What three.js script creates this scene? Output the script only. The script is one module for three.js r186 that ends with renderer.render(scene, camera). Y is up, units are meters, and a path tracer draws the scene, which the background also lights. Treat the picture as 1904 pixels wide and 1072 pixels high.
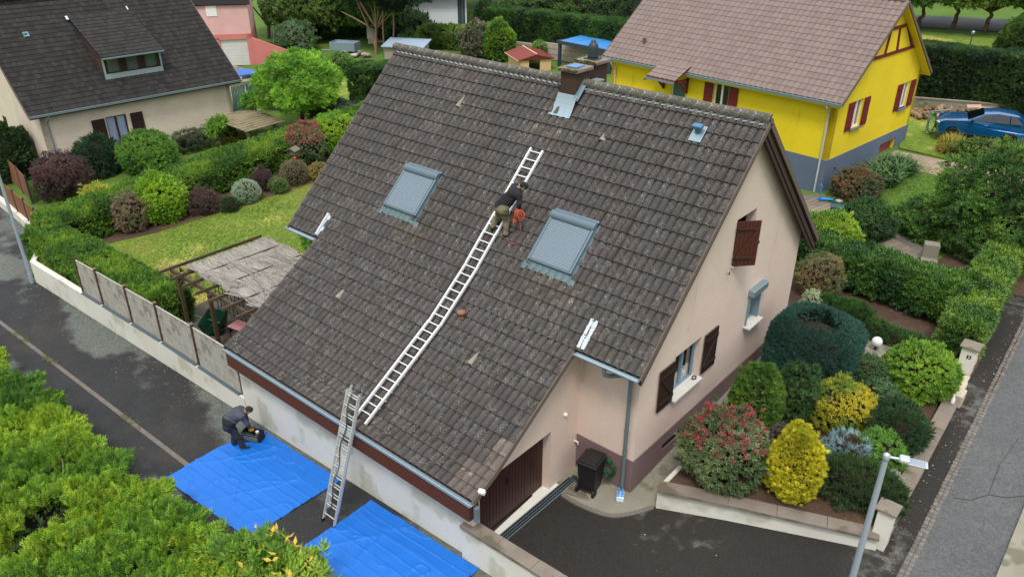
import * as THREE from 'three';
import { mergeGeometries, toCreasedNormals } from 'three/addons/utils/BufferGeometryUtils.js';
import { RoundedBoxGeometry } from 'three/addons/geometries/RoundedBoxGeometry.js';
import { FontLoader } from 'three/addons/loaders/FontLoader.js';
import { TextGeometry } from 'three/addons/geometries/TextGeometry.js';

// ---------------------------------------------------------------- camera, sky, sun, exposure
const scene = new THREE.Scene();
const camera = new THREE.PerspectiveCamera(39.77, 1904 / 1072, 0.1, 1500);
camera.position.set(8.339, 15.035, 14.757);
camera.up.set(-0.30507, 0.88446, -0.35307);
camera.lookAt(8.339 - 0.57417, 15.035 - 0.4666, 14.757 - 0.67277);
const renderer = new THREE.WebGLRenderer({ antialias: true });
renderer.toneMapping = THREE.LinearToneMapping;
renderer.toneMappingExposure = 1.4;
renderer.shadowMap.enabled = true;
{ // overcast sky: bright soft zenith, a little greyer towards the horizon
  const w = 64, h = 32, d = new Float32Array(w * h * 4);
  for (let j = 0; j < h; j++) for (let i = 0; i < w; i++) {
    const el = ((j + 0.5) / h - 0.5) * Math.PI, s = Math.max(0, Math.sin(el)), b = el < 0 ? 0.22 : 0.32 + 1.02 * s, k = (j * w + i) * 4;
    d[k] = b * 0.97; d[k + 1] = b * 1.0; d[k + 2] = b * 1.05; d[k + 3] = 1;
  }
  const t = new THREE.DataTexture(d, w, h, THREE.RGBAFormat, THREE.FloatType);
  t.mapping = THREE.EquirectangularReflectionMapping; t.magFilter = THREE.LinearFilter; t.minFilter = THREE.LinearFilter; t.needsUpdate = true;
  scene.background = t; scene.environment = t;
}
const sun = new THREE.DirectionalLight(0xfff7ec, 1.5);
sun.position.set(12, 60, 26); sun.target.position.set(-8, 0, -4);
sun.shadow.radius = 24; sun.castShadow = true;
Object.assign(sun.shadow.camera, { left: -70, right: 70, top: 70, bottom: -70, near: 1, far: 200 });
scene.add(sun, sun.target);

// ---------------------------------------------------------------- helpers
let seed = 12345;
const rnd = () => { seed |= 0; seed = seed + 0x6D2B79F5 | 0; let t = Math.imul(seed ^ seed >>> 15, 1 | seed); t = t + Math.imul(t ^ t >>> 7, 61 | t) ^ t; return ((t ^ t >>> 14) >>> 0) / 4294967296; };
const rr = (a, b) => a + (b - a) * rnd();
const pick = a => a[Math.floor(rnd() * a.length)];
const V = (x, y, z) => new THREE.Vector3(x, y, z);
const lerp = (a, b, t) => a + (b - a) * t, clamp = (x, a = 0, b = 1) => Math.min(b, Math.max(a, x));
const sstep = (a, b, x) => { const t = clamp((x - a) / (b - a)); return t * t * (3 - 2 * t); };
const hsh = (i, j, s) => { let h = Math.imul(i, 374761393) + Math.imul(j, 668265263) + Math.imul(s, 974634777) | 0; h = Math.imul(h ^ h >>> 13, 1274126177); return ((h ^ h >>> 16) >>> 0) / 4294967296; };
function pn(x, y, per, s) { // periodic value noise, x,y in 0..1
  x *= per; y *= per; const xi = Math.floor(x), yi = Math.floor(y); let fx = x - xi, fy = y - yi; fx = fx * fx * (3 - 2 * fx); fy = fy * fy * (3 - 2 * fy);
  const m = k => ((k % per) + per) % per, a = m(xi), b = m(xi + 1), c = m(yi), d = m(yi + 1);
  return lerp(lerp(hsh(a, c, s), hsh(b, c, s), fx), lerp(hsh(a, d, s), hsh(b, d, s), fx), fy);
}
function pn2(x, y, px, py, s) { // periodic noise with its own period each way
  x *= px; y *= py; const xi = Math.floor(x), yi = Math.floor(y); let fx = x - xi, fy = y - yi; fx = fx * fx * (3 - 2 * fx); fy = fy * fy * (3 - 2 * fy); const a = xi % px, b = (xi + 1) % px, c = yi % py, d = (yi + 1) % py;
  return lerp(lerp(hsh(a, c, s), hsh(b, c, s), fx), lerp(hsh(a, d, s), hsh(b, d, s), fx), fy);
}
const fbm2 = (x, y, px, py, s, o = 4) => { let v = 0, a = 0.5, t = 0; for (let i = 0; i < o; i++) { v += a * pn2(x, y, px, py, s + i); t += a; a *= 0.5; px *= 2; py *= 2; } return v / t; };
const fbm = (x, y, per, s, o = 4) => { let v = 0, a = 0.5, t = 0; for (let i = 0; i < o; i++) { v += a * pn(x, y, per, s + i); t += a; a *= 0.5; per *= 2; } return v / t; };
function n3(x, y, z, s = 1) { // aperiodic 3-D value noise
  const xi = Math.floor(x), yi = Math.floor(y), zi = Math.floor(z); let fx = x - xi, fy = y - yi, fz = z - zi; fx = fx * fx * (3 - 2 * fx); fy = fy * fy * (3 - 2 * fy); fz = fz * fz * (3 - 2 * fz);
  const q = (i, j, k) => hsh(xi + i, yi + j + (zi + k) * 57, s);
  return lerp(lerp(lerp(q(0, 0, 0), q(1, 0, 0), fx), lerp(q(0, 1, 0), q(1, 1, 0), fx), fy), lerp(lerp(q(0, 0, 1), q(1, 0, 1), fx), lerp(q(0, 1, 1), q(1, 1, 1), fx), fy), fz);
}
// a computed colour texture covering `m` metres; fn(u, v) gives sRGB 0..255
function tex(size, m, fn, srgb = true) {
  const d = new Uint8Array(size * size * 4);
  for (let j = 0; j < size; j++) for (let i = 0; i < size; i++) { const c = fn((i + 0.5) / size, (j + 0.5) / size), k = (j * size + i) * 4; d[k] = clamp(c[0], 0, 255); d[k + 1] = clamp(c[1], 0, 255); d[k + 2] = clamp(c[2], 0, 255); d[k + 3] = 255; }
  const t = new THREE.DataTexture(d, size, size); t.wrapS = t.wrapT = THREE.RepeatWrapping; t.magFilter = THREE.LinearFilter; t.minFilter = THREE.LinearMipmapLinearFilter; t.generateMipmaps = true;
  if (srgb) t.colorSpace = THREE.SRGBColorSpace; t.repeat.set(1 / m, 1 / m); t.needsUpdate = true; return t;
}
const mix3 = (a, b, t) => [lerp(a[0], b[0], t), lerp(a[1], b[1], t), lerp(a[2], b[2], t)];
const mul3 = (a, k) => [a[0] * k, a[1] * k, a[2] * k];
const mat = (color, rough = 0.85, o = {}) => { const m = new (o.clearcoat || o.transmission || o.sheen ? THREE.MeshPhysicalMaterial : THREE.MeshStandardMaterial)({ color, roughness: rough, ...o }); return m; };
// geometry pieces (non-indexed position/normal/uv)
function norm(g) { if (g.index) g = g.toNonIndexed(); for (const k of Object.keys(g.attributes)) if (!['position', 'normal', 'uv', 'color'].includes(k)) g.deleteAttribute(k); if (!g.attributes.normal) g.computeVertexNormals(); return g; }
function metreUV(g) {
  const p = g.attributes.position, n = g.attributes.normal, uv = new Float32Array(p.count * 2);
  for (let i = 0; i < p.count; i += 3) {
    let ax = 0, ay = 0, az = 0; for (let k = 0; k < 3; k++) { ax += n.getX(i + k); ay += n.getY(i + k); az += n.getZ(i + k); } ax = Math.abs(ax); ay = Math.abs(ay); az = Math.abs(az);
    for (let k = i; k < i + 3; k++) { const X = p.getX(k), Y = p.getY(k), Z = p.getZ(k); const [u, v] = ay >= ax && ay >= az ? [X, Z] : ax >= az ? [Z, Y] : [X, Y]; uv[2 * k] = u; uv[2 * k + 1] = v; }
  }
  g.setAttribute('uv', new THREE.BufferAttribute(uv, 2)); return g;
}
const bx = (sx, sy, sz, x = 0, y = 0, z = 0, ry = 0, rx = 0, rz = 0) => { const g = new THREE.BoxGeometry(sx, sy, sz); g.applyMatrix4(new THREE.Matrix4().makeRotationFromEuler(new THREE.Euler(rx, ry, rz, 'YXZ')).setPosition(x, y, z)); return norm(g); };
const rbx = (sx, sy, sz, x, y, z, r = 0.02, ry = 0, rx = 0, rz = 0, seg = 2) => { const g = new RoundedBoxGeometry(sx, sy, sz, seg, Math.min(r, sx / 2.01, sy / 2.01, sz / 2.01)); g.applyMatrix4(new THREE.Matrix4().makeRotationFromEuler(new THREE.Euler(rx, ry, rz, 'YXZ')).setPosition(x, y, z)); return norm(g); };
function rod(a, b, r1, r2 = r1, seg = 8) { // cylinder from a to b
  const d = b.clone().sub(a), g = new THREE.CylinderGeometry(r2, r1, d.length(), seg, 1); g.applyQuaternion(new THREE.Quaternion().setFromUnitVectors(V(0, 1, 0), d.clone().normalize())); g.translate((a.x + b.x) / 2, (a.y + b.y) / 2, (a.z + b.z) / 2); return norm(g);
}
function beam(a, b, w, h, up = V(0, 1, 0)) { // square bar from a to b, w across, h along up
  const d = b.clone().sub(a), l = d.length(), z = d.normalize(), x = up.clone().cross(z).normalize(), y = z.clone().cross(x), g = new THREE.BoxGeometry(w, h, l);
  g.applyMatrix4(new THREE.Matrix4().makeBasis(x, y, z).setPosition(a.clone().add(b).multiplyScalar(0.5))); return norm(g);
}
const tube = (pts, r, seg = 24, rs = 6) => norm(new THREE.TubeGeometry(new THREE.CatmullRomCurve3(pts.map(p => p.isVector3 ? p : V(...p))), seg, r, rs));
const lathe = (pr, x, y, z, seg = 20) => norm(new THREE.LatheGeometry(pr.map(p => new THREE.Vector2(...p)), seg)).translate(x, y, z);
function polyGeo(verts, faces) { // verts [[x,y,z]], faces as vertex loops, flat shaded
  const p = []; for (const f of faces) for (let i = 1; i < f.length - 1; i++) p.push(...verts[f[0]], ...verts[f[i]], ...verts[f[i + 1]]);
  const g = new THREE.BufferGeometry(); g.setAttribute('position', new THREE.Float32BufferAttribute(p, 3)); g.computeVertexNormals(); return norm(g);
}
// shape in a plane extruded: pts [[a,b]], holes, depth; placed by a basis
function plate(pts, holes, depth, ox, oy, oz, ax, bxs, bev = 0) {
  const s = new THREE.Shape(pts.map(p => new THREE.Vector2(...p))); for (const h of holes || []) s.holes.push(new THREE.Path(h.map(p => new THREE.Vector2(...p))));
  const g = new THREE.ExtrudeGeometry(s, { depth, bevelEnabled: bev > 0, bevelSize: bev, bevelThickness: bev, bevelSegments: 1, steps: 1 });
  const a = V(...ax), b = V(...bxs), c = a.clone().cross(b); g.applyMatrix4(new THREE.Matrix4().makeBasis(a, b, c).setPosition(ox, oy, oz)); return norm(g);
}
const used = {};
const numbered = n => { used[n] = (used[n] ?? -1) + 1; return used[n] ? n + '_' + String(used[n]).padStart(3, '0') : n; };
function put(o, name, parent) { o.name = parent === scene ? numbered(name) : name; o.castShadow = o.receiveShadow = true; parent.add(o); return o; }
function mesh(name, geos, m, parent = scene, uvOn = true) {
  geos = (Array.isArray(geos) ? geos : [geos]).map(norm); let g = geos.length > 1 ? mergeGeometries(geos.map(q => { const c = q; if (!c.attributes.uv) metreUV(c); return c; })) : geos[0];
  if (uvOn) metreUV(g); return put(new THREE.Mesh(g, m), name, parent);
}
function thing(name, label, category, group, x = 0, y = 0, z = 0, ry = 0) { const o = new THREE.Group(); o.position.set(x, y, z); o.rotation.y = ry; put(o, name, scene); o.userData = { label, category }; if (group) o.userData.group = group; return o; }
function tag(o, label, category, group) { o.userData.label = label; o.userData.category = category; if (group) o.userData.group = group; return o; }
const struct = (name, geos, m) => { const o = mesh(name, geos, m); o.userData.kind = 'structure'; return o; };
// terrain: a hillside falling to the left and to the front, levelling off far away
const G = (x, z) => { const zz = z < -55 ? -55 - 45 * (1 - Math.exp((z + 55) / 45)) : z > 25 ? 25 : z, xx = x < -70 ? -70 : x > 40 ? 40 : x; return 0.05 * xx - 0.075 * zz; };
const GB = (x, z) => 0.58 + 0.03 * x - 0.033 * z; // soil of the raised bed beside the house
// slab following a height function: polygon [[x,z]] (counter-clockwise seen from above or not), top at fn+off, sides down
function slab(poly, off, down = 0.4, fn = G, step = 0) {
  const s = new THREE.Shape(poly.map(p => new THREE.Vector2(p[0], -p[1]))); let g = norm(new THREE.ShapeGeometry(s)); g.rotateX(-Math.PI / 2);
  const out = []; const p = g.attributes.position; const T = [];
  for (let i = 0; i < p.count; i += 3) T.push([0, 1, 2].map(k => [p.getX(i + k), p.getZ(i + k)]));
  const rec = (t, n) => { const L = [0, 1, 2].map(k => Math.hypot(t[k][0] - t[(k + 1) % 3][0], t[k][1] - t[(k + 1) % 3][1])), m = L.indexOf(Math.max(...L)); if (!step || L[m] < step || n > 14) { out.push(t); return; } const a = t[m], b = t[(m + 1) % 3], c = t[(m + 2) % 3], q = [(a[0] + b[0]) / 2, (a[1] + b[1]) / 2]; rec([a, q, c], n + 1); rec([q, b, c], n + 1); };
  for (const t of T) rec(t, 0);
  const P = []; for (const t of out) for (const q of t) P.push(q[0], fn(q[0], q[1]) + off, q[1]);
  const A = THREE.ShapeUtils.area(s.getPoints()) > 0 ? 1 : -1;
  for (let i = 0; i < poly.length; i++) { const a = poly[i], b = poly[(i + 1) % poly.length], n = Math.max(1, step ? Math.ceil(Math.hypot(a[0] - b[0], a[1] - b[1]) / step) : 1);
    for (let k = 0; k < n; k++) { const u = [lerp(a[0], b[0], k / n), lerp(a[1], b[1], k / n)], v = [lerp(a[0], b[0], (k + 1) / n), lerp(a[1], b[1], (k + 1) / n)], yu = fn(...u) + off, yv = fn(...v) + off; const q = [[u[0], yu, u[1]], [u[0], yu - down, u[1]], [v[0], yv - down, v[1]], [v[0], yv, v[1]]]; if (A < 0) q.reverse(); P.push(...q[0], ...q[1], ...q[2], ...q[0], ...q[2], ...q[3]); } }
  g = new THREE.BufferGeometry(); g.setAttribute('position', new THREE.Float32BufferAttribute(P, 3)); g.computeVertexNormals(); return norm(g);
}
// ---------------------------------------------------------------- materials
const grain = (u, v, k) => (hsh(Math.floor(u * k), Math.floor(v * k), 77) - 0.5);
// grey concrete roof tile with pale lichen crusts (grain and blotches of their own)
const tileMap = tex(1024, 3, (u, v) => {
  const b = fbm(u, v, 6, 3, 5), f = fbm(u, v, 48, 9, 3), l = fbm(u, v, 14, 31, 4), sp = pn(u, v, 170, 51), sp2 = pn(u, v, 330, 57);
  let c = mix3([91, 87, 86], [110, 105, 103], b * 0.8 + f * 0.35);
  c = mix3(c, [70, 68, 58], sstep(0.56, 0.72, fbm(u, v, 10, 71, 4)) * 0.55);
  const sq = pn(u, v, 96, 53), li = sstep(0.48, 0.7, l) * sstep(0.68, 0.84, sq) + 0.8 * sstep(0.66, 0.8, sp) * sstep(0.42, 0.62, l) + 0.35 * sstep(0.78, 0.9, sp2);
  c = mix3(c, [200, 200, 192], clamp(li) * 0.6);
  return mul3(c, 1 + grain(u, v, 1024) * 0.14);
});
const tileBump = tex(512, 3, (u, v) => { const k = 110 + 90 * pn(u, v, 170, 51) + 60 * (pn(u, v, 256, 5) - 0.5); return [k, k, k]; }, false);
const softMap = tex(512, 4, (u, v) => { const k = 236 + 22 * (fbm(u, v, 5, 3, 4) - 0.5) + 14 * (pn(u, v, 128, 8) - 0.5); return [k, k, k]; });
const wallMap = tex(512, 5, (u, v) => { const st = fbm2(u, v, 26, 3, 7, 4), a = fbm(u, v, 4, 3, 4); const k = 240 + 18 * (a - 0.5) + 10 * (pn(u, v, 160, 8) - 0.5), s = sstep(0.56, 0.8, st) * sstep(0.45, 0.65, fbm(u, v, 3, 19, 3)) * 26; return [k - s, k - s, k - s * 1.1]; });
const stuccoBump = tex(512, 1.2, (u, v) => { const k = 128 + 120 * (pn(u, v, 90, 5) - 0.5) + 60 * (pn(u, v, 200, 6) - 0.5); return [k, k, k]; }, false);
const limeMap = tex(512, 5, (u, v) => { // weathered whitewash with grey-green stains
  const a = fbm(u, v, 4, 12, 5), s = fbm(u, v, 9, 22, 4), st = fbm(u * 1, v, 3, 41, 3);
  let c = mix3([206, 203, 190], [226, 225, 216], a); c = mix3(c, [168, 168, 146], sstep(0.52, 0.74, s) * 0.55); c = mix3(c, [190, 176, 128], sstep(0.6, 0.8, st) * 0.3);
  return mul3(c, 1 + grain(u, v, 512) * 0.05); });
const asphaltMap = tex(1024, 11, (u, v) => { // dark asphalt worn to pale grey in patches
  const w = fbm2(u, v, 2, 5, 14, 6), g1 = fbm(u, v, 20, 33, 4), br = fbm2(u, v, 4, 8, 91, 5);
  let c = mix3([33, 34, 36], [46, 46, 47], g1); c = mix3(c, [98, 104, 98], sstep(0.5, 0.66, w + (g1 - 0.5) * 0.22) * 0.85); c = mix3(c, [78, 62, 46], sstep(0.62, 0.78, br) * 0.25);
  return mul3(c, 1 + grain(u, v, 1024) * 0.3 + (pn(u, v, 256, 3) - 0.5) * 0.3); });
const roadMap = tex(1024, 6, (u, v) => { const w = fbm(u, v, 4, 15, 5); let c = mix3([76, 77, 78], [96, 97, 97], w); return mul3(c, 1 + grain(u, v, 1024) * 0.34 + (pn(u, v, 300, 3) - 0.5) * 0.3 + (pn(u, v, 90, 13) - 0.5) * 0.14); });
const driveMap = tex(1024, 7, (u, v) => { const w = fbm(u, v, 3, 25, 5), g1 = fbm(u, v, 30, 5, 3); let c = mix3([30, 28, 26], [46, 42, 37], w); c = mix3(c, [110, 112, 108], sstep(0.62, 0.8, w + (g1 - 0.5) * 0.3) * 0.7); return mul3(c, 1 + grain(u, v, 1024) * 0.5 + (pn(u, v, 256, 3) - 0.5) * 0.4); });
const concMap = tex(512, 3, (u, v) => { const w = fbm(u, v, 4, 35, 5), s = fbm(u, v, 7, 45, 4); let c = mix3([120, 116, 104], [158, 152, 138], w); c = mix3(c, [86, 84, 66], sstep(0.55, 0.75, s) * 0.6); return mul3(c, 1 + grain(u, v, 512) * 0.16); });
const copeMap = tex(512, 2.2, (u, v) => { const w = fbm(u, v, 5, 36, 5), s = fbm(u, v, 6, 46, 4); let c = mix3([108, 99, 88], [138, 128, 117], w); c = mix3(c, [84, 78, 58], sstep(0.52, 0.72, s) * 0.6); return mul3(c, 1 + grain(u, v, 512) * 0.2); });
const lawnMap = tex(1024, 11, (u, v) => { const w = fbm(u, v, 4, 61, 5), g1 = fbm(u, v, 60, 5, 3), y = fbm(u, v, 7, 65, 4); let c = mix3([78, 104, 26], [122, 140, 42], g1 * 0.7 + w * 0.3); c = mix3(c, [176, 160, 90], sstep(0.52, 0.68, w * 0.6 + y * 0.4) * 0.75); return mul3(c, 1 + (pn(u, v, 256, 3) - 0.5) * 0.4 + grain(u, v, 1024) * 0.22); });
const greenMap = tex(512, 6, (u, v) => { const w = fbm(u, v, 4, 62, 5), g1 = fbm(u, v, 60, 5, 3); const c = mix3([58, 92, 26], [104, 128, 44], g1 * 0.6 + w * 0.4); return mul3(c, 1 + (pn(u, v, 256, 3) - 0.5) * 0.4); });
const soilMap = tex(512, 3, (u, v) => { const w = fbm(u, v, 6, 63, 5), s = pn(u, v, 128, 4); let c = mix3([56, 42, 32], [100, 76, 60], w); c = mix3(c, [136, 116, 94], sstep(0.78, 0.9, s) * 0.6); return mul3(c, 1 + grain(u, v, 512) * 0.35); });
const woodMap = tex(512, 2, (u, v) => { const g1 = fbm(u, v * 0.06 + 0.2, 40, 7, 4), s = fbm(u, v, 5, 48, 4); let c = mix3([146, 142, 133], [192, 188, 178], g1); c = mix3(c, [98, 96, 84], sstep(0.55, 0.75, s) * 0.5); return mul3(c, 1 + grain(u, v, 512) * 0.1); });
const seamMap = tex(256, 2, (u, v) => { const k = 210 + 60 * (fbm(u, v, 8, 3, 4) - 0.5) + 30 * grain(u, v, 256); return [k, k * 0.97, k * 0.95]; });

const M = {
  tile: new THREE.MeshStandardMaterial({ color: 0xffffff, map: tileMap, bumpMap: tileBump, bumpScale: 0.006, roughness: 0.93, vertexColors: true }),
  wall: mat(0xe4cfc1, 0.95, { map: wallMap, bumpMap: stuccoBump, bumpScale: 0.004 }),
  plinth: mat(0x816a6a, 0.95, { map: softMap, bumpMap: stuccoBump, bumpScale: 0.005 }),
  lime: mat(0xffffff, 0.95, { map: limeMap, bumpMap: stuccoBump, bumpScale: 0.005 }),
  brownTrim: mat(0x44332c, 0.8), verge: mat(0x6d5f56, 0.9, { map: softMap }),
  fascia: mat(0x4a241b, 0.4), zinc: mat(0x8fa3ab, 0.38, { metalness: 0.55 }), zincBlue: mat(0x6c7c80, 0.45, { metalness: 0.25 }), gutterRim: mat(0x9db2bd, 0.35, { metalness: 0.35 }),
  shutter: mat(0x2c1814, 0.55), shutter2: mat(0x4a2018, 0.55), door: mat(0x34140f, 0.5), iron: mat(0x141414, 0.6),
  glass: mat(0x9fb4b8, 0.04, { metalness: 0.0, transmission: 0.0, clearcoat: 1 }), pane: new THREE.MeshPhysicalMaterial({ color: 0xffffff, roughness: 0.02, transmission: 1, thickness: 0, ior: 1.5 }),
  blueFrame: mat(0x6f8d99, 0.5), white: mat(0xe8e8e6, 0.6), whitePaint: mat(0xdcdcd8, 0.7, { map: softMap }), sill: mat(0xd5d3cb, 0.8, { map: softMap }),
  leadWhite: mat(0xbfc6ca, 0.45, { metalness: 0.2 }), slat: mat(0x7f8d98, 0.45, { metalness: 0.2 }), hood: mat(0x647680, 0.4, { metalness: 0.35 }), flash: mat(0x5a6f73, 0.55, { metalness: 0.3 }),
  chim: mat(0x49362a, 0.95, { bumpMap: stuccoBump, bumpScale: 0.008, map: softMap }), cap: mat(0xffffff, 0.95, { map: copeMap }), blueCap: mat(0x5b8fc8, 0.35, { metalness: 0.4 }), darkPlastic: mat(0x30383d, 0.5),
  alu: mat(0xe6e8ea, 0.34, { metalness: 0.6 }), aluWhite: mat(0xf2f3f5, 0.4, { metalness: 0.35 }), aluOld: mat(0xc9cbc6, 0.42, { metalness: 0.35 }),
  cone: mat(0x9a8f85, 0.9, { map: softMap }), terracotta: mat(0x80604f, 0.85), newTile: mat(0xa98a78, 0.9),
  lane: mat(0xffffff, 0.86, { map: asphaltMap, bumpMap: stuccoBump, bumpScale: 0.006 }), road: mat(0xffffff, 0.85, { map: roadMap, bumpMap: stuccoBump, bumpScale: 0.006 }), drive: mat(0xffffff, 0.85, { map: driveMap, bumpMap: stuccoBump, bumpScale: 0.007 }),
  concrete: mat(0xffffff, 0.95, { map: concMap }), cope: mat(0xffffff, 0.95, { map: copeMap, bumpMap: stuccoBump, bumpScale: 0.006 }), lawn: mat(0xffffff, 1, { map: lawnMap }), green: mat(0xffffff, 1, { map: greenMap }), soil: mat(0xffffff, 1, { map: soilMap }),
  fenceWood: mat(0xffffff, 0.9, { map: woodMap }), postWood: mat(0x4a3524, 0.85), seam: mat(0x7f7a75, 0.95, { map: seamMap }), sett: mat(0x8b8882, 0.95, { map: seamMap }),
  black: mat(0x0c0c0d, 0.6), blackBin: mat(0x17181a, 0.5), twigShade: mat(0x241a12, 1), bark: mat(0x6b5a48, 1, { map: softMap }), barkDark: mat(0x4c4238, 1, { map: softMap }),
  dark: mat(0x151312, 0.9), tarp: mat(0x0368c6, 0.55), hose: mat(0x10542c, 0.5), bottleBlue: mat(0x2c95e0, 0.25, { clearcoat: 1 }),
  yellow: mat(0xf4d820, 0.95, { map: wallMap, bumpMap: stuccoBump, bumpScale: 0.004 }), slate: mat(0x65748a, 0.95, { map: softMap, bumpMap: stuccoBump, bumpScale: 0.004 }), wine: mat(0x6e1722, 0.6), gdoor: mat(0xa04a4a, 0.7, { map: softMap }),
};
M.darkRoomGlass = mat(0x46545a, 0.05, { clearcoat: 1 });  // glass coloured dark to stand in for the unlit room behind
M.tileClean = new THREE.MeshStandardMaterial({ color: 0x857a75, map: softMap, bumpMap: tileBump, bumpScale: 0.004, roughness: 0.92, vertexColors: true });
// ---------------------------------------------------------------- roof tiles
// one interlocking tile with `rolls` humps: x across, y off the roof, z down the slope
function tileGeo(w, len, rolls, hump, lift, tone, uo, vo, seg = 6, pow = 0.62) {
  const P = [], N = [], U = [], C = [], hs = [], xs = [], S = seg > 6 ? [-1, -0.9, -0.74, -0.4, 0, 0.4, 0.74, 0.9] : [-1, -0.85, -0.45, 0.1, 0.6, 0.88], vl = S.length, n = rolls * vl;
  for (let k = 0; k < rolls; k++) for (const s of S) { xs.push(((k + (s + 1) / 2) / rolls - 0.5) * w); hs.push(hump * (1 - Math.pow(Math.abs(s), 3.0))); } xs.push(w / 2); hs.push(0);
  const v = (x, y, z, nx, ny, nz, u, q) => { P.push(x, y, z); N.push(nx, ny, nz); U.push(u + uo, q + vo); C.push(...tone); };
  const nrm = (i, d) => { const vly = i % vl === 0, a = vly && d < 0 ? i : Math.max(0, i - 1), b = vly && d > 0 ? i : Math.min(n, i + 1), dx = xs[b] - xs[a], dy = hs[b] - hs[a], l = Math.hypot(dx, dy); return [-dy / l, dx / l]; };
  for (let i = 0; i < n; i++) {
    const [ax, ay] = nrm(i, -1), [cx, cy] = nrm(i + 1, 1), a = [xs[i], hs[i]], b = [xs[i + 1], hs[i + 1]];
    v(a[0], a[1], 0, ax, ay, 0, a[0], 0); v(a[0], a[1] + lift, len, ax, ay, 0, a[0], len); v(b[0], b[1] + lift, len, cx, cy, 0, b[0], len);
    v(a[0], a[1], 0, ax, ay, 0, a[0], 0); v(b[0], b[1] + lift, len, cx, cy, 0, b[0], len); v(b[0], b[1], 0, cx, cy, 0, b[0], 0);
    v(a[0], a[1] + lift, len, 0, 0, 1, a[0], len); v(a[0], a[1] + lift - 0.05, len, 0, 0, 1, a[0], len + 0.05); v(b[0], b[1] + lift - 0.05, len, 0, 0, 1, b[0], len + 0.05);
    v(a[0], a[1] + lift, len, 0, 0, 1, a[0], len); v(b[0], b[1] + lift - 0.05, len, 0, 0, 1, b[0], len + 0.05); v(b[0], b[1] + lift, len, 0, 0, 1, b[0], len);
  }
  for (const s of [0, n]) { const x = xs[s], nx = s ? 1 : -1, q = [[x, 0, 0], [x, lift, len], [x, lift - 0.05, len], [x, -0.05, 0]]; for (const k of s ? [0, 2, 1, 0, 3, 2] : [0, 1, 2, 0, 2, 3]) v(...q[k], nx, 0, 0, q[k][2], q[k][1]); }
  const g = new THREE.BufferGeometry(); g.setAttribute('position', new THREE.Float32BufferAttribute(P, 3)); g.setAttribute('normal', new THREE.Float32BufferAttribute(N, 3)); g.setAttribute('uv', new THREE.Float32BufferAttribute(U, 2)); g.setAttribute('color', new THREE.Float32BufferAttribute(C, 3)); return g;
}
// lay tiles: slots [{m: Matrix4 (in roof's frame), d: distance to camera, g: variant}], the nearest `keep` become meshes, the rest one part
function layTiles(roof, slots, keep, material, name = 'tile') {
  slots.sort((a, b) => a.d - b.d);
  const rest = [];
  slots.forEach((s, i) => {
    if (i < keep) { const o = put(new THREE.Mesh(s.g, material), name, roof); s.m.decompose(o.position, o.quaternion, o.scale); }
    else rest.push(s.g.clone().applyMatrix4(s.m));
  });
  if (rest.length) { const o = put(new THREE.Mesh(mergeGeometries(rest), material), name + '_field', roof); o.userData.kind = 'stuff'; }
}
const slotMatrix = (x, y, z, rx, ry = 0, rz = 0) => new THREE.Matrix4().makeRotationFromEuler(new THREE.Euler(rx, ry, rz, 'YXZ')).setPosition(x, y, z);
// ---------------------------------------------------------------- setting: terrain, lane, street, driveway, lawns
{ // one sheet to the horizon
  const xs = [], zs = []; for (let x = -420; x <= 420; x += (x < -80 || x >= 60) ? 40 : 5) xs.push(x); for (let z = -420; z <= 120; z += (z < -90 || z >= 40) ? 30 : 5) zs.push(z);
  const P = []; const q = (x, z) => [x, G(x, z) - 0.06, z];
  for (let i = 0; i < xs.length - 1; i++) for (let j = 0; j < zs.length - 1; j++) { const a = q(xs[i], zs[j]), b = q(xs[i], zs[j + 1]), c = q(xs[i + 1], zs[j + 1]), d = q(xs[i + 1], zs[j]); P.push(...a, ...b, ...c, ...a, ...c, ...d); }
  const g = new THREE.BufferGeometry(); g.setAttribute('position', new THREE.Float32BufferAttribute(P, 3)); g.computeVertexNormals(); struct('ground', g, M.green);
}
struct('lane', slab([[-46, 4.36], [-29.6, 4.36], [-29.6, 4.2], [5.9, 4.2], [5.9, 8.7], [-46, 8.7]], 0, 0.05), M.lane);
struct('lane_entrance', slab([[-46, -0.2], [-35.5, 1.4], [-31.9, 3.0], [-29.7, 4.35], [-46, 4.35]], 0, 0.05), M.lane);
struct('lane_seam', [slab([[-46, 6.68], [8, 6.68], [8, 6.82], [-46, 6.82]], 0.006, 0.02), slab([[-46, 4.3], [-29.3, 4.3], [-29.3, 4.42], [-46, 4.42]], 0.008, 0.02)], M.seam);
struct('driveway', slab([[-2.3, 4.25], [-2.3, 1.0], [-1.0, 0.9], [0.75, 0.1], [0.85, -0.05], [5.9, -1.95], [6.05, -1.95], [6.05, 8.7], [5.9, 8.7], [5.9, 4.2]], -0.02, 0.05), M.drive);
struct('street', slab([[6.3, -60], [8.3, -60], [8.3, 20], [6.6, 20]], 0.0, 0.05), M.road);
struct('road_crack', [[[6.85, -4.6], [7.2, -4.75], [7.5, -5.2], [7.9, -5.35], [8.25, -5.7]], [[6.8, -1.0], [7.3, -1.4], [7.6, -1.3], [8.2, -1.9]], [[7.5, -5.2], [7.45, -6.6], [7.6, -8]]].flatMap(p => p.slice(1).map((b, i) => beam(V(p[i][0], G(p[i][0], p[i][1]) + 0.0, p[i][1]), V(b[0], G(b[0], b[1]) + 0.0, b[1]), 0.009, 0.012))), M.drive);
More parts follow.
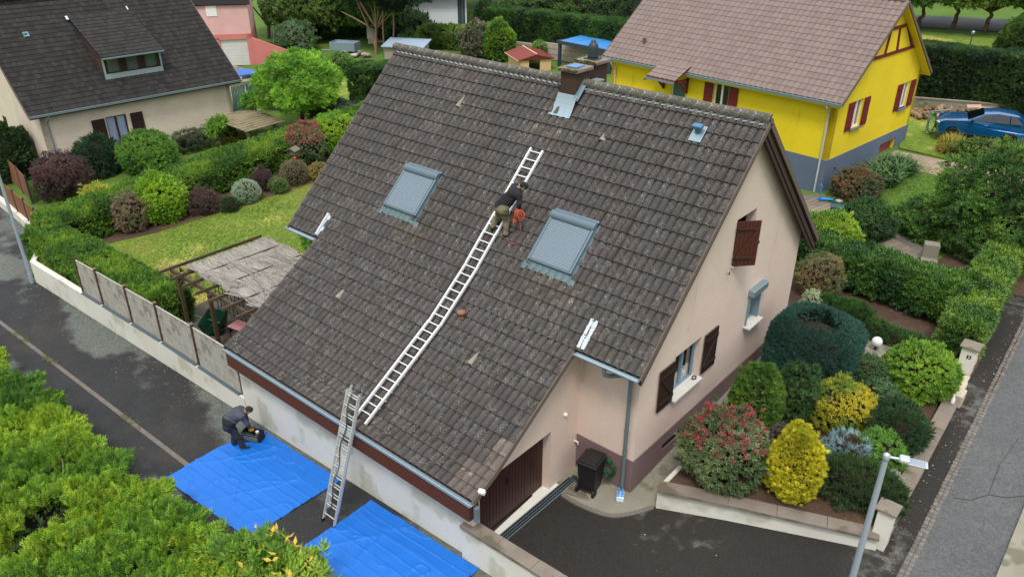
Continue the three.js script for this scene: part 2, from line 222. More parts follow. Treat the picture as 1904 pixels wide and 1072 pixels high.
struct('street_shoulder', slab([[4.9, -60], [6.35, -60], [6.66, 20], [6.04, 20], [6.04, -1.9], [5.5, -2.2], [5.3, -13], [4.7, -20]], -0.012, 0.05), M.drive);
struct('pavement', slab([[8.3, -60], [12, -60], [12, 20], [8.3, 20]], 0.07, 0.2), M.concrete);
struct('garden_lawn', slab([[-30.5, 4.0], [-30.5, -20], [-13.3, -20], [-13.3, 4.0]], 0.28, 0.4), M.lawn);
struct('flower_border', slab([[-31, 3.2], [-30, 1.2], [-28.7, -1.4], [-28.1, -4.5], [-27.3, -8], [-26.7, -11], [-26.4, -20], [-31, -20]], 0.3, 0.3), M.soil);
struct('terrace', slab([[-20, 3.9], [-20, -1.2], [-12.2, -1.2], [-12.2, 3.9]], 0.3, 0.3), mat(0x6b645c, 0.95, { map: seamMap }));
struct('garden_soil', slab([[0.86, 0.0], [5.8, -1.75], [5.8, -15.5], [-2.4, -15.5], [-2.4, -10.0], [0.86, -9.8]], 0, 0.5, GB), M.soil);
struct('entrance_soil', slab([[2.5, -16.2], [2.9, -18.2], [3.6, -20.5], [6.2, -20.5], [6.2, -16.2]], 0.03, 0.05), M.soil);
struct('house_path', slab([[0.02, 0.1], [0.86, 0.0], [0.86, -11], [0.02, -11]], 0.01, 0.1), M.concrete);
struct('neighbour_lawn', slab([[-3.2, -20.6], [1.2, -18.9], [3.6, -18.4], [3.6, -25.6], [0.7, -26.2], [-2.9, -26.4]], 0.02, 0.05), M.green);
struct('neighbour_driveway', slab([[-2.9, -26.2], [-1.43, -26.5], [0.7, -26.2], [8, -25], [8, -27.6], [0.0, -28.4], [-2.5, -28.8]], 0.03, 0.05), mat(0xb9a99b, 0.95, { map: seamMap }));
struct('dry_yard', slab([[-2.5, -29.3], [0.0, -28.75], [8, -28.0], [8, -36.4], [-4.4, -36.3]], 0.015, 0.05), M.lawn);
struct('park_path', slab([[-14, -50.2], [-8, -51.8], [-6.5, -50.6], [-4.2, -49.6], [-2, -47.2], [4, -43], [4, -41.3], [-2.6, -45.6], [-5.5, -48.3], [-9, -50.2]], 0.05, 0.1), M.concrete);
struct('park_lawn', slab([[-30, -40], [30, -40], [30, -56], [-30, -54]], 0.01, 0.05), M.lawn);
struct('park_road', slab([[-40, -56.5], [40, -58.5], [40, -63], [-40, -61]], 0.02, 0.05), M.road);
struct('dry_grass', slab([[-44, -18.8], [-36, -20], [-36.5, -27], [-44, -29]], 0.02, 0.05), M.lawn);
struct('neighbour_yard', slab([[-64, -19], [-43.8, -16.2], [-43.4, -18.4], [-50, -23.5], [-64, -26]], 0.02, 0.05), M.concrete);
{ // gutter of small setts along the street, too small to count
  const one = rbx(0.105, 0.06, 0.14, 0, 0, 0, 0.02, 0, 0, 0, 1), im = new THREE.InstancedMesh(one, M.sett, 420); const m = new THREE.Matrix4(); const c = new THREE.Color();
  for (let i = 0; i < 420; i++) { const k = i >> 1, z = 12 - k * 0.155, x = 6.63 + (z + 2) * 0.031 * 0.6 + (i & 1 ? 0.056 : -0.056) + rr(-0.01, 0.01); m.makeRotationY(rr(-0.08, 0.08)); m.setPosition(x, G(x, z) + rr(-0.022, -0.016), z); im.setMatrixAt(i, m); const b = rr(0.7, 1.15); im.setColorAt(i, c.setRGB(b, b, b)); }
  put(im, 'gutter_setts', scene); im.userData = { kind: 'structure' };
}
// ---------------------------------------------------------------- the house being roofed
const TH = Math.atan(0.943), TC = 0.5726, TT = 0.42, RY = 9.37, RZ = -4.8, EZ = 0.648, EY = 4.233;
const sinT = Math.sin(TH), cosT = Math.cos(TH);
const roofPt = (x, z, off = 0) => V(x, EY + 0.943 * (EZ - z) + off * cosT, z + off * sinT);             // on the main slope
const catPt = (x, z, off = 0) => { const y = z <= 3.72 ? EY - Math.tan(TC) * (z - EZ) : 2.2535 - Math.tan(TT) * (z - 3.72), a = z <= 3.72 ? TC : TT; return V(x, y + off * Math.cos(a), z + off * Math.sin(a)); };
const camP = camera.position;
const house = thing('house', 'beige house with a long lichen-covered grey tiled roof sweeping down over its garage', 'house');
{
  // walls
  const win = [[-3.2, 2.12], [-1.78, 2.12], [-1.78, 3.48], [-3.2, 3.48]], upw = [[-5.68, 5.2], [-4.47, 5.2], [-4.47, 6.58], [-5.68, 6.58]], sml = [[-6.92, 2.52], [-6.08, 2.52], [-6.08, 3.62], [-6.92, 3.62]];
  const gable = [[0, -0.6], [0, 4.7], [-4.8, 9.18], [-9.6, 4.7], [-9.6, -0.6]].reverse();
  mesh('gable_wall', plate(gable, [win, upw, sml], 0.28, 0, 0, 0, [0, 0, 1], [0, 1, 0]).translate(0, 0, 0), M.wall, house);
  mesh('gable_wall', plate(gable, [], 0.28, -13.37 + 0.28, 0, 0, [0, 0, 1], [0, 1, 0]), M.wall, house);
  mesh('front_wall', [bx(13.37 - 0.56, 5.3, 0.28, -6.685, 2.05, -0.14)], M.wall, house);
  mesh('back_wall', [bx(13.37 - 0.56, 5.3, 0.28, -6.685, 2.05, -9.46)], M.wall, house);
  const gs = [[0.0, -0.7], [4.26, -0.7], [4.26, 1.78], [3.6, 2.1], [0.7, 4.02], [0.0, 4.45]], dr = [[1.2, -0.5], [4.02, -0.5], [4.02, 1.82], [1.2, 1.82]];
  mesh('garage_side_wall', plate(gs.map(p => [-p[0], p[1]]), [dr.map(p => [-p[0], p[1]])], 0.3, -1.85 - 0.3, 0, 0, [0, 0, -1], [0, 1, 0]), M.wall, house);
  mesh('garage_side_wall', plate(gs.map(p => [-p[0], p[1]]), [], 0.3, -12.0, 0, 0, [0, 0, -1], [0, 1, 0]), M.lime, house);
  mesh('garage_front_wall', bx(10.1, 3.0, 0.28, -7.0, 0.32, 4.13), M.lime, house);
  mesh('ceiling', [bx(12.8, 0.1, 9.0, -6.69, 4.55, -4.8), bx(12.8, 0.1, 9.0, -6.69, 1.9, -4.8)], M.whitePaint, house);
  // plinth with a basement slot
  mesh('plinth', [bx(1.83, 1.5, 0.03, -0.915, 0.31, 0.015), bx(0.03, 1.5, 1.55, 0.015, 0.31, -0.745), bx(0.03, 1.5, 7.08, 0.015, 0.31, -6.06), bx(0.03, 0.36, 1.0, 0.015, 0.88, -2.02), bx(0.03, 0.95, 1.0, 0.015, 0.035, -2.02)], M.plinth, house);
  mesh('grille_dark_plate', [...Array.from({ length: 14 }, (_, i) => bx(0.012, 0.19, 0.03, 0.006, 0.6, -1.56 - i * 0.071)), bx(0.004, 0.19, 1.0, 0.002, 0.6, -2.02)], M.iron, house);  // thin black plate behind the bars paints the dark of the slot
  // window with open shutters
  const w = put(new THREE.Group(), 'window', house);
  mesh('frame', [bx(0.07, 1.36, 0.08, -0.2, 2.8, -1.82), bx(0.07, 1.36, 0.08, -0.2, 2.8, -3.16), bx(0.07, 0.08, 1.3, -0.2, 2.16, -2.49), bx(0.07, 0.08, 1.3, -0.2, 3.44, -2.49), bx(0.08, 1.24, 0.11, -0.2, 2.8, -2.49), bx(0.03, 1.2, 0.05, -0.165, 2.8, -1.9), bx(0.03, 1.2, 0.05, -0.165, 2.8, -3.08)], M.blueFrame, w);
  for (const z of [-2.15, -2.82]) mesh('pane', bx(0.008, 1.2, 0.58, -0.2, 2.8, z), M.pane, w);
  mesh('sill', rbx(0.42, 0.06, 1.56, -0.05, 2.11, -2.49, 0.01), M.sill, w);
  mesh('curtain', [plate(Array.from({ length: 41 }, (_, i) => [i * 0.0325, 0.03 * Math.sin(i * 1.3)]).concat(Array.from({ length: 41 }, (_, i) => [1.3 - i * 0.0325, 0.012 + 0.03 * Math.sin((40 - i) * 1.3)])), [], 0.9, -0.32, 2.5, -1.85, [0, 0, -1], [1, 0, 0])], M.whitePaint, w);
  const ornament = mesh('ornament', [norm(new THREE.TorusGeometry(0.06, 0.02, 8, 14).rotateY(0.9).translate(0.02, 2.21, -3.0))], M.darkPlastic, w);
  function shutterLeaf(width, h, mtl, flip) { // lies in x=0..0.035, z from 0 to -width, y from 0 to h
    const s = put(new THREE.Group(), 'shutter', house); const n = 6;
    for (let i = 0; i < n; i++) mesh('board', rbx(0.035, h, width / n - 0.006, 0.0175, h / 2, -(i + 0.5) * width / n, 0.006, 0, 0, 0, 1), mtl, s);
    for (const y of [0.18 * h, 0.82 * h]) mesh('batten', rbx(0.03, 0.09, width - 0.06, 0.05, y, -width / 2, 0.006, 0, 0, 0, 1), mtl, s);
    mesh('brace', beam(V(0.048, 0.2 * h, flip ? -width + 0.06 : -0.06), V(0.048, 0.8 * h, flip ? -0.06 : -width + 0.06), 0.026, 0.09, V(0, 1, 0)), mtl, s);
    for (const y of [0.18, 0.82]) mesh('hinge', [bx(0.01, 0.03, width * 0.7 + 0.04, 0.072, y * h, -width * 0.35), rod(V(0.06, (y - 0.03) * h, 0.02), V(0.06, (y + 0.03) * h, 0.02), 0.014)], M.iron, s);
    return s;
  }
  const s1 = shutterLeaf(0.78, 1.3, M.shutter, true); s1.position.set(0.035, 2.13, -0.93);
  const s2 = shutterLeaf(0.78, 1.3, M.shutter, false); s2.position.set(0.035, 2.15, -3.34);
  const s3 = shutterLeaf(0.68, 1.36, M.shutter2, false); s3.position.set(0.02, 5.2, -4.45); s3.rotation.y = -0.72; s3.userData.label = 'upper shutter standing ajar over a dark opening';
  mesh('attic_sill', rbx(0.36, 0.05, 1.3, -0.1, 5.18, -5.08, 0.01), M.sill, house);
  for (const [y, z] of [[5.05, -4.25], [5.4, -6.0]]) mesh('shutter_stay', [rod(V(0, y, z), V(0.09, y, z), 0.01), rod(V(0.08, y - 0.03, z), V(0.08, y + 0.07, z), 0.014)], M.iron, house);
  // small window with roller box
  const sw = put(new THREE.Group(), 'small_window', house);
  mesh('roller_box', rbx(0.3, 0.24, 0.98, 0.06, 3.7, -6.5, 0.04), M.zinc, sw); mesh('frame', [bx(0.3, 1.1, 0.05, -0.1, 3.07, -6.105), bx(0.3, 1.1, 0.05, -0.1, 3.07, -6.895), bx(0.05, 0.06, 0.74, -0.15, 2.56, -6.5)], M.blueFrame, sw);
  mesh('pane', bx(0.008, 1.0, 0.74, -0.16, 3.06, -6.5), M.pane, sw); mesh('sill', rbx(0.4, 0.06, 0.98, 0.02, 2.5, -6.5, 0.01), M.sill, sw); mesh('blind', bx(0.01, 1.05, 0.74, -0.22, 3.06, -6.5), M.wall, sw);
  // roof decks
  const deck = (x0, x1, pts, t = 0.1) => { const n = pts.length, v = []; for (const x of [x0, x1]) { for (const p of pts) v.push([x, p[0], p[1]]); for (const p of [...pts].reverse()) v.push([x, p[0] - t, p[1]]); } const m2 = n * 2, f = []; const ring = [...Array(m2).keys()]; for (let i = 0; i < m2; i++) { const j = (i + 1) % m2; f.push([i, j, j + m2, i + m2]); } for (let i = 0; i < n - 1; i++) { f.push([i, i + 1, m2 - 2 - i].concat([m2 - 1 - i]).reverse()); f.push([i + m2, i + 1 + m2, 2 * m2 - 2 - i, 2 * m2 - 1 - i]); } return polyGeo(v, f); };
  const dn = 0.1; // deck lies this far under the tile plane, measured vertically
  const roof = mesh('roof', [deck(-13.7, 0.33, [[EY - dn, EZ - 0.03], [RY - dn, RZ], [EY - dn, -9.6 - EZ + 0.03]]), deck(-12.1, -1.63, [[EY - dn, EZ - 0.03], [2.2535 - dn, 3.72], [1.86 - dn, 4.52]])], M.brownTrim, house);
  // tile variants
  const tones = []; for (let i = 0; i < 14; i++) { const k = 0.415 + i * 0.0105, w2 = rr(-0.02, 0.02); tones.push([k * (1.02 + w2), k * 0.985, k * (0.975 - w2)]); }
  const pale = [1.05, 0.93, 0.84], ochre = [0.84, 0.8, 0.72];
  const vMain = tones.map(t => tileGeo(0.441875, 0.49, 2, 0.092, 0.06, t, rr(0, 3), rr(0, 3), 8)), vTop = tones.map(t => tileGeo(0.441875, 0.4, 2, 0.092, 0.06, t, rr(0, 3), rr(0, 3), 8));
  const vCat = tones.map(t => tileGeo(0.44104, 0.475, 2, 0.092, 0.06, t, rr(0, 3), rr(0, 3), 8)), vTail = tones.map(t => tileGeo(0.44104, 0.36, 2, 0.092, 0.056, t, rr(0, 3), rr(0, 3), 8));
  const vPale = [0, 1, 2].map(i => tileGeo(0.44104, 0.475, 2, 0.092, 0.06, mul3(pale, 0.85 + i * 0.1), rr(0, 3), rr(0, 3))), vPaleTail = [0, 1].map(i => tileGeo(0.44104, 0.36, 2, 0.092, 0.056, mul3(pale, 0.85 + i * 0.12), rr(0, 3), rr(0, 3))), vOchre = [0, 1, 2].map(i => tileGeo(0.441875, 0.49, 2, 0.092, 0.06, mul3(ochre, 0.62 + i * 0.1), rr(0, 3), rr(0, 3)));
  const drift = (a, x, t) => a[Math.floor(clamp(0.5 + (n3(x * 0.5, t * 0.28, 1.5, 41) - 0.5) * 1.3 + rr(-0.28, 0.28), 0, 0.999) * a.length)];
  const slots = []; const sl = (p, rx, g, ry = 0, rz = 0) => slots.push({ m: slotMatrix(p.x, p.y, p.z, rx, ry, rz), d: p.distanceTo(camP) + (ry ? 100 : 0), g });
  const LS = 7.488, inBox = (x, s, b) => x > b[0] && x < b[1] && s > b[2] && s < b[3];
  const sky1 = [-10.05, -8.7, 4.3, 5.65], sky2 = [-4.1, -2.75, 4.3, 5.65], chB = [-6.02, -5.48, 0, 1.0];
  for (let r = 0; r < 18; r++) for (let c = 0; c < 32; c++) {
    const s = LS - r * 0.42 + 0.0, len = r === 17 ? 0.4 : 0.49, x = -13.755 + (c + 0.5) * 0.441875, s0 = s - len, jx = rr(-0.003, 0.003), jr = rr(-0.006, 0.006);
    const q = V(x + jx, RY - s0 * sinT, RZ + s0 * cosT), mid = s - 0.2;
    if (inBox(x, mid, sky1) || inBox(x, mid, sky2) || inBox(x, mid, chB)) continue;
    const brown = (mid > 5.95 && mid < 6.6 && ((x > -9.4 && x < -8.0) || (x > -4.2 && x < -2.2))) || (mid > 1.75 && mid < 2.2 && x > -6.6 && x < -5.2);
    sl(q.addScaledVector(V(0, cosT, sinT), -0.072), TH, brown ? pick(vOchre) : drift(r === 17 ? vTop : vMain, x, s), 0, jr);
    const qb = V(x + jx, RY - s0 * sinT, RZ - s0 * cosT); sl(qb.addScaledVector(V(0, cosT, -sinT), -0.072), TH, r === 17 ? pick(vTop) : pick(vMain), Math.PI, 0);
  }
  for (let r = 0; r < 9; r++) for (let c = 0; c < 24; c++) { const s = (r + 1) * 0.4061, s0 = s - 0.475, x = -12.16 + (c + 0.5) * 0.44104 + rr(-0.003, 0.003), q = V(x, EY - s0 * Math.sin(TC), EZ + s0 * Math.cos(TC)).addScaledVector(V(0, Math.cos(TC), Math.sin(TC)), -0.072); sl(q, TC, r >= 7 && c >= 23 ? pick(vPale) : drift(vCat, x, s + 7.5), 0, rr(-0.007, 0.007)); }
  for (let r = 0; r < 3; r++) for (let c = 0; c < 24; c++) { const s = (r + 1) * 0.3, s0 = s - 0.36, x = -12.16 + (c + 0.5) * 0.44104, q = V(x, 2.2535 - s0 * Math.sin(TT), 3.72 + s0 * Math.cos(TT)).addScaledVector(V(0, Math.cos(TT), Math.sin(TT)), -0.072); sl(q, TT, c >= 22 ? pick(vPaleTail) : drift(vTail, x, s + 11), 0, rr(-0.007, 0.007)); }
  layTiles(roof, slots, 300, M.tile);
  // ridge caps
  const capTone = []; for (let i = 0; i < 5; i++) { const g = norm(new THREE.CylinderGeometry(0.135, 0.15, 0.46, 12, 1, false, -Math.PI * 0.62, Math.PI * 1.24)); g.rotateZ(Math.PI / 2); g.rotateX(-Math.PI / 2); g.rotateX(Math.PI / 2); metreUV(g); const k = rr(0.75, 1.05), a = []; for (let j = 0; j < g.attributes.position.count; j++) a.push(k, k * 0.99, k * 0.95); g.setAttribute('color', new THREE.Float32BufferAttribute(a, 3)); capTone.push(g); }
  for (let i = 0; i < 34; i++) { const x = 0.34 - 0.21 - i * 0.418; if (x > -6.15 && x < -5.35) continue; const o = put(new THREE.Mesh(pick(capTone), M.tile), 'ridge_tile', roof); o.position.set(x, RY - 0.01 + rr(-0.006, 0.006), RZ); o.rotation.z = -0.04 + rr(-0.012, 0.012); o.rotation.x = rr(-0.04, 0.04) + Math.PI * 0; }
  { const sh = []; for (const [a, b] of [[-13.7, -6.1], [-5.4, 0.3]]) for (let x = a; x < b; x += 0.2209) { const t = (x + 13.755) / 0.2209, p = roofPt(x, RZ + 0.17, 0.02); sh.push(beam(V(x, p.y + 0.012, p.z), V(x + 0.11, p.y + 0.034, p.z), 0.03, 0.03), beam(V(x + 0.11, p.y + 0.034, p.z), V(x + 0.221, p.y + 0.012, p.z), 0.03, 0.03)); } mesh('ridge_seal', sh, M.leadWhite, roof); }
  // moss cushions in the joints
  { const g = new THREE.IcosahedronGeometry(1, 1); g.scale(1, 0.5, 1); const n = 620, im = new THREE.InstancedMesh(g, mat(0xffffff, 1), n), m = new THREE.Matrix4(), c = new THREE.Color();
    for (let i = 0; i < n; i++) { let p, a; const onCat = rnd() < 0.42; if (onCat) { const r = Math.floor(rr(1, 10)), s = r * 0.4061; p = V(rr(-12, -1.7), EY - s * Math.sin(TC), EZ + s * Math.cos(TC)); a = TC; } else { const r = Math.floor(rr(0, 17)), s = LS - r * 0.42; p = V(rnd() < 0.3 ? rr(-0.9, 0.3) : rr(-13.6, 0.3), RY - s * sinT, RZ + s * cosT); a = TH; }
      if (i < 60) { const t = i / 60, s = t * 4.2; p = V(-2.35 - t * 0.1 + rr(-0.02, 0.02), 5.0, 0); const z = lerp(-0.35, 2.3, t); p = z < EZ ? roofPt(-2.25 + rr(-0.02, 0.02), z) : catPt(-2.25 + rr(-0.02, 0.02), z); a = z < EZ ? TH : TC; }
      const s = rr(0.012, 0.035); m.makeRotationX(a).scale(V(s * rr(1, 2.2), s, s)); m.setPosition(p.x, p.y - 0.02, p.z + 0.012); im.setMatrixAt(i, m); const k = rr(0.6, 1.2); im.setColorAt(i, c.setRGB(0.05 * k, 0.05 * k, 0.018 * k)); }
    put(im, 'moss', roof); im.userData.kind = 'stuff'; }
  // verges
  const vg = (pts, x) => { const a = []; for (let i = 0; i < pts.length - 1; i++) a.push(beam(pts[i].clone().setX(x), pts[i + 1].clone().setX(x), 0.045, 0.15)); return a; };
  const d = 0.09;
  mesh('verge', vg([V(0, EY - d, EZ + 0.01), V(0, RY - d, RZ)], 0.375), M.verge, roof); mesh('verge', vg([V(0, RY - d, RZ), V(0, EY - d, -9.6 - EZ)], 0.375), M.verge, roof);
  mesh('verge', vg([V(0, EY - d, EZ + 0.01), V(0, RY - d, RZ)], -13.745), M.verge, roof); mesh('verge', vg([V(0, RY - d, RZ), V(0, EY - d, -9.6 - EZ)], -13.745), M.verge, roof);
  mesh('verge', vg([V(0, EY - d, EZ + 0.02), V(0, 2.2535 - d, 3.72), V(0, 1.87 - d, 4.55)], -1.585), M.verge, roof); mesh('verge', vg([V(0, EY - d, EZ + 0.02), V(0, 2.2535 - d, 3.72), V(0, 1.87 - d, 4.55)], -12.15), M.verge, roof);
  mesh('bargeboard', vg([V(0, EY - 0.3, EZ - 0.1), V(0, RY - 0.32, RZ), V(0, EY - 0.3, -9.6 - EZ + 0.1)], 0.3).concat(vg([V(0, RY - 0.47, RZ), V(0, EY - 0.45, -9.6 - EZ + 0.1)], 0.26)), M.brownTrim, house);
  mesh('soffit', [beam(V(0.14, RY - 0.24, RZ), V(0.14, EY - 0.24, -9.6 - EZ + 0.05), 0.3, 0.03)], M.brownTrim, house);
  // chimneys
  function chimney(x0, x1, z0, z1, y0, y1, cowl) {
    const ch = put(new THREE.Group(), 'chimney', house); const cx = (x0 + x1) / 2, cz = (z0 + z1) / 2, wx = x1 - x0, wz = z1 - z0;
    mesh('stack', bx(wx, y1 - y0, wz, cx, (y0 + y1) / 2, cz), M.chim, ch); mesh('cap', [rbx(wx + 0.16, 0.11, wz + 0.16, cx, y1 + 0.055, cz, 0.025)], M.cap, ch);
    { const cg = new THREE.IcosahedronGeometry(1, 1), im = new THREE.InstancedMesh(cg, mat(0xffffff, 1), 50), m = new THREE.Matrix4(), c = new THREE.Color(); for (let i = 0; i < 50; i++) { const e = rnd() < 0.6, x = e ? rr(x0 - 0.08, x1 + 0.08) : x0 - 0.07, z = e ? z1 + 0.08 : rr(z0, z1); const s = rr(0.015, 0.04); m.makeScale(s * 1.6, s * 0.7, s * 1.2); m.setPosition(x, y1 + rr(0.05, 0.115), z); im.setMatrixAt(i, m); im.setColorAt(i, c.setRGB(0.1 * rr(0.6, 1.2), 0.085 * rr(0.7, 1.2), 0.02)); } put(im, 'moss', ch); im.userData.kind = 'stuff'; }
    if (!cowl) mesh('cover_plate', rbx(wx * 0.62, 0.03, wz * 0.62, cx, y1 + 0.13, cz, 0.008), M.blueCap, ch);
    else mesh('cowl', [rbx(0.42, 0.03, 0.42, cx, y1 + 0.13, cz, 0.008), lathe([[0, 0], [0.16, 0], [0.17, 0.06], [0.155, 0.08], [0.165, 0.12], [0.165, 0.3], [0.14, 0.4], [0.09, 0.46], [0.08, 0.47], [0.08, 0.53], [0, 0.53]], cx, y1 + 0.14, cz)], M.darkPlastic, ch);
    return ch;
  }
  const c1 = chimney(-6.03, -5.47, -4.98, -4.28, 8.6, 9.74, false);
  chimney(-6.4, -5.72, -6.25, -5.62, 8.2, 9.72, true);
  { // lead flashing round the front chimney
    const apron = []; const N = 12; for (let i = 0; i < N; i++) { const t = i / N, x = lerp(-6.1, -5.4, t), nx = lerp(-6.1, -5.4, (i + 1) / N); const b = (u, q) => { const z = -4.26 + q * 0.42, p = roofPt(u, z, 0.035 + q * q * (0.055 + 0.012 * Math.sin(u * 30))); const y = q < 0.001 ? p.y + 0.22 : p.y + 0.22 * Math.pow(1 - q, 3); return [u + (u < -5.75 ? -1 : 1) * q * q * 0.06, y, z]; };
      for (let k = 0; k < 6; k++) { const v = [b(x, k / 6), b(x, (k + 1) / 6), b(nx, (k + 1) / 6), b(nx, k / 6)]; apron.push(polyGeo(v, [[0, 1, 2, 3]])); } }
    mesh('flashing', apron, mat(0x93a6af, 0.4, { metalness: 0.3 }), c1);
    const sa = roofPt(-5.42, -4.3, 0.06), sb = roofPt(-5.42, RZ + 0.02, 0.06); mesh('flashing', [beam(sa, sb, 0.1, 0.02, V(0, cosT, sinT)), beam(sa.clone().setX(-5.455).add(V(0, 0.07, 0)), sb.clone().setX(-5.455).add(V(0, 0.07, 0)), 0.012, 0.16, V(0, 1, 0)), bx(0.14, 0.03, 0.34, -5.42, RY + 0.04, RZ - 0.12), bx(0.3, 0.04, 0.3, -5.3, RY + 0.06, RZ - 0.35)], M.zinc, c1);
  }
  // roof windows with closed roller shutters
  function skylight(cx, z0, z1) {
    const g = put(new THREE.Group(), 'skylight', house); const len = (z1 - z0) / cosT, c = roofPt(cx, (z0 + z1) / 2, 0.0); g.position.copy(c); g.rotation.x = TH; const w = 1.42;
    mesh('frame', [rbx(0.07, 0.2, len, -w / 2, 0.06, 0, 0.015), rbx(0.07, 0.2, len, w / 2, 0.06, 0, 0.015), rbx(w, 0.18, 0.06, 0, 0.04, len / 2 - 0.03, 0.015), bx(w - 0.1, 0.1, len - 0.1, 0, 0.03, 0)], M.hood, g);
    const sl2 = []; const n = 22, l0 = -len / 2 + 0.26, l1 = len / 2 - 0.05; for (let i = 0; i < n; i++) { const z = lerp(l0, l1, (i + 0.5) / n); const q = norm(new THREE.CylinderGeometry(0.035, 0.035, w - 0.1, 8, 1, false, -Math.PI * 0.42, Math.PI * 0.84)); q.rotateZ(Math.PI / 2); q.rotateX(-Math.PI / 2); q.scale(1, 0.7, (l1 - l0) / n / 0.074); q.translate(0, 0.132, z); sl2.push(q); } sl2.push(bx(w - 0.1, 0.02, l1 - l0, 0, 0.128, (l0 + l1) / 2));
    mesh('roller_shutter', sl2, M.slat, g);
    const hd = norm(new THREE.CylinderGeometry(0.15, 0.15, w + 0.08, 20, 1, false)); hd.rotateZ(Math.PI / 2); hd.scale(1, 0.85, 1); hd.translate(0, 0.09, -len / 2 + 0.11); mesh('hood', [hd, rbx(w + 0.08, 0.12, 0.24, 0, 0.06, -len / 2 + 0.02, 0.03)], M.hood, g);
    const P = []; const nx = 44; const f = (i, k) => { const x = -w / 2 - 0.2 + i * (w + 0.4) / nx, side = Math.abs(x) > w / 2 + 0.02; return [x, 0.035 + 0.028 * Math.abs(Math.sin(i * Math.PI / 5.5)) * (0.3 + 0.7 * k) - k * 0.012, len / 2 + (side ? 0.02 : -0.02) + k * 0.26]; };
    for (let i = 0; i < nx; i++) { P.push(polyGeo([f(i, 0), f(i, 1), f(i + 1, 1), f(i + 1, 0)], [[0, 1, 2, 3]])); } mesh('flashing', P, M.flash, g);
    mesh('side_flashing', [bx(0.08, 0.03, len, -w / 2 - 0.07, 0.04, 0)], M.hood, g); mesh('side_flashing', [bx(0.08, 0.03, len, w / 2 + 0.07, 0.04, 0)], M.hood, g);
    return g;
  }
  skylight(-9.4, -1.78, -0.66); skylight(-3.43, -1.78, -0.64);
  // vent tiles, pipes
  const coneG = (() => { const g = norm(new THREE.CylinderGeometry(0.015, 0.1, 0.44, 14, 1, false, -Math.PI / 2, Math.PI)); g.rotateX(-Math.PI / 2); g.translate(0, 0, 0); const b = norm(new THREE.CircleGeometry(0.1, 14, 0, Math.PI)); b.translate(0, 0, 0.22); return mergeGeometries([metreUV(g), metreUV(b)]); })();
  for (const [x, z, cat] of [[-9.6, -3.7, 0], [-3.95, -3.72, 0], [-9.6, 1.76, 1], [-4.03, 1.78, 1]]) { const o = mesh('vent_tile', coneG.clone(), M.cone, house); const p = cat ? catPt(x, z, 0.0) : roofPt(x, z, 0.0); o.position.copy(p); o.rotation.x = cat ? TC : TH; o.scale.setScalar(1.05); }
  { const p = catPt(-5.2, 1.06, 0); mesh('vent_pipe', [rod(p, p.clone().add(V(0, 0.16, 0)), 0.1, 0.1, 14), lathe([[0, 0.12], [0.125, 0.12], [0.13, 0.2], [0.1, 0.225], [0, 0.225]], p.x, p.y, p.z, 16)], M.terracotta, house); }
  { const g = put(new THREE.Group(), 'exhaust_vent', house); g.position.copy(roofPt(-1.32, -4.18, 0)); g.rotation.x = TH; mesh('base', rbx(0.36, 0.03, 0.5, 0.02, 0.06, 0.02, 0.01), M.zinc, g); mesh('hood', [rbx(0.3, 0.12, 0.2, 0, 0.22, -0.1, 0.05, 0, -0.5), rod(V(0, 0.05, -0.02), V(0, 0.22, -0.08), 0.08, 0.08, 12)], mat(0x4f7d9c, 0.35, { metalness: 0.4 }), g); }
  // white lead strips where the main eaves stop
  for (const x of [-1.46, -12.2]) { const st = []; for (let i = 0; i < 8; i++) { const z0 = lerp(0.0, 0.6, i / 8), z1 = lerp(0.0, 0.6, (i + 1) / 8), wob = 0.012 * Math.sin(i * 2.1); st.push(beam(roofPt(x - 0.05 + wob, z0, 0.05), roofPt(x - 0.05, z1, 0.05), 0.09, 0.05, V(0, cosT, sinT)), beam(roofPt(x + 0.07, z0, 0.035 + wob), roofPt(x + 0.06 + wob, z1, 0.04), 0.13, 0.02, V(0, cosT, sinT))); } mesh('eave_flashing', st, M.leadWhite, house); }
  // gutters, downpipe, fascia
  const halfG = (x0, x1, y, z) => { const g = norm(new THREE.CylinderGeometry(0.075, 0.075, x1 - x0, 12, 1, true, 0, Math.PI)); g.rotateZ(Math.PI / 2); g.rotateX(Math.PI); const g2 = g.clone(); g2.scale(1, 0.9, 0.9); for (const q of [g, g2]) { const p = q.attributes.position; for (let i = 0; i < p.count; i++) if (p.getY(i) > 0.001) p.setY(i, -p.getY(i)); q.computeVertexNormals(); q.translate((x0 + x1) / 2, y, z); } return [g, bx(x1 - x0, 0.018, 0.02, (x0 + x1) / 2, y + 0.004, z + 0.075), bx(0.01, 0.07, 0.14, x1, y - 0.03, z), bx(0.01, 0.07, 0.14, x0, y - 0.03, z)]; };
  mesh('gutter', halfG(-1.52, 0.36, 4.19, 0.74), M.gutterRim, house); mesh('gutter', halfG(-13.76, -12.2, 4.19, 0.74), M.gutterRim, house);
  mesh('downpipe', [tube([[-0.62, 4.12, 0.74], [-0.62, 3.98, 0.74], [-0.58, 3.88, 0.66], [-0.3, 3.8, 0.25], [-0.2, 3.7, 0.13], [-0.2, 3.4, 0.12]], 0.055, 28, 10), rod(V(-0.2, 3.6, 0.12), V(-0.2, 0.04, 0.12), 0.055, 0.055, 14), rod(V(-0.2, 2.0, 0.12), V(-0.2, 2.06, 0.12), 0.064, 0.064, 14), rod(V(-0.2, 1.3, 0.12), V(-0.2, 1.34, 0.12), 0.064, 0.064, 14), bx(0.03, 0.03, 0.12, -0.2, 1.32, 0.06)], M.zincBlue, house);
  const fas = put(new THREE.Group(), 'fascia', house);
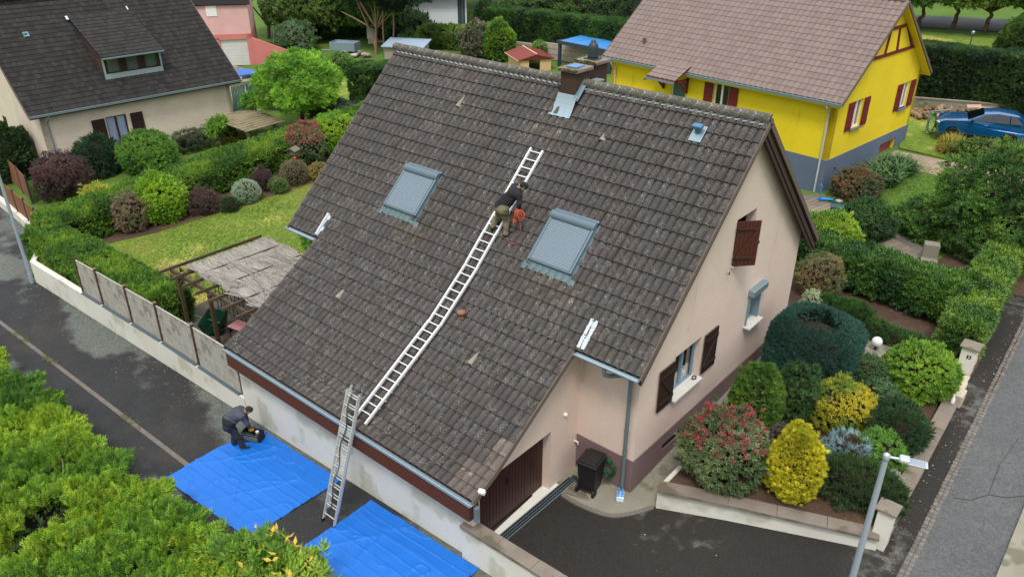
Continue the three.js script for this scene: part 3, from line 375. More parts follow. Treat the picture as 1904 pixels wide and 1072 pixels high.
  for (let i = 0; i < 5; i++) mesh('plank', [rbx(10.36, 0.094, 0.026, -6.8, 1.78 - 0.05 - i * 0.1, 4.612, 0.006, 0, -0.42, 0, 1)], M.fascia, fas);
  for (let i = 0; i < 6; i++) mesh('highlight_bead', rod(V(-11.97, 1.785 - i * 0.1, 4.626), V(-1.63, 1.785 - i * 0.1, 4.626), 0.012, 0.012, 6), mat(0x7d4632, 0.3), fas);  // lighter brown than the planks: paints the light their edges catch
  mesh('backing_board', [bx(10.34, 0.5, 0.03, -6.8, 1.53, 4.56), bx(0.04, 0.52, 0.3, -1.64, 1.53, 4.44), bx(0.04, 0.52, 0.3, -11.96, 1.53, 4.44), bx(10.3, 0.03, 0.3, -6.8, 1.29, 4.42)], M.fascia, fas);
  mesh('gutter', [bx(10.5, 0.02, 0.14, -6.8, 1.79, 4.6), bx(10.5, 0.07, 0.012, -6.8, 1.815, 4.667), bx(10.5, 0.02, 0.02, -6.8, 1.852, 4.667)], M.gutterRim, house);
  mesh('gutter_outlet', [rbx(0.1, 0.45, 0.12, -1.56, 1.42, 4.44, 0.01)], M.zinc, house);
  mesh('sensor_lamp', [rbx(0.17, 0.14, 0.12, -1.5, 2.06, 4.3, 0.03, 0.3, 0.4)], M.white, house);
  mesh('wall_lamp', [norm(new THREE.SphereGeometry(0.06, 12, 8)).translate(-1.82, 2.06, 0.62)], M.white, house);
  mesh('tap', [rod(V(-1.85, 0.86, 0.1), V(-1.72, 0.86, 0.1), 0.025), rod(V(-1.73, 0.86, 0.1), V(-1.73, 0.78, 0.1), 0.02)], M.white, house);
  // garage door
  const gd = put(new THREE.Group(), 'garage_door', house);
  for (let i = 0; i < 22; i++) mesh('plank', rbx(0.03, 2.2, 0.122, -2.12 + (i % 11 === 5 ? 0.004 : 0), 0.72, 1.21 + 0.064 + i * 0.1275, 0.008, 0, 0, 0, 1), M.door, gd);
  mesh('handle', [rbx(0.03, 0.16, 0.08, -2.09, 0.95, 2.65, 0.01), rbx(0.06, 0.04, 0.12, -2.07, 0.95, 2.65, 0.01)], M.iron, gd); mesh('vent', [bx(0.012, 0.12, 0.14, -2.1, 1.55, 1.75), bx(0.012, 0.12, 0.14, -2.1, 0.9, 1.7)], M.iron, gd);
  mesh('rubber_sill', bx(0.06, 0.12, 2.82, -2.1, -0.28, 2.61), M.black, gd);
}
// ---------------------------------------------------------------- foliage kit
function leaf(P, o, d, side, len, w, fold = 0.25) { // folded leaf: two triangles from o along d
  const up = d.clone().cross(side).normalize(), m = o.clone().addScaledVector(d, len * 0.45), l = m.clone().addScaledVector(side, w / 2).addScaledVector(up, fold * w), r = m.clone().addScaledVector(side, -w / 2).addScaledVector(up, fold * w), t = o.clone().addScaledVector(d, len).addScaledVector(up, -len * 0.08);
  for (const q of [o, l, t, o, t, r]) P.push(q.x, q.y, q.z);
}
const gOf = P => { const g = new THREE.BufferGeometry(); g.setAttribute('position', new THREE.Float32BufferAttribute(P, 3)); g.computeVertexNormals(); return g; };
const sprigs = {};
function sprig(kind) {
  if (sprigs[kind]) return sprigs[kind]; const P = []; const s0 = seed; seed = 991;
  const dir = (az, tilt) => V(Math.sin(tilt) * Math.cos(az), Math.cos(tilt), Math.sin(tilt) * Math.sin(az));
  const put1 = (o, az, tilt, len, w, f) => { const d = dir(az, tilt), s = V(-Math.sin(az), 0, Math.cos(az)); leaf(P, o, d, s, len, w, f); };
  if (kind === 'broad') for (let i = 0; i < 9; i++) put1(V(0, i * 0.06 - 0.2, 0), i * 2.4, rr(0.35, 1.25), rr(0.5, 0.75), rr(0.2, 0.28), 0.2);
  if (kind === 'laurel') for (let i = 0; i < 9; i++) put1(V(0, i * 0.07 - 0.2, 0), i * 2.4, 1.2 - i * 0.1, rr(0.55, 0.75), rr(0.2, 0.26), 0.15);
  if (kind === 'small') for (let i = 0; i < 12; i++) put1(V(rr(-0.3, 0.3), rr(-0.3, 0.2), rr(-0.3, 0.3)), rr(0, 6.3), rr(0.2, 1.4), rr(0.28, 0.42), rr(0.14, 0.2), 0.2);
  if (kind === 'fan') for (let k = 0; k < 3; k++) for (let i = 0; i < 6; i++) { const a = (i / 5 - 0.5) * 1.9, az = k * 2.1; const d = V(Math.sin(a) * Math.cos(az), Math.cos(a), Math.sin(a) * Math.sin(az)), s = V(Math.cos(a) * Math.cos(az), -Math.sin(a), Math.cos(a) * Math.sin(az)); leaf(P, V(0, -0.25, 0).addScaledVector(V(Math.cos(az + 1.57), 0, Math.sin(az + 1.57)), 0.08), d, s, rr(0.6, 0.95), 0.16, 0.1); }
  if (kind === 'lace') for (let k = 0; k < 2; k++) { const az = k * 1.6; const ex = V(Math.cos(az), 0, Math.sin(az)), ez = V(-Math.sin(az), 0, Math.cos(az)); for (let i = 0; i < 9; i++) { const t = i / 8, sd = i % 2 ? 1 : -1, o = V(0, -0.35 + t * 0.9, 0).addScaledVector(ez, 0.12 * t * t), d = ex.clone().multiplyScalar(sd * 0.75).add(V(0, 0.65, 0)).addScaledVector(ez, 0.25).normalize(); leaf(P, o, d, V(0, 1, 0).cross(d).normalize().cross(d).normalize(), 0.5 * (1.1 - t * 0.6), 0.13, 0.1); } leaf(P, V(0, 0.3, 0), V(0, 1, 0).addScaledVector(ez, 0.3).normalize(), ex, 0.4, 0.12, 0.1); }
  if (kind === 'pair') for (let i = 0; i < 2; i++) put1(V(0, 0, 0), i * 2.6, 1.0, 0.8, 0.34, 0.15);
  if (kind === 'needle') for (let i = 0; i < 16; i++) put1(V(0, -0.2 + i * 0.02, 0), i * 2.4, rr(0.05, 1.15), rr(0.6, 0.95), 0.075, 0.3);
  if (kind === 'pinnate') for (let k = 0; k < 3; k++) { const az = k * 2.1, base = dir(az, 0.8); for (let i = 0; i < 7; i++) { const o = base.clone().multiplyScalar(0.15 + i * 0.11); const sd = i % 2 ? 1 : -1; leaf(P, o, V(-Math.sin(az) * sd, 0.1, Math.cos(az) * sd).addScaledVector(base, 0.5).normalize(), base, 0.36, 0.17, 0.1); } }
  if (kind === 'strap') for (let i = 0; i < 7; i++) { const az = i * 2.4, t = rr(0.15, 0.6); const d = dir(az, t), s = V(-Math.sin(az), 0, Math.cos(az)); const a = d.clone().multiplyScalar(0.6), b = a.clone().addScaledVector(dir(az, t + 0.8), 0.4); for (const [p, q, w1, w2] of [[V(0, 0, 0), a, 0.035, 0.035], [a, b, 0.035, 0.004]]) { const v = [p.clone().addScaledVector(s, -w1), p.clone().addScaledVector(s, w1), q.clone().addScaledVector(s, w2), q.clone().addScaledVector(s, -w2)]; for (const k of [0, 1, 2, 0, 2, 3]) P.push(v[k].x, v[k].y, v[k].z); } }
  if (kind === 'grass') for (let i = 0; i < 9; i++) { const az = rr(0, 6.3), t = rr(0.05, 0.7), x = rr(-0.5, 0.5), z = rr(-0.5, 0.5), d = dir(az, t), s = V(-Math.sin(az), 0, Math.cos(az)); P.push(x - s.x * 0.04, 0, z - s.z * 0.04, x + s.x * 0.04, 0, z + s.z * 0.04, x + d.x, d.y * rr(0.6, 1), z + d.z); }
  seed = s0; return sprigs[kind] = gOf(P);
}
const leafMat = new THREE.MeshPhysicalMaterial({ color: 0xffffff, roughness: 0.75, side: THREE.DoubleSide, transmission: 0.22, thickness: 0 });
const waxMat = new THREE.MeshStandardMaterial({ color: 0xffffff, roughness: 0.42, side: THREE.DoubleSide });
const _q = new THREE.Quaternion(), _q2 = new THREE.Quaternion(), _m = new THREE.Matrix4(), _c = new THREE.Color(), Y1 = V(0, 1, 0);
// n sprays; sample() gives {p, n} in the parent's frame; pal = list of linear colours; pf = patch frequency
function foliage(parent, n, kind, size, pal, sample, o = {}) {
  n = Math.round(n); const im = new THREE.InstancedMesh(sprig(kind), o.wax ? waxMat : leafMat, n);
  for (let i = 0; i < n; i++) {
    const s = sample(i), k = size * rr(0.65, 1.3), ax = s.n.clone().multiplyScalar(o.out ?? 1).add(V(rr(-1, 1), rr(-1, 1) + (o.up ?? 0.4), rr(-1, 1)).multiplyScalar(o.mess ?? 0.65)).normalize();
    _q.setFromUnitVectors(Y1, ax); _q2.setFromAxisAngle(Y1, rr(0, 6.283)); _q.multiply(_q2); _m.compose(s.p, _q, V(k, k, k)); im.setMatrixAt(i, _m);
    const f = o.pf ?? 1.1, t = clamp((n3(s.p.x * f + 9, s.p.y * f, s.p.z * f, 5) - 0.5) * 1.7 + 0.5 + rr(-0.34, 0.34)) * (pal.length - 1), a = Math.min(pal.length - 2, Math.floor(t)), c = s.c || mix3(pal[Math.max(0, a)], pal[Math.min(pal.length - 1, a + 1)], t - a), b = rr(0.8, 1.2);
    im.setColorAt(i, _c.setRGB(c[0] * b, c[1] * b, c[2] * b));
  }
  put(im, o.name || 'foliage', parent); im.userData.kind = 'stuff'; return im;
}
const ellip = (rx, ry, rz, cy, o = {}) => () => {
  for (;;) { const z = rr(-1, 1), a = rr(0, 6.2832), q = Math.sqrt(1 - z * z), d = V(q * Math.cos(a), z, q * Math.sin(a)); if (d.y < (o.low ?? -0.75)) continue; if (o.hollow && d.y > o.hollow && rnd() < 0.97) continue;
    const e = o.sq ? Math.pow(Math.pow(Math.abs(d.x), o.sq) + Math.pow(Math.abs(d.y), o.sq) + Math.pow(Math.abs(d.z), o.sq), -1 / o.sq) : 1;
    const f = o.lf ?? 2.2, r = e * (1 + (o.lump ?? 0.26) * ((n3(d.x * f + (o.s ?? 3), d.y * f, d.z * f, 8) - 0.5) * 2 + (n3(d.x * f * 2.7 + (o.s ?? 3), d.y * f * 2.7, d.z * f * 2.7, 9) - 0.5) * 1.1)) * (1 - (o.deep ?? 0.22) * rnd() * rnd()) * (rnd() < (o.stray ?? 0.07) ? 1 + rnd() * 0.16 : 1);
    const tp = o.taper ? 1 - o.taper * (d.y * 0.5 + 0.5) : 1;
    if (o.gap && n3(d.x * 3 + (o.s ?? 3), d.y * 3, d.z * 3, 21) < o.gap) continue;
    return { p: V(d.x * rx * r * tp, cy + d.y * ry * r, d.z * rz * r * tp), n: V(d.x / rx, d.y / ry, d.z / rz).normalize() }; } };
// rounded box hedge, x across length l, z across width w, height h
const boxy = (l, w, h, o = {}) => { const A = [l * w, l * h, l * h, w * h, w * h], T = A.reduce((a, b) => a + b); return () => {
  for (;;) { let t = rnd() * T, k = 0; while (t > A[k]) t -= A[k++]; const u = rr(-0.5, 0.5), v = rr(-0.5, 0.5); let p, n;
    if (k === 0) { p = V(u * l, h, v * w); n = V(0, 1, 0); } else if (k === 1) { p = V(u * l, (v + 0.5) * h, w / 2); n = V(0, 0.15, 1); } else if (k === 2) { p = V(u * l, (v + 0.5) * h, -w / 2); n = V(0, 0.15, -1); } else if (k === 3) { p = V(l / 2, (u + 0.5) * h, v * w); n = V(1, 0.15, 0); } else { p = V(-l / 2, (u + 0.5) * h, v * w); n = V(-1, 0.15, 0); }
    const edge = Math.max(0, Math.abs(p.z) / (w / 2) - 0.75) * Math.max(0, p.y / h - 0.75) * 16, f = o.lf ?? 1.6, lump = ((n3(p.x * f + (o.s ?? 0), p.y * f, p.z * f, 17) - 0.5) * 2 + (n3(p.x * f * 2.6 + (o.s ?? 0), p.y * f * 2.6, p.z * f * 2.6, 18) - 0.5) * 1.1) * (o.lump ?? 0.13);
    if (o.gap && n3(p.x * 0.9 + (o.s ?? 0), p.y * 0.9, p.z * 0.9, 23) < o.gap) continue;
    p.addScaledVector(n, lump - (o.deep ?? 0.16) * rnd() * rnd()); p.y -= edge * (o.round ?? 0.12); p.z *= 1 - edge * 0.06; if (o.slope) p.y += o.slope * p.x; if (o.shape) o.shape(p);
    return { p, n: n.normalize() }; } }; };
function core(parent, g) { return mesh('twig_shade_core', g, M.twigShade, parent); }  // solid core in dark twig brown, its colour giving the shade inside foliage
function shrub(name, label, cat, x, y, z, rx, ry, rz, kind, size, pal, dens, o = {}) {
  const t = thing(name, label, cat, o.group, x, y, z); const cy = ry * (o.cy ?? 0.8), A = 4 * Math.PI * Math.pow((Math.pow(rx * ry, 1.6) + Math.pow(rx * rz, 1.6) + Math.pow(ry * rz, 1.6)) / 3, 1 / 1.6);
  const g = new THREE.IcosahedronGeometry(1, 2); const k = o.core ?? 0.72; g.scale(rx * k, ry * k, rz * k); g.translate(0, cy, 0); core(t, [g, rod(V(0, -0.1, 0), V(0, cy, 0), 0.06, 0.03)]);
  foliage(t, A * dens * 0.8, kind, size, pal, ellip(rx, ry, rz, cy, { s: x * 1.7 + z, ...o }), o); return t;
}
function hedge(name, label, x0, z0, x1, z1, w, h, kind, size, pal, dens, o = {}) { // centre line from (x0,z0) to (x1,z1)
  const cx = (x0 + x1) / 2, cz = (z0 + z1) / 2, l = Math.hypot(x1 - x0, z1 - z0), ry = Math.atan2(-(z1 - z0), x1 - x0), fy = o.fy || G;
  const ya = fy(x0, z0) + (o.off ?? 0), yb = fy(x1, z1) + (o.off ?? 0), sl = (yb - ya) / l;
  const t = thing(name, label, 'hedge', o.group, cx, (ya + yb) / 2, cz, ry); const ch = h - (o.coreDrop ?? 0.3), g = new THREE.BoxGeometry(l - 0.5, ch, Math.max(0.2, w - 0.5 - (o.coreIn ?? 0))); g.translate(0, ch / 2, 0); { const p = g.attributes.position; for (let i = 0; i < p.count; i++) p.setY(i, p.getY(i) + sl * p.getX(i)); }
  core(t, g); foliage(t, (l * w + 2 * h * (l + w)) * dens, kind, size, pal, boxy(l, w, h, { s: x0 * 1.3, slope: sl, ...o }), o); return t;
}
// a tree: trunk polyline, limbs, and clumps [{x,y,z,r}] of sprays
function tree(name, label, x, z, trunkH, tr, clumps, kind, size, pal, dens, o = {}) {
  const y = (o.fy || G)(x, z), t = thing(name, label, 'tree', o.group, x, y, z); const geos = []; let p = V(0, -0.2, 0), pr = tr; const steps = 5;
  for (let i = 1; i <= steps; i++) { const q = V(rr(-0.12, 0.12) * (o.bend ?? 1) * i / 2, trunkH * i / steps, rr(-0.12, 0.12) * (o.bend ?? 1) * i / 2), r = lerp(tr, tr * 0.6, i / steps); geos.push(rod(p, q, pr, r, 9)); p = q; pr = r; }
  for (const c of clumps) { const e = V(c[0], c[1], c[2]), m2 = p.clone().lerp(e, 0.5).add(V(rr(-0.2, 0.2), -0.1 * c[3], rr(-0.2, 0.2))); geos.push(rod(p, m2, tr * 0.45, tr * 0.28, 6), rod(m2, e, tr * 0.28, tr * 0.08, 6)); }
  for (const l of o.limbs || []) for (let i = 0; i < l.length - 1; i++) geos.push(rod(V(...l[i]), V(...l[i + 1]), lerp(tr * 0.5, tr * 0.12, i / l.length), lerp(tr * 0.5, tr * 0.12, (i + 1) / l.length), 6));
  mesh('trunk', geos, o.bark || M.bark, t);
  const W = clumps.map(c => c[3] * c[3]), S = W.reduce((a, b) => a + b); const el = clumps.map((c, i) => ellip(c[3], c[3] * (c[4] ?? 0.75), c[3], 0, { lump: 0.3, lf: 2.4, deep: 0.5, low: -0.9, s: i * 3.3 + x, gap: o.gap ?? 0.16 }));
  foliage(t, S * 12 * dens, kind, size, pal, () => { let q = rnd() * S, k = 0; while (q > W[k]) q -= W[k++]; const s = el[k](); s.p.add(V(clumps[k][0], clumps[k][1], clumps[k][2])); return s; }, { name: 'crown', ...o });
  return t;
}
// ---------------------------------------------------------------- walls, fences and paving round the house
{ // apron with sett edging beside the driveway, drain channel, threshold
  const edge = [[-1.45, 1.1], [-1.0, 1.14], [-0.58, 1.12], [-0.2, 1.06], [0.16, 0.92], [0.54, 0.5], [0.8, 0.08]];
  const ap = struct('concrete_apron', slab([[-1.86, 0.02], [0.86, 0.02], ...[...edge].reverse(), [-1.6, 1.1], [-1.86, 0.95]], 0.0, 0.3), M.concrete);
  const cv = new THREE.CatmullRomCurve3(edge.map(p => V(p[0], 0, p[1]))), gs = [0, 1, 2].map(() => metreUV(rbx(0.15 + rr(-0.01, 0.01), 0.1, 0.12, 0, 0, 0, 0.025)));
  for (let i = 0; i < 21; i++) { const p = cv.getPointAt((i + 0.5) / 21), t = cv.getTangentAt((i + 0.5) / 21), o = put(new THREE.Mesh(pick(gs), M.sett), 'edging_stone', ap); o.position.set(p.x, G(p.x, p.z) - 0.02 + rr(-0.008, 0.008), p.z + 0.05); o.rotation.y = Math.atan2(-t.z, t.x) + rr(-0.06, 0.06); }
  struct('garage_threshold', slab([[-2.28, 1.05], [-1.86, 0.9], [-1.72, 0.9], [-1.9, 4.2], [-2.28, 4.2]], 0.008, 0.3), mat(0xffffff, 0.95, { map: limeMap }));
  const dg = thing('drain_channel', 'long grey slotted drain grating in front of the garage door', 'drain'); const n = 44;
  const dp = t => { const x = lerp(-1.58, -1.78, t), z = lerp(0.5, 4.05, t); return V(x, G(x, z) + 0.012, z); };
  mesh('frame', [beam(dp(0).add(V(-0.12, 0, 0)), dp(1).add(V(-0.12, 0, 0)), 0.02, 0.03), beam(dp(0).add(V(0.12, 0, 0)), dp(1).add(V(0.12, 0, 0)), 0.02, 0.03), beam(dp(0).add(V(-0.04, 0, 0)), dp(1).add(V(-0.04, 0, 0)), 0.014, 0.02), beam(dp(0).add(V(0.04, 0, 0)), dp(1).add(V(0.04, 0, 0)), 0.014, 0.02)], M.zinc, dg);
  mesh('pit', beam(dp(0).add(V(0, -0.012, 0)), dp(1).add(V(0, -0.012, 0)), 0.24, 0.008), M.black, dg);
  mesh('bars', Array.from({ length: n }, (_, i) => { const p = dp((i + 0.5) / n); return bx(0.23, 0.014, 0.012, p.x, p.y + 0.004, p.z); }), M.darkPlastic, dg);
  const dc = thing('drain_cover', 'mossy square drain cover under the black wheelie bin', 'drain cover'); mesh('lid', rbx(0.7, 0.03, 0.5, -1.1, G(-1.1, 0.75) - 0.005, 0.75, 0.008, 0.2), M.cope, dc); mesh('grid', [bx(0.3, 0.02, 0.24, -1.5, G(-1.5, 0.5) + 0.0, 0.46, 0.1)], M.darkPlastic, dc);
}
function blockWall(name, label, pts, w, base, top, capH, capW, blockLen, group) { // wall along points, coping blocks as parts; base/top functions of (x,z)
  const t = thing(name, label, 'wall', group); const gs = [];
  for (let i = 0; i < pts.length - 1; i++) {
    const [ax, az] = pts[i], [bx_, bz] = pts[i + 1], l = Math.hypot(bx_ - ax, bz - az), dx = (bx_ - ax) / l, dz = (bz - az) / l, nx = -dz * w / 2, nz = dx * w / 2;
    const q = (x, z, y) => [x, y, z], A = [[ax + nx, az + nz], [ax - nx, az - nz], [bx_ - nx, bz - nz], [bx_ + nx, bz + nz]], ta = top(ax, az), tb = top(bx_, bz), ba = base(ax, az), bb = base(bx_, bz);
    const v = [q(...A[0], ba), q(...A[1], ba), q(...A[2], bb), q(...A[3], bb), q(...A[0], ta), q(...A[1], ta), q(...A[2], tb), q(...A[3], tb)];
    gs.push(polyGeo(v, [[0, 3, 7, 4], [2, 1, 5, 6], [0, 4, 5, 1], [3, 2, 6, 7], [4, 7, 6, 5]].map(f => f.slice().reverse())), polyGeo(v, [[0, 3, 7, 4], [2, 1, 5, 6], [0, 4, 5, 1], [3, 2, 6, 7], [4, 7, 6, 5]]));
    if (capH) { const n = Math.max(1, Math.round(l / blockLen)); for (let k = 0; k < n; k++) { const a = k / n, b = (k + 1) / n, p = V(lerp(ax, bx_, a), lerp(ta, tb, a) + capH / 2, lerp(az, bz, a)), e = V(lerp(ax, bx_, b), lerp(ta, tb, b) + capH / 2, lerp(az, bz, b)), dd = e.clone().sub(p).normalize().multiplyScalar(0.006); mesh('coping_block', beam(p.add(dd), e.sub(dd), capW + rr(-0.008, 0.008), capH + rr(-0.006, 0.006)), M.cope, t); } }
  }
  mesh('wall_body', [gs[1], ...gs.slice(3).filter((_, i) => i % 2 === 0)], M.lime, t); return t;
}
const low = (x, z) => G(x, z) - 0.25;
blockWall('boundary_wall', 'low weathered white wall under the wooden fence along the lane', [[-29.2, 4.17], [-24, 4.17], [-18, 4.17], [-12.02, 4.17]], 0.24, low, (x, z) => -0.22 + Math.min(0, x + 16.6) * 0.042, 0, 0, 1);
blockWall('boundary_wall', 'short white return wall at the lane end of the hedge', [[-29.2, 4.2], [-31.2, 2.9]], 0.22, low, () => -0.75, 0, 0, 1);
blockWall('driveway_wall', 'white garden wall with stone coping running on from the garage front', [[-2.15, 4.25], [0.1, 4.25], [6.0, 4.25]], 0.26, low, (x) => 0.68 + 0.03 * x, 0.09, 0.38, 1.12);
blockWall('retaining_wall', 'white retaining wall with stone coping between driveway and shrub bed', [[0.83, 0.0], [2.5, -0.66], [5.85, -1.85]], 0.2, low, (x) => 0.62 + 0.03 * x, 0.07, 0.42, 1.25);
blockWall('bed_edge', 'rough concrete edging between the house path and the shrub bed', [[0.86, -0.1], [0.86, -9.5]], 0.12, low, (x, z) => GB(x, z) + 0.03, 0, 0, 1);
blockWall('street_wall', 'low street wall capped with grey coping blocks beside the shrub bed', [[5.85, -2.4], [5.72, -8.3]], 0.3, low, (x, z) => G(x, z) + 0.33, 0.08, 0.4, 0.85);
blockWall('street_wall', 'low street wall behind the numbered pillar and below the laurel hedge', [[5.62, -11.0], [5.2, -19]], 0.24, low, (x, z) => G(x, z) + 0.3, 0.06, 0.3, 0.9);
function pillar(name, label, x, z, w, h) { const y = G(x, z), t = thing(name, label, 'pillar', null, x, y, z); mesh('shaft', rbx(w, h + 0.2, w, 0, h / 2 - 0.1, 0, 0.012), M.lime, t); mesh('cap', [rbx(w + 0.14, 0.07, w + 0.14, 0, h + 0.035, 0, 0.02), polyGeo([[-w / 2 - 0.05, h + 0.07, -w / 2 - 0.05], [w / 2 + 0.05, h + 0.07, -w / 2 - 0.05], [w / 2 + 0.05, h + 0.07, w / 2 + 0.05], [-w / 2 - 0.05, h + 0.07, w / 2 + 0.05], [0, h + 0.12, 0]], [[0, 4, 1], [1, 4, 2], [2, 4, 3], [3, 4, 0]])], M.cope, t); return t; }
pillar('gate_pillar', 'white gate pillar with brown stone cap where the driveway meets the street', 5.86, -2.0, 0.36, 1.12);
const pil3 = pillar('gate_pillar', 'white pillar with mossy cap carrying a dark house number beside the laurel hedge', 5.55, -10.4, 0.42, 0.95);
{ const t = thing('concrete_block', 'plain pale concrete block at the paved entrance of the yellow house', 'block', null, 2.45, G(2.45, -17.35), -17.35, 0.3); mesh('block', rbx(0.55, 0.9, 0.42, 0, 0.3, 0, 0.02), M.concrete, t); mesh('step', rbx(0.6, 0.3, 0.3, 0, 0.05, 0.34, 0.02), M.concrete, t); }
{ const font = await new FontLoader().loadAsync('fonts/droid/droid_sans_bold.typeface.json'); mesh('number_plate', rbx(0.12, 0.12, 0.012, 0.04, 0.68, 0.216, 0.004), M.black, pil3); const g = new TextGeometry('3', { font, size: 0.075, depth: 0.004, curveSegments: 4 }); g.translate(0.012, 0.643, 0.222); mesh('digit', g, M.white, pil3); }
{ const t = thing('gate_steps', 'pale stone steps between the street wall and the numbered pillar', 'steps'); [[5.6, -8.75, 0.36], [5.5, -9.3, 0.26], [5.45, -9.85, 0.14]].forEach(([x, z, h]) => mesh('step', rbx(0.7, h + 0.2, 0.52, x, G(x, z) + h / 2 - 0.1, z, 0.015), mat(0xcfc3ac, 0.9, { map: softMap }), t)); }
tag(mesh('bottle', lathe([[0, 0], [0.05, 0], [0.055, 0.02], [0.055, 0.16], [0.02, 0.23], [0.018, 0.29], [0, 0.29]], 5.78, G(5.78, -8.0) + 0.41, -8.0, 14), M.white), 'white bottle standing on the street wall near the steps', 'bottle');
// wooden fence on the lane wall
{ const posts = [-24.05, -22.2, -19.75, -17.45, -14.95, -12.25], z = 4.14; const topY = x => 1.28 + (x + 16) * 0.042 * (x < -16 ? 1 : 0.3), botY = x => -0.2 + Math.min(0, x + 16.6) * 0.042;
  const f = thing('garden_fence', 'weathered grey board fence standing on the white lane wall', 'fence');
  const PG = {}; for (let k = 0; k < posts.length - 1; k++) { const a = posts[k], b = posts[k + 1], n = 13, t0 = botY(a), t1 = topY(a), u0 = botY(b), u1 = topY(b); for (let i = 0; i < n; i++) { const ya = lerp(t0, t1 - 0.03, (i + 0.5) / n), yb = lerp(u0, u1 - 0.03, (i + 0.5) / n); mesh('plank', beam(V(a + 0.05, ya, z + rr(-0.006, 0.006)), V(b - 0.05, yb, z + rr(-0.006, 0.006)), 0.024, (t1 - t0) / n - 0.008), M.fenceWood, f); } mesh('top_rail', beam(V(a + 0.05, t1 - 0.01, z), V(b - 0.05, u1 - 0.01, z), 0.05, 0.04), M.fenceWood, f); }
  posts.forEach((x, i) => { mesh('post', [rbx(0.09, topY(x) - botY(x) + 0.12, 0.09, x, (topY(x) + botY(x)) / 2 + 0.04, z + 0.01, 0.01)], M.postWood, f); if (i) mesh('post_cap', rbx(0.12, 0.05, 0.12, x, topY(x) + 0.12, z + 0.01, 0.015), mat(0x7c5a44, 0.8), f); });
  // weathered ridge flashing on the wall top
  const c = thing('wall_capping', 'grey lead capping strips on the lane wall below the fence boards', 'capping'); for (let k = 0; k < posts.length - 1; k++) { const a = posts[k] + 0.1, b = posts[k + 1] - 0.06; mesh('strip', beam(V(a, botY(a) + 0.0, 4.236), V(b, botY(b) + 0.0, 4.236), 0.13, 0.03), mat(0x4e5b62, 0.6), c); }
}
// brown composite fences at the far left with posts
function panelFence(label, pts, h, off, group) { const f = thing('panel_fence', label, 'fence', group); for (let i = 0; i < pts.length - 1; i++) { const [ax, az] = pts[i], [b, c] = pts[i + 1], ya = G(ax, az) + off, yb = G(b, c) + off; const n = 9; for (let k = 0; k < n; k++) mesh('board', beam(V(ax, ya + (k + 0.5) * h / n, az), V(b, yb + (k + 0.5) * h / n, c), 0.03, h / n - 0.01), mat(0x8a5a3a, 0.8, { map: softMap }), f); } for (const [x, z] of pts) mesh('post', rbx(0.09, h + 0.2, 0.09, x, G(x, z) + off + h / 2, z, 0.01), M.darkPlastic, f); return f; }
panelFence('tan composite panel fence on the white wall at the lane bend', [[-40.6, 1.3], [-38.4, 1.55], [-36.4, 1.75], [-34.4, 2.0], [-32.8, 2.2]], 1.15, 0.45);
panelFence('brown composite panel fence below the neighbour\'s gable', [[-45.5, -0.6], [-42.6, -0.2], [-40.2, 0.2]], 1.5, 0.1);
blockWall('boundary_wall', 'white plinth wall under the tan panel fence at the lane bend', [[-42.5, 1.25], [-38.4, 1.6], [-34.4, 2.05], [-31.6, 2.5]], 0.3, low, (x, z) => G(x, z) + 0.42, 0, 0, 1);
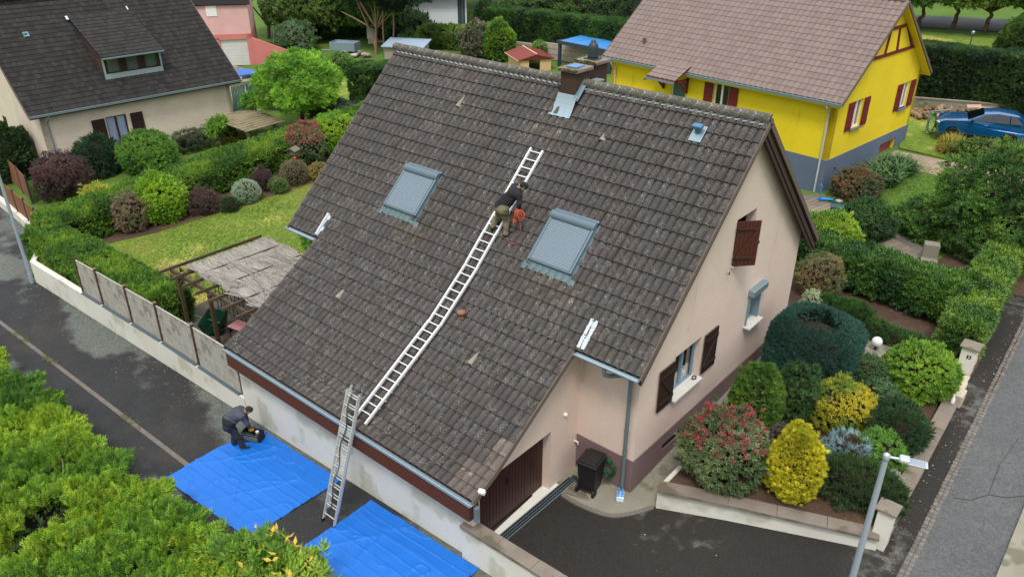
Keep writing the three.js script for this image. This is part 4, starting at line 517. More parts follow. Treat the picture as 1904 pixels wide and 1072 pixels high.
// pergola with reed roof
{ const t = thing('pergola', 'weathered timber pergola roofed with reed matting beside the lawn', 'pergola'); const y0 = -0.6, H = 1.52; const wood = mat(0x7c6c56, 0.9, { map: woodMap });
  for (const [x, z, m] of [[-18.6, 2.6, wood], [-16.2, 2.7, M.postWood], [-13.6, 2.7, wood], [-18.6, -0.9, wood], [-13.6, -0.9, wood]]) mesh('post', rbx(0.13, H - G(x, z) - 0.2, 0.13, x, (H + G(x, z) + 0.2) / 2, z, 0.01), m, t);
  for (const z of [2.62, -0.9]) mesh('main_beam', beam(V(-19.0, H + 0.02, z), V(-12.6, H + 0.02, z), 0.1, 0.16), wood, t);
  for (let i = 0; i < 8; i++) { const x = -18.9 + i * 0.86; mesh('rafter', beam(V(x, H + 0.15, 3.15), V(x, H + 0.15, -1.3), 0.07, 0.11), wood, t); }
  mesh('brace', [beam(V(-18.6, H - 0.5, 2.6), V(-18.1, H, 2.6), 0.06, 0.06), beam(V(-18.6, H - 0.5, 2.6), V(-18.6, H, 2.1), 0.06, 0.06)], wood, t);
  for (const x of [-17.3, -15.9, -14.4]) mesh('cross_batten', beam(V(x - 0.05, H + 0.29, 2.35), V(x, H + 0.29, -1.1), 0.04, 0.04), M.postWood, t);
  const g = metreUV(rod(V(0, 0, -0.5), V(0, 0, 0.5), 0.011, 0.009, 4)), n = 5200, im = new THREE.InstancedMesh(g, mat(0xffffff, 0.95), n); const c = new THREE.Color();
  for (let i = 0; i < n; i++) { const z = rr(-1.15, 2.3), seg = Math.floor(rr(0, 4)), x = lerp(-18.3, -12.6, (seg + 0.5) / 4) + rr(-0.14, 0.14), l = rr(1.0, 1.6); _m.makeRotationFromEuler(new THREE.Euler(rr(-0.06, 0.06), Math.PI / 2 + rr(-0.3, 0.3), 0)); _m.scale(V(1.3, 1.3, l)); _m.setPosition(x, H + 0.23 + rr(0, 0.07) * n3(x * 2, z * 2, 1, 3) * 2, z); im.setMatrixAt(i, _m); const k = rr(0.55, 1.15); im.setColorAt(i, c.setRGB(0.34 * k, 0.32 * k * rr(0.96, 1.02), 0.28 * k)); }
  put(im, 'reed_matting', t); im.userData.kind = 'stuff';
  const tr = thing('trellis', 'dark iron trellis panel under the pergola', 'trellis'); mesh('bars', [...Array.from({ length: 8 }, (_, i) => rod(V(-18.5 + i * 0.28, -0.5, 1.3), V(-18.5 + i * 0.28, 0.8, 1.3), 0.014, 0.014, 5)), ...Array.from({ length: 6 }, (_, i) => rod(V(-18.55, -0.4 + i * 0.24, 1.3), V(-16.5, -0.4 + i * 0.24, 1.3), 0.012, 0.012, 5))], M.iron, tr);
  const wb = thing('wheelbarrow', 'dark green wheelbarrow tipped up under the pergola', 'wheelbarrow', null, -17.3, G(-17.3, 2.2) + 0.3, 2.2, 0.6); mesh('tray', polyGeo([[-0.3, 0.15, -0.35], [0.3, 0.15, -0.35], [0.3, 0.15, 0.35], [-0.3, 0.15, 0.35], [-0.4, 0.75, -0.5], [0.4, 0.75, -0.5], [0.4, 0.6, 0.5], [-0.4, 0.6, 0.5]], [[0, 1, 2, 3], [0, 4, 5, 1], [1, 5, 6, 2], [2, 6, 7, 3], [3, 7, 4, 0], [3, 2, 1, 0], [1, 5, 4, 0], [2, 6, 5, 1], [3, 7, 6, 2], [0, 4, 7, 3]]), mat(0x1f5a45, 0.5), wb); mesh('wheel', norm(new THREE.TorusGeometry(0.17, 0.04, 8, 18)).translate(0.45, 0.18, 0), M.black, wb); mesh('handle', [rod(V(0.4, 0.25, -0.2), V(-0.9, 0.55, -0.28), 0.02), rod(V(0.4, 0.25, 0.2), V(-0.9, 0.55, 0.28), 0.02)], mat(0x2e6a4c, 0.5), wb);
  const tb = thing('garden_table', 'small table with faded pink top under the pergola', 'table', null, -15.75, G(-15.75, 2.0) + 0.3, 2.0, 0.2); mesh('top', rbx(0.75, 0.04, 0.55, 0, 0.72, 0, 0.015), mat(0xc98c8c, 0.8, { map: softMap }), tb); for (const [x, z] of [[-0.32, -0.22], [0.32, -0.22], [-0.32, 0.22], [0.32, 0.22]]) mesh('leg', rod(V(x, 0, z), V(x, 0.7, z), 0.02), M.iron, tb);
}
// ---------------------------------------------------------------- street lamps
function lampPost(label, x, z, h, armDir, withHead) {
  const t = thing('street_lamp', label, 'lamp', null, x, G(x, z), z); mesh('pole', [rod(V(0, 0, 0), V(0, h, 0), 0.08, 0.052, 14), rod(V(0, 0, 0), V(0, 0.5, 0), 0.095, 0.095, 14)], mat(0xa9b6c2, 0.45, { metalness: 0.35 }), t);
  const lm = mat(0xb9c3cd, 0.4, { metalness: 0.3 }), g = put(new THREE.Group(), 'head', t); g.position.set(0, h, 0); g.rotation.y = armDir; g.scale.setScalar(0.74);
  mesh('bracket', [lathe([[0, -0.06], [0.085, -0.06], [0.09, 0.1], [0.05, 0.14], [0, 0.14]], 0, 0, 0, 14), rod(V(0, 0.04, 0), V(0.34, 0.07, 0), 0.04, 0.035, 10)], lm, g);
  mesh('housing', [rbx(0.26, 0.13, 0.26, 0.42, 0.09, 0, 0.05)], lm, g); const fin = []; fin.push(rbx(0.5, 0.03, 0.26, 0.72, 0.06, 0, 0.012)); for (let i = 0; i < 9; i++) fin.push(bx(0.008, 0.035, 0.24, 0.54 + i * 0.045, 0.085, 0)); for (let i = 0; i < 5; i++) fin.push(bx(0.38, 0.035, 0.008, 0.72, 0.084, -0.1 + i * 0.05)); mesh('lens_tray', fin, lm, g);
  return t;
}
lampPost('grey street lamp with flat lantern over the shrub bed and street', 6.02, 1.0, 4.86, 0.3, true);
lampPost('tall grey street lamp pole at the lane corner by the clipped hedge', -29.35, 4.42, 8.4, 0.4, true);
// globe lamp in the bed
{ const t = thing('globe_lamp', 'white globe garden lamp on a short stem in the gravel', 'lamp', null, 2.97, GB(2.97, -10), -10.0); mesh('globe', norm(new THREE.SphereGeometry(0.17, 24, 16)).translate(0, 0.33, 0), mat(0xe6ecf0, 0.25), t); mesh('stem', rod(V(0, -0.05, 0), V(0, 0.18, 0), 0.05, 0.05, 10), M.darkPlastic, t); }
struct('gravel_path', slab([[1.6, -9.3], [5.2, -9.6], [5.2, -10.6], [1.6, -10.4]], 0.02, 0.05, GB), M.concrete);
// ---------------------------------------------------------------- tarpaulins, ladders, small things
function tarpSheet(label, poly, gy, foldDir, sd) { // four corners, finely divided and creased
  const [a, b, c, d] = poly, n = 110, m = 130, P = [], T = []; const pt = (u, v) => { const x = lerp(lerp(a[0], b[0], u), lerp(d[0], c[0], u), v), z = lerp(lerp(a[1], b[1], u), lerp(d[1], c[1], u), v); const e = 0.05 * (n3(u * 7, v * 7, sd, 3) - 0.5);
    const x2 = x + (v < 0.001 || v > 0.999 ? e : 0), z2 = z + (u < 0.001 || u > 0.999 ? e : 0);
    let h = 0.012 + 0.03 * Math.pow(n3(x * 1.1, z * 1.1, sd, 4), 2) + 0.02 * Math.pow(1 - Math.abs(2 * n3(x * 0.9 + z * 0.7, z * 0.5, sd, 6) - 1), 10) * 1.6;
    const crease = k => Math.exp(-Math.pow((v - k) * 4 / 0.05, 2)); for (let q = 1; q < 9; q++) h += (0.012 + 0.02 * hsh(q, sd, 3)) * Math.exp(-Math.pow((v - q / 9 - 0.004 * Math.sin(u * 7 + q * 5)) * 3 / 0.022, 2)); for (const k of [0.33, 0.66]) h += 0.012 * Math.exp(-Math.pow((u - k) * 4 / 0.05, 2));
    h += 0.035 * Math.pow(1 - Math.abs(2 * n3(x * 1.7 - z * 1.2, x * 0.6 + z, sd + 3, 9) - 1), 14) + 0.03 * (n3(x * 4, z * 4, sd, 5) - 0.5) * n3(x, z, sd, 2);
    return [x2, gy(x2, z2) + h, z2]; };
  for (let i = 0; i <= n; i++) for (let j = 0; j <= m; j++) P.push(...pt(i / n, j / m)); for (let i = 0; i < n; i++) for (let j = 0; j < m; j++) { const k = i * (m + 1) + j; T.push(k, k + 1, k + m + 2, k, k + m + 2, k + m + 1); }
  const g = new THREE.BufferGeometry(); g.setAttribute('position', new THREE.Float32BufferAttribute(P, 3)); g.setIndex(T); g.computeVertexNormals(); const o = put(new THREE.Mesh(g, M.tarp), 'tarpaulin', scene); M.tarp.side = THREE.DoubleSide; return tag(o, label, 'tarpaulin', null);
}
tarpSheet('creased blue tarpaulin spread below the bending worker', [[-11.5, 7.5], [-7.3, 7.35], [-7.0, 4.42], [-11.25, 4.4]], G, 0, 1);
tarpSheet('creased blue tarpaulin reaching to the stone-capped driveway wall', [[-5.9, 7.4], [-1.4, 7.3], [-1.55, 4.42], [-5.62, 4.42]], G, 0, 5);
{ // roof ladder lying on the slope, hooked near the ridge
  const t = thing('roof_ladder', 'long white aluminium ladder lying flat on the tiled slope', 'ladder'); const kA = roofPt(0, -0.1, 0.1), kB = catPt(0, 1.5, 0.1), pth = z => z < -0.1 ? roofPt(0, z, 0.1) : z < 1.5 ? kA.clone().lerp(kB, (z + 0.1) / 1.6) : catPt(0, z, 0.1);
  const pieces = [[-2.98, -0.85], [-0.9, -0.1], [-0.12, 1.5], [1.48, 4.36]]; const up = V(0, 0.75, 0.65);
  for (const sx of [-6.0, -5.56]) pieces.forEach(([z0, z1], i) => { const a = pth(z0).setX(sx + (i % 2 ? 0.012 : 0)), b = pth(z1).setX(sx + (i % 2 ? 0.012 : 0)); a.addScaledVector(up, i % 2 ? 0.03 : 0); b.addScaledVector(up, i % 2 ? 0.03 : 0); mesh('rail', beam(a, b, 0.05, 0.075, up), M.aluWhite, t); });
  const L = []; let z = -2.9; const seg = 0.28; while (z < 4.36) { L.push(z); z += seg * (z < -0.1 ? cosT : z < 1.5 ? 0.79 : z < 3.72 ? Math.cos(TC) : Math.cos(TT)); }
  for (const q of L) { const p = pth(q); mesh('rung', rod(V(-6.03, p.y + 0.015, p.z + 0.01), V(-5.53, p.y + 0.015, p.z + 0.01), 0.018, 0.018, 8), M.aluWhite, t); }
}
{ const t = thing('extension_ladder', 'double aluminium extension ladder leaning on the garage eave between two tarpaulins', 'ladder'); const A = V(-6.15, G(-6.1, 5.7), 5.7), B = V(-6.1, 3.08, 4.42), w = 0.46, d = B.clone().sub(A), n = V(0, d.z, -d.y).normalize().multiplyScalar(-1);
  for (const s of [0, w]) { mesh('rail', beam(A.clone().add(V(s, 0, 0)), A.clone().lerp(B, 0.97).add(V(s, 0, 0)), 0.03, 0.075, n), M.aluOld, t); mesh('rail', beam(A.clone().lerp(B, 0.1).add(V(s + (s ? -0.035 : 0.035), 0, 0)).addScaledVector(n, -0.075), B.clone().add(V(s + (s ? -0.035 : 0.035), 0, 0)).addScaledVector(n, -0.075), 0.028, 0.07, n), M.aluOld, t); mesh('foot', rbx(0.05, 0.08, 0.1, A.x + s, A.y + 0.04, A.z, 0.01), M.black, t); mesh('end_cap', rbx(0.05, 0.09, 0.09, B.x + s, B.y, B.z, 0.02), M.darkPlastic, t); }
  for (let i = 0; i < 13; i++) { const p = A.clone().lerp(B, 0.06 + i * 0.073); mesh('rung', [rod(p.clone(), p.clone().add(V(w, 0, 0)), 0.018, 0.018, 8)], M.aluOld, t); if (i > 0) { const q = p.clone().addScaledVector(n, -0.075).add(V(0.03, 0.04, 0)); mesh('rung', rod(q, q.clone().add(V(w - 0.06, 0, 0)), 0.018, 0.018, 8), M.aluOld, t); } }
  const q = A.clone().lerp(B, 0.69); mesh('bracket', bx(w - 0.02, 0.16, 0.03, q.x + w / 2, q.y, q.z + 0.02, 0, -0.3), M.alu, t);
  const rp = []; for (let i = 0; i <= 14; i++) { const p = A.clone().lerp(B, 0.1 + i * 0.062); rp.push(p.add(V(w * 0.45 + 0.05 * Math.sin(i * 1.4), 0, 0)).addScaledVector(n, 0.05)); } mesh('rope', [tube(rp, 0.009, 60, 5), tube(rp.map(p => p.clone().add(V(0.05, 0, 0.02))), 0.009, 60, 5)], mat(0x1d2a3a, 0.9), t);
}
{ // wheelie bin
  const t = thing('wheelie_bin', 'black wheelie bin standing against the mauve plinth', 'bin', null, -0.98, G(-0.98, 0.5) - 0.02, 0.5, 0.15);
  const taper = (w0, d0, w1, d1, y0, y1) => polyGeo([[-w0, y0, -d0], [w0, y0, -d0], [w0, y0, d0], [-w0, y0, d0], [-w1, y1, -d1], [w1, y1, -d1], [w1, y1, d1], [-w1, y1, d1]], [[0, 1, 2, 3], [4, 7, 6, 5], [0, 4, 5, 1], [1, 5, 6, 2], [2, 6, 7, 3], [3, 7, 4, 0]]);
  mesh('body', [taper(0.22, 0.22, 0.28, 0.3, 0.06, 0.98), rbx(0.58, 0.06, 0.62, 0, 0.95, 0, 0.02)], M.blackBin, t); mesh('lid', [rbx(0.62, 0.07, 0.68, 0, 1.03, 0.02, 0.03), rbx(0.5, 0.05, 0.5, 0, 1.07, 0.03, 0.03), rbx(0.5, 0.05, 0.08, 0, 1.02, -0.36, 0.02)], M.blackBin, t);
  for (const s of [-0.25, 0.25]) mesh('wheel', [norm(new THREE.CylinderGeometry(0.12, 0.12, 0.06, 18)).rotateZ(Math.PI / 2).translate(s, 0.12, 0.26)], M.black, t); mesh('axle', rod(V(-0.25, 0.12, 0.26), V(0.25, 0.12, 0.26), 0.015), M.iron, t);
}
{ const t = thing('hose_coil', 'coiled green garden hose hanging on the mauve plinth', 'hose', null, -0.66, 0.55, 0.12); const p = []; for (let i = 0; i < 90; i++) { const a = i * 0.42, r = 0.2 + 0.035 * Math.sin(i * 1.7) + 0.02 * Math.sin(i * 0.31); p.push(V(r * Math.cos(a) * 0.9, r * Math.sin(a) * 1.15, 0.05 * Math.sin(i * 0.9))); } p.push(V(0.05, -0.35, 0.05), V(-0.1, -0.5, 0.08)); mesh('hose', tube(p, 0.014, 420, 6), M.hose, t); mesh('hook', rod(V(0, 0.2, -0.1), V(0, 0.2, 0.08), 0.015), M.iron, t); }
{ const t = thing('bottle_pack', 'shrink-wrapped pack of blue-capped water bottles at the foot of the downpipe', 'bottles', null, -0.08, G(-0.08, 0.36) - 0.03, 0.36, 0.5); for (let i = 0; i < 2; i++) for (let j = 0; j < 3; j++) { mesh('bottle', lathe([[0, 0], [0.043, 0], [0.045, 0.03], [0.042, 0.12], [0.045, 0.2], [0.018, 0.27], [0.018, 0.29], [0, 0.29]], (i - 0.5) * 0.095, 0, (j - 1) * 0.095, 10), mat(0x6fb4ea, 0.15, { clearcoat: 1 }), t); mesh('bottle_cap', lathe([[0, 0.28], [0.021, 0.28], [0.021, 0.31], [0, 0.31]], (i - 0.5) * 0.095, 0, (j - 1) * 0.095, 8), M.bottleBlue, t); } mesh('wrap_label', [rbx(0.2, 0.16, 0.292, 0, 0.11, 0, 0.02)], mat(0xd4e2f2, 0.3, { clearcoat: 1 }), t); }
{ // tool bag
  const t = thing('tool_bag', 'open black and grey tool bag on the tarpaulin in front of the bending worker', 'bag', null, -10.78, G(-10.8, 4.85) + 0.04, 4.85, 0.45); mesh('side', [rbx(0.62, 0.3, 0.03, 0, 0.17, 0.15, 0.012), rbx(0.62, 0.3, 0.03, 0, 0.17, -0.15, 0.012), rbx(0.03, 0.3, 0.3, 0.3, 0.17, 0, 0.012), rbx(0.03, 0.3, 0.3, -0.3, 0.17, 0, 0.012), rbx(0.6, 0.04, 0.3, 0, 0.02, 0, 0.012)], mat(0x1b1d1e, 0.85), t);
  mesh('pocket', [rbx(0.5, 0.16, 0.035, 0, 0.14, 0.175, 0.012), rbx(0.56, 0.03, 0.035, 0, 0.29, 0.172, 0.01)], mat(0x5d6664, 0.85), t); mesh('strap', tube([[-0.2, 0.28, 0.17], [-0.1, 0.42, 0.24], [0.1, 0.42, 0.24], [0.2, 0.28, 0.17]], 0.014), mat(0x222425, 0.9), t);
  tag(mesh('work_glove', rbx(0.16, 0.08, 0.11, -10.86, G(-10.8, 4.85) + 0.34, 4.83, 0.035, 0.6), mat(0xd69a2e, 0.8)), 'yellow work glove lying in the open tool bag', 'glove'); tag(mesh('white_mug', [lathe([[0.0, 0], [0.05, 0], [0.06, 0.1], [0.05, 0.1], [0.045, 0.02], [0, 0.02]], -10.62, G(-10.6, 4.8) + 0.27, 4.78, 12)], M.white), 'white cup standing in the open tool bag', 'cup');
}
// ---------------------------------------------------------------- people: smooth-blended capsules, meshed with surface nets
function netMesh(sdf, lo, hi, h) {
  const nx = Math.ceil((hi[0] - lo[0]) / h) + 1, ny = Math.ceil((hi[1] - lo[1]) / h) + 1, nz = Math.ceil((hi[2] - lo[2]) / h) + 1, F = new Float32Array(nx * ny * nz), id = (i, j, k) => (k * ny + j) * nx + i;
  for (let k = 0; k < nz; k++) for (let j = 0; j < ny; j++) for (let i = 0; i < nx; i++) F[id(i, j, k)] = sdf(lo[0] + i * h, lo[1] + j * h, lo[2] + k * h);
  const vi = new Int32Array(nx * ny * nz).fill(-1), P = [], T = [];
  const E = [[0, 1], [0, 2], [0, 4], [1, 3], [1, 5], [2, 3], [2, 6], [3, 7], [4, 5], [4, 6], [5, 7], [6, 7]];
  for (let k = 0; k < nz - 1; k++) for (let j = 0; j < ny - 1; j++) for (let i = 0; i < nx - 1; i++) {
    const v = []; let m = 0; for (let c = 0; c < 8; c++) { v[c] = F[id(i + (c & 1), j + (c >> 1 & 1), k + (c >> 2))]; if (v[c] < 0) m |= 1 << c; } if (m === 0 || m === 255) continue;
    let x = 0, y = 0, z = 0, n = 0; for (const [a, b] of E) if ((v[a] < 0) !== (v[b] < 0)) { const t = v[a] / (v[a] - v[b]); x += (a & 1) + t * ((b & 1) - (a & 1)); y += (a >> 1 & 1) + t * ((b >> 1 & 1) - (a >> 1 & 1)); z += (a >> 2) + t * ((b >> 2) - (a >> 2)); n++; }
    vi[id(i, j, k)] = P.length / 3; P.push(lo[0] + (i + x / n) * h, lo[1] + (j + y / n) * h, lo[2] + (k + z / n) * h);
  }
  const quad = (a, b, c, d, f) => { if (a < 0 || b < 0 || c < 0 || d < 0) return; f ? T.push(a, b, c, a, c, d) : T.push(a, c, b, a, d, c); };
  for (let k = 1; k < nz - 1; k++) for (let j = 1; j < ny - 1; j++) for (let i = 1; i < nx - 1; i++) { const s = F[id(i, j, k)] < 0;
    if (s !== F[id(i + 1, j, k)] < 0) quad(vi[id(i, j - 1, k - 1)], vi[id(i, j, k - 1)], vi[id(i, j, k)], vi[id(i, j - 1, k)], s);
    if (s !== F[id(i, j + 1, k)] < 0) quad(vi[id(i - 1, j, k - 1)], vi[id(i - 1, j, k)], vi[id(i, j, k)], vi[id(i, j, k - 1)], s);
    if (s !== F[id(i, j, k + 1)] < 0) quad(vi[id(i - 1, j - 1, k)], vi[id(i, j - 1, k)], vi[id(i, j, k)], vi[id(i - 1, j, k)], s); }
  const g = new THREE.BufferGeometry(); g.setAttribute('position', new THREE.Float32BufferAttribute(P, 3)); g.setIndex(T); g.computeVertexNormals(); return g;
}
const capD = (p, a, b, ra, rb) => { const bax = b[0] - a[0], bay = b[1] - a[1], baz = b[2] - a[2], px = p[0] - a[0], py = p[1] - a[1], pz = p[2] - a[2], t = clamp((px * bax + py * bay + pz * baz) / (bax * bax + bay * bay + baz * baz + 1e-9)); return Math.hypot(px - t * bax, py - t * bay, pz - t * baz) - lerp(ra, rb, t); };
const smin = (a, b, k) => { const h = Math.max(k - Math.abs(a - b), 0) / k; return Math.min(a, b) - h * h * k * 0.25; };
// bones: [a, b, ra, rb, colour, k]; colour taken from the nearest bone (cloth, skin, boot)
function figure(label, bones, hands, head, headCol) {
  const t = thing('person', label, 'person'); const all = bones.flatMap(b => [b[0], b[1]]), lo = [0, 1, 2].map(i => Math.min(...all.map(p => p[i])) - 0.25), hi = [0, 1, 2].map(i => Math.max(...all.map(p => p[i])) + 0.25);
  bones = bones.map(b => [b[0], b[1], b[2] * 1.17, b[3] * 1.17, b[4], b[5]]); const wr = (x, y, z) => 0.012 * (n3(x * 16, y * 16, z * 16, 4) - 0.5) + 0.034 * (n3(x * 7 + y * 5, y * 12, z * 7, 6) - 0.5);
  const f = (x, y, z) => { let d = 9; const p = [x, y, z]; for (const b of bones) d = smin(d, capD(p, b[0], b[1], b[2], b[3]), b[5] ?? 0.06); return d + wr(x, y, z); };
  const paint = (g, list) => { const p = g.attributes.position, C = []; for (let i = 0; i < p.count; i++) { let m = 9, c; const q = [p.getX(i), p.getY(i), p.getZ(i)]; for (const b of list) { const d = capD(q, b[0], b[1], b[2], b[3]); if (d < m) { m = d; c = b[4]; } } const k = 0.9 + 0.25 * n3(q[0] * 9, q[1] * 9, q[2] * 9, 12); C.push(c[0] * k, c[1] * k, c[2] * k); } g.setAttribute('color', new THREE.Float32BufferAttribute(C, 3)); return g.toNonIndexed(); };
  const parts = [paint(netMesh(f, lo, hi, 0.018), bones)];
  for (const h of hands) { const a = h.flatMap(b => [b[0], b[1]]), l = [0, 1, 2].map(i => Math.min(...a.map(p => p[i])) - 0.03), u = [0, 1, 2].map(i => Math.max(...a.map(p => p[i])) + 0.03); parts.push(paint(netMesh((x, y, z) => { let d = 9; for (const b of h) d = smin(d, capD([x, y, z], b[0], b[1], b[2], b[3]), 0.008); return d; }, l, u, 0.0045), h)); }
  { const a = head.flatMap(b => [b[0], b[1]]), l = [0, 1, 2].map(i => Math.min(...a.map(p => p[i])) - 0.14), u = [0, 1, 2].map(i => Math.max(...a.map(p => p[i])) + 0.14); parts.push(paint(netMesh((x, y, z) => { let d = 9; for (const b of head) d = smin(d, capD([x, y, z], b[0], b[1], b[2], b[3]), b[5] ?? 0.012); return d + (headCol ? 0.003 * (n3(x * 60, y * 60, z * 60, 4) - 0.5) : 0); }, l, u, 0.007), head)); }
  const g = mergeGeometries(parts); put(new THREE.Mesh(g, new THREE.MeshStandardMaterial({ color: 0xffffff, vertexColors: true, roughness: 0.88 })), 'body', t); return t;
}
// a hand at wrist w pointing along d, palm normal n; fingers curl towards n
function hand(w, d, n, side, skin) {
  d = d.clone().normalize(); n = n.clone().addScaledVector(d, -n.dot(d)).normalize(); const s = d.clone().cross(n).multiplyScalar(side), A = (v) => [v.x, v.y, v.z], W = V(...w), B = [];
  const at = (a, b, c) => W.clone().addScaledVector(d, a).addScaledVector(s, b).addScaledVector(n, c);
  B.push([A(at(-0.03, 0, 0)), A(at(0.02, 0, 0)), 0.027, 0.027, skin]); for (let i = 0; i < 4; i++) B.push([A(at(0.01, (i - 1.5) * 0.011, 0)), A(at(0.085, (i - 1.5) * 0.02, 0)), 0.017, 0.014, skin]);
  const L = [0.066, 0.078, 0.073, 0.056]; for (let i = 0; i < 4; i++) { const b = (i - 1.5) * 0.021, l = L[i], k1 = at(0.085, b, 0), k2 = at(0.085 + l * 0.5, b, l * 0.22), k3 = at(0.085 + l * 0.62, b, l * 0.62), k4 = at(0.085 + l * 0.5, b, l * 0.92); B.push([A(k1), A(k2), 0.0095, 0.009, skin], [A(k2), A(k3), 0.009, 0.0085, skin], [A(k3), A(k4), 0.0085, 0.0075, skin]); }
  B.push([A(at(0.02, -0.025, 0)), A(at(0.05, -0.05, 0.02)), 0.014, 0.011, skin], [A(at(0.05, -0.05, 0.02)), A(at(0.085, -0.05, 0.045)), 0.011, 0.0085, skin]); return B;
}
// head at centre c, looking along l, crown along u
function headBones(c, l, u, skin, hair, cap) {
  l = l.clone().normalize(); u = u.clone().addScaledVector(l, -u.dot(l)).normalize(); const s = l.clone().cross(u), A = v => [v.x, v.y, v.z], C = V(...c), at = (a, b, e) => C.clone().addScaledVector(l, a).addScaledVector(u, b).addScaledVector(s, e), B = [];
  B.push([A(at(0.01, 0.0, 0)), A(at(0.03, -0.07, 0)), 0.078, 0.058, skin, 0.04], [A(at(0.05, -0.09, 0)), A(at(0.055, -0.1, 0)), 0.035, 0.03, skin, 0.03], [A(at(0.085, 0.0, 0)), A(at(0.105, -0.035, 0)), 0.01, 0.014, skin], [A(at(0.078, -0.068, -0.018)), A(at(0.078, -0.068, 0.018)), 0.009, 0.009, [skin[0] * 0.7, skin[1] * 0.5, skin[2] * 0.5]]);
  for (const q of [-1, 1]) B.push([A(at(0.072, 0.005, q * 0.03)), A(at(0.074, 0.005, q * 0.03)), 0.012, 0.012, [0.05, 0.04, 0.035]], [A(at(0.0, 0.01, q * 0.08)), A(at(-0.005, -0.03, q * 0.077)), 0.014, 0.01, skin]);
  B.push([A(at(-0.03, 0.02, 0)), A(at(0.02, 0.04, 0)), 0.092, cap ? 0.086 : 0.082, hair, 0.02], [A(at(-0.05, -0.03, 0)), A(at(-0.04, 0.0, 0)), 0.07, 0.085, hair, 0.02], [A(at(-0.03, -0.09, 0)), A(at(-0.05, -0.17, 0)), 0.055, 0.058, skin, 0.03]); return B;
}
{ // worker bent forward on the roof ladder
  const j = [0.012, 0.011, 0.016], tr = [0.17, 0.145, 0.085], bt = [0.012, 0.012, 0.013], sk = [0.45, 0.25, 0.18];
  const hipL = [-5.47, 6.62, -0.86], hipR = [-5.27, 6.62, -0.8], pel = [-5.37, 6.68, -0.84], bel = [-5.25, 6.86, -0.93], chest = [-5.08, 7.08, -1.06], neck = [-4.98, 7.22, -1.12], shL = [-5.18, 7.2, -1.2], shR = [-4.86, 7.1, -0.97];
  const kneeL = [-5.72, 6.25, -1.12], ankL = [-5.79, 5.93, -0.92], kneeR = [-5.3, 6.22, -0.98], ankR = [-5.25, 5.9, -0.88];
  const elL = [-5.1, 6.95, -1.3], wrL = [-4.93, 6.84, -1.13], elR = [-4.78, 6.88, -0.92], wrR = [-4.84, 6.71, -0.98];
  figure('worker in dark jacket and khaki trousers bent over on the roof ladder', [
    [hipL, hipR, 0.145, 0.145, tr, 0.1], [pel, bel, 0.15, 0.145, j, 0.09], [bel, chest, 0.15, 0.165, j, 0.1], [chest, neck, 0.15, 0.07, j, 0.08], [shL, shR, 0.095, 0.095, j, 0.09],
    [hipL, kneeL, 0.108, 0.08, tr], [kneeL, ankL, 0.078, 0.062, tr], [hipR, kneeR, 0.108, 0.08, tr], [kneeR, ankR, 0.078, 0.062, tr],
    [ankL, [-5.8, 5.86, -0.96], 0.05, 0.05, bt, 0.03], [[-5.8, 5.85, -0.92], [-5.82, 5.9, -1.12], 0.048, 0.042, bt, 0.03], [ankR, [-5.25, 5.83, -0.93], 0.05, 0.05, bt, 0.03], [[-5.25, 5.82, -0.88], [-5.2, 5.86, -1.07], 0.048, 0.042, bt, 0.03],
    [shL, elL, 0.068, 0.054, j], [elL, wrL, 0.053, 0.042, j], [shR, elR, 0.068, 0.054, j], [elR, wrR, 0.053, 0.042, j], [neck, [-4.9, 7.27, -1.16], 0.06, 0.055, j, 0.05]],
  [hand(wrL, V(0.1, -0.08, 0.03), V(0.2, -0.6, 0.6), 1, sk), hand(wrR, V(-0.05, -0.1, -0.02), V(-0.5, -0.2, -0.6), -1, sk)],
  headBones([-4.83, 7.31, -1.17], V(0.45, -0.75, -0.4), V(0.55, 0.55, -0.3), sk, [0.012, 0.01, 0.011], true), true);
  // rope bundle held in the hand
  const t = thing('rope_coil', 'coil of reddish-orange rope held by the worker on the roof', 'rope'), rp = mat(0xb0553f, 0.9), o = [-4.85, 6.68, -0.95]; const gs = [];
  for (let k = 0; k < 16; k++) { const p = [], w = rr(0.06, 0.13), h = rr(0.18, 0.3), az = rr(0, 3.14), sx = rr(-0.05, 0.1); for (let i = 0; i <= 16; i++) { const a = i / 16 * 6.283; p.push(V(o[0] + sx + w * Math.sin(a) * Math.cos(az) + 0.1 * (1 - Math.cos(a)) * 0.3, o[1] - h * 0.5 * (1 - Math.cos(a)) + 0.02, o[2] + w * Math.sin(a) * Math.sin(az) + 0.03)); } gs.push(tube(p, 0.011, 32, 5)); }
  mesh('loops', gs, rp, t); const tas = []; for (let k = 0; k < 14; k++) tas.push(tube([[o[0] - 0.02, o[1] - 0.05, o[2] + 0.04], [o[0] - 0.05 + rr(-0.04, 0.04), o[1] - 0.2, o[2] + 0.06 + rr(-0.04, 0.04)], [o[0] - 0.06 + rr(-0.07, 0.07), o[1] - 0.36 + rr(-0.04, 0.03), o[2] + 0.1 + rr(-0.05, 0.05)]], 0.01, 10, 5)); mesh('loose_end', tas, mat(0xc8662a, 0.9), t);
  const tail = [[o[0] + 0.1, o[1] - 0.25, o[2] + 0.05], [-4.72, 6.2, -0.9]]; for (const [x, z] of [[-4.72, -0.98], [-4.78, -0.88], [-4.95, -0.84], [-5.1, -0.86], [-5.17, -0.9]]) { const p = roofPt(x, z, 0.06); tail.push([p.x, p.y, p.z]); } mesh('trailing_end', tube(tail, 0.011, 50, 5), rp, t);
}
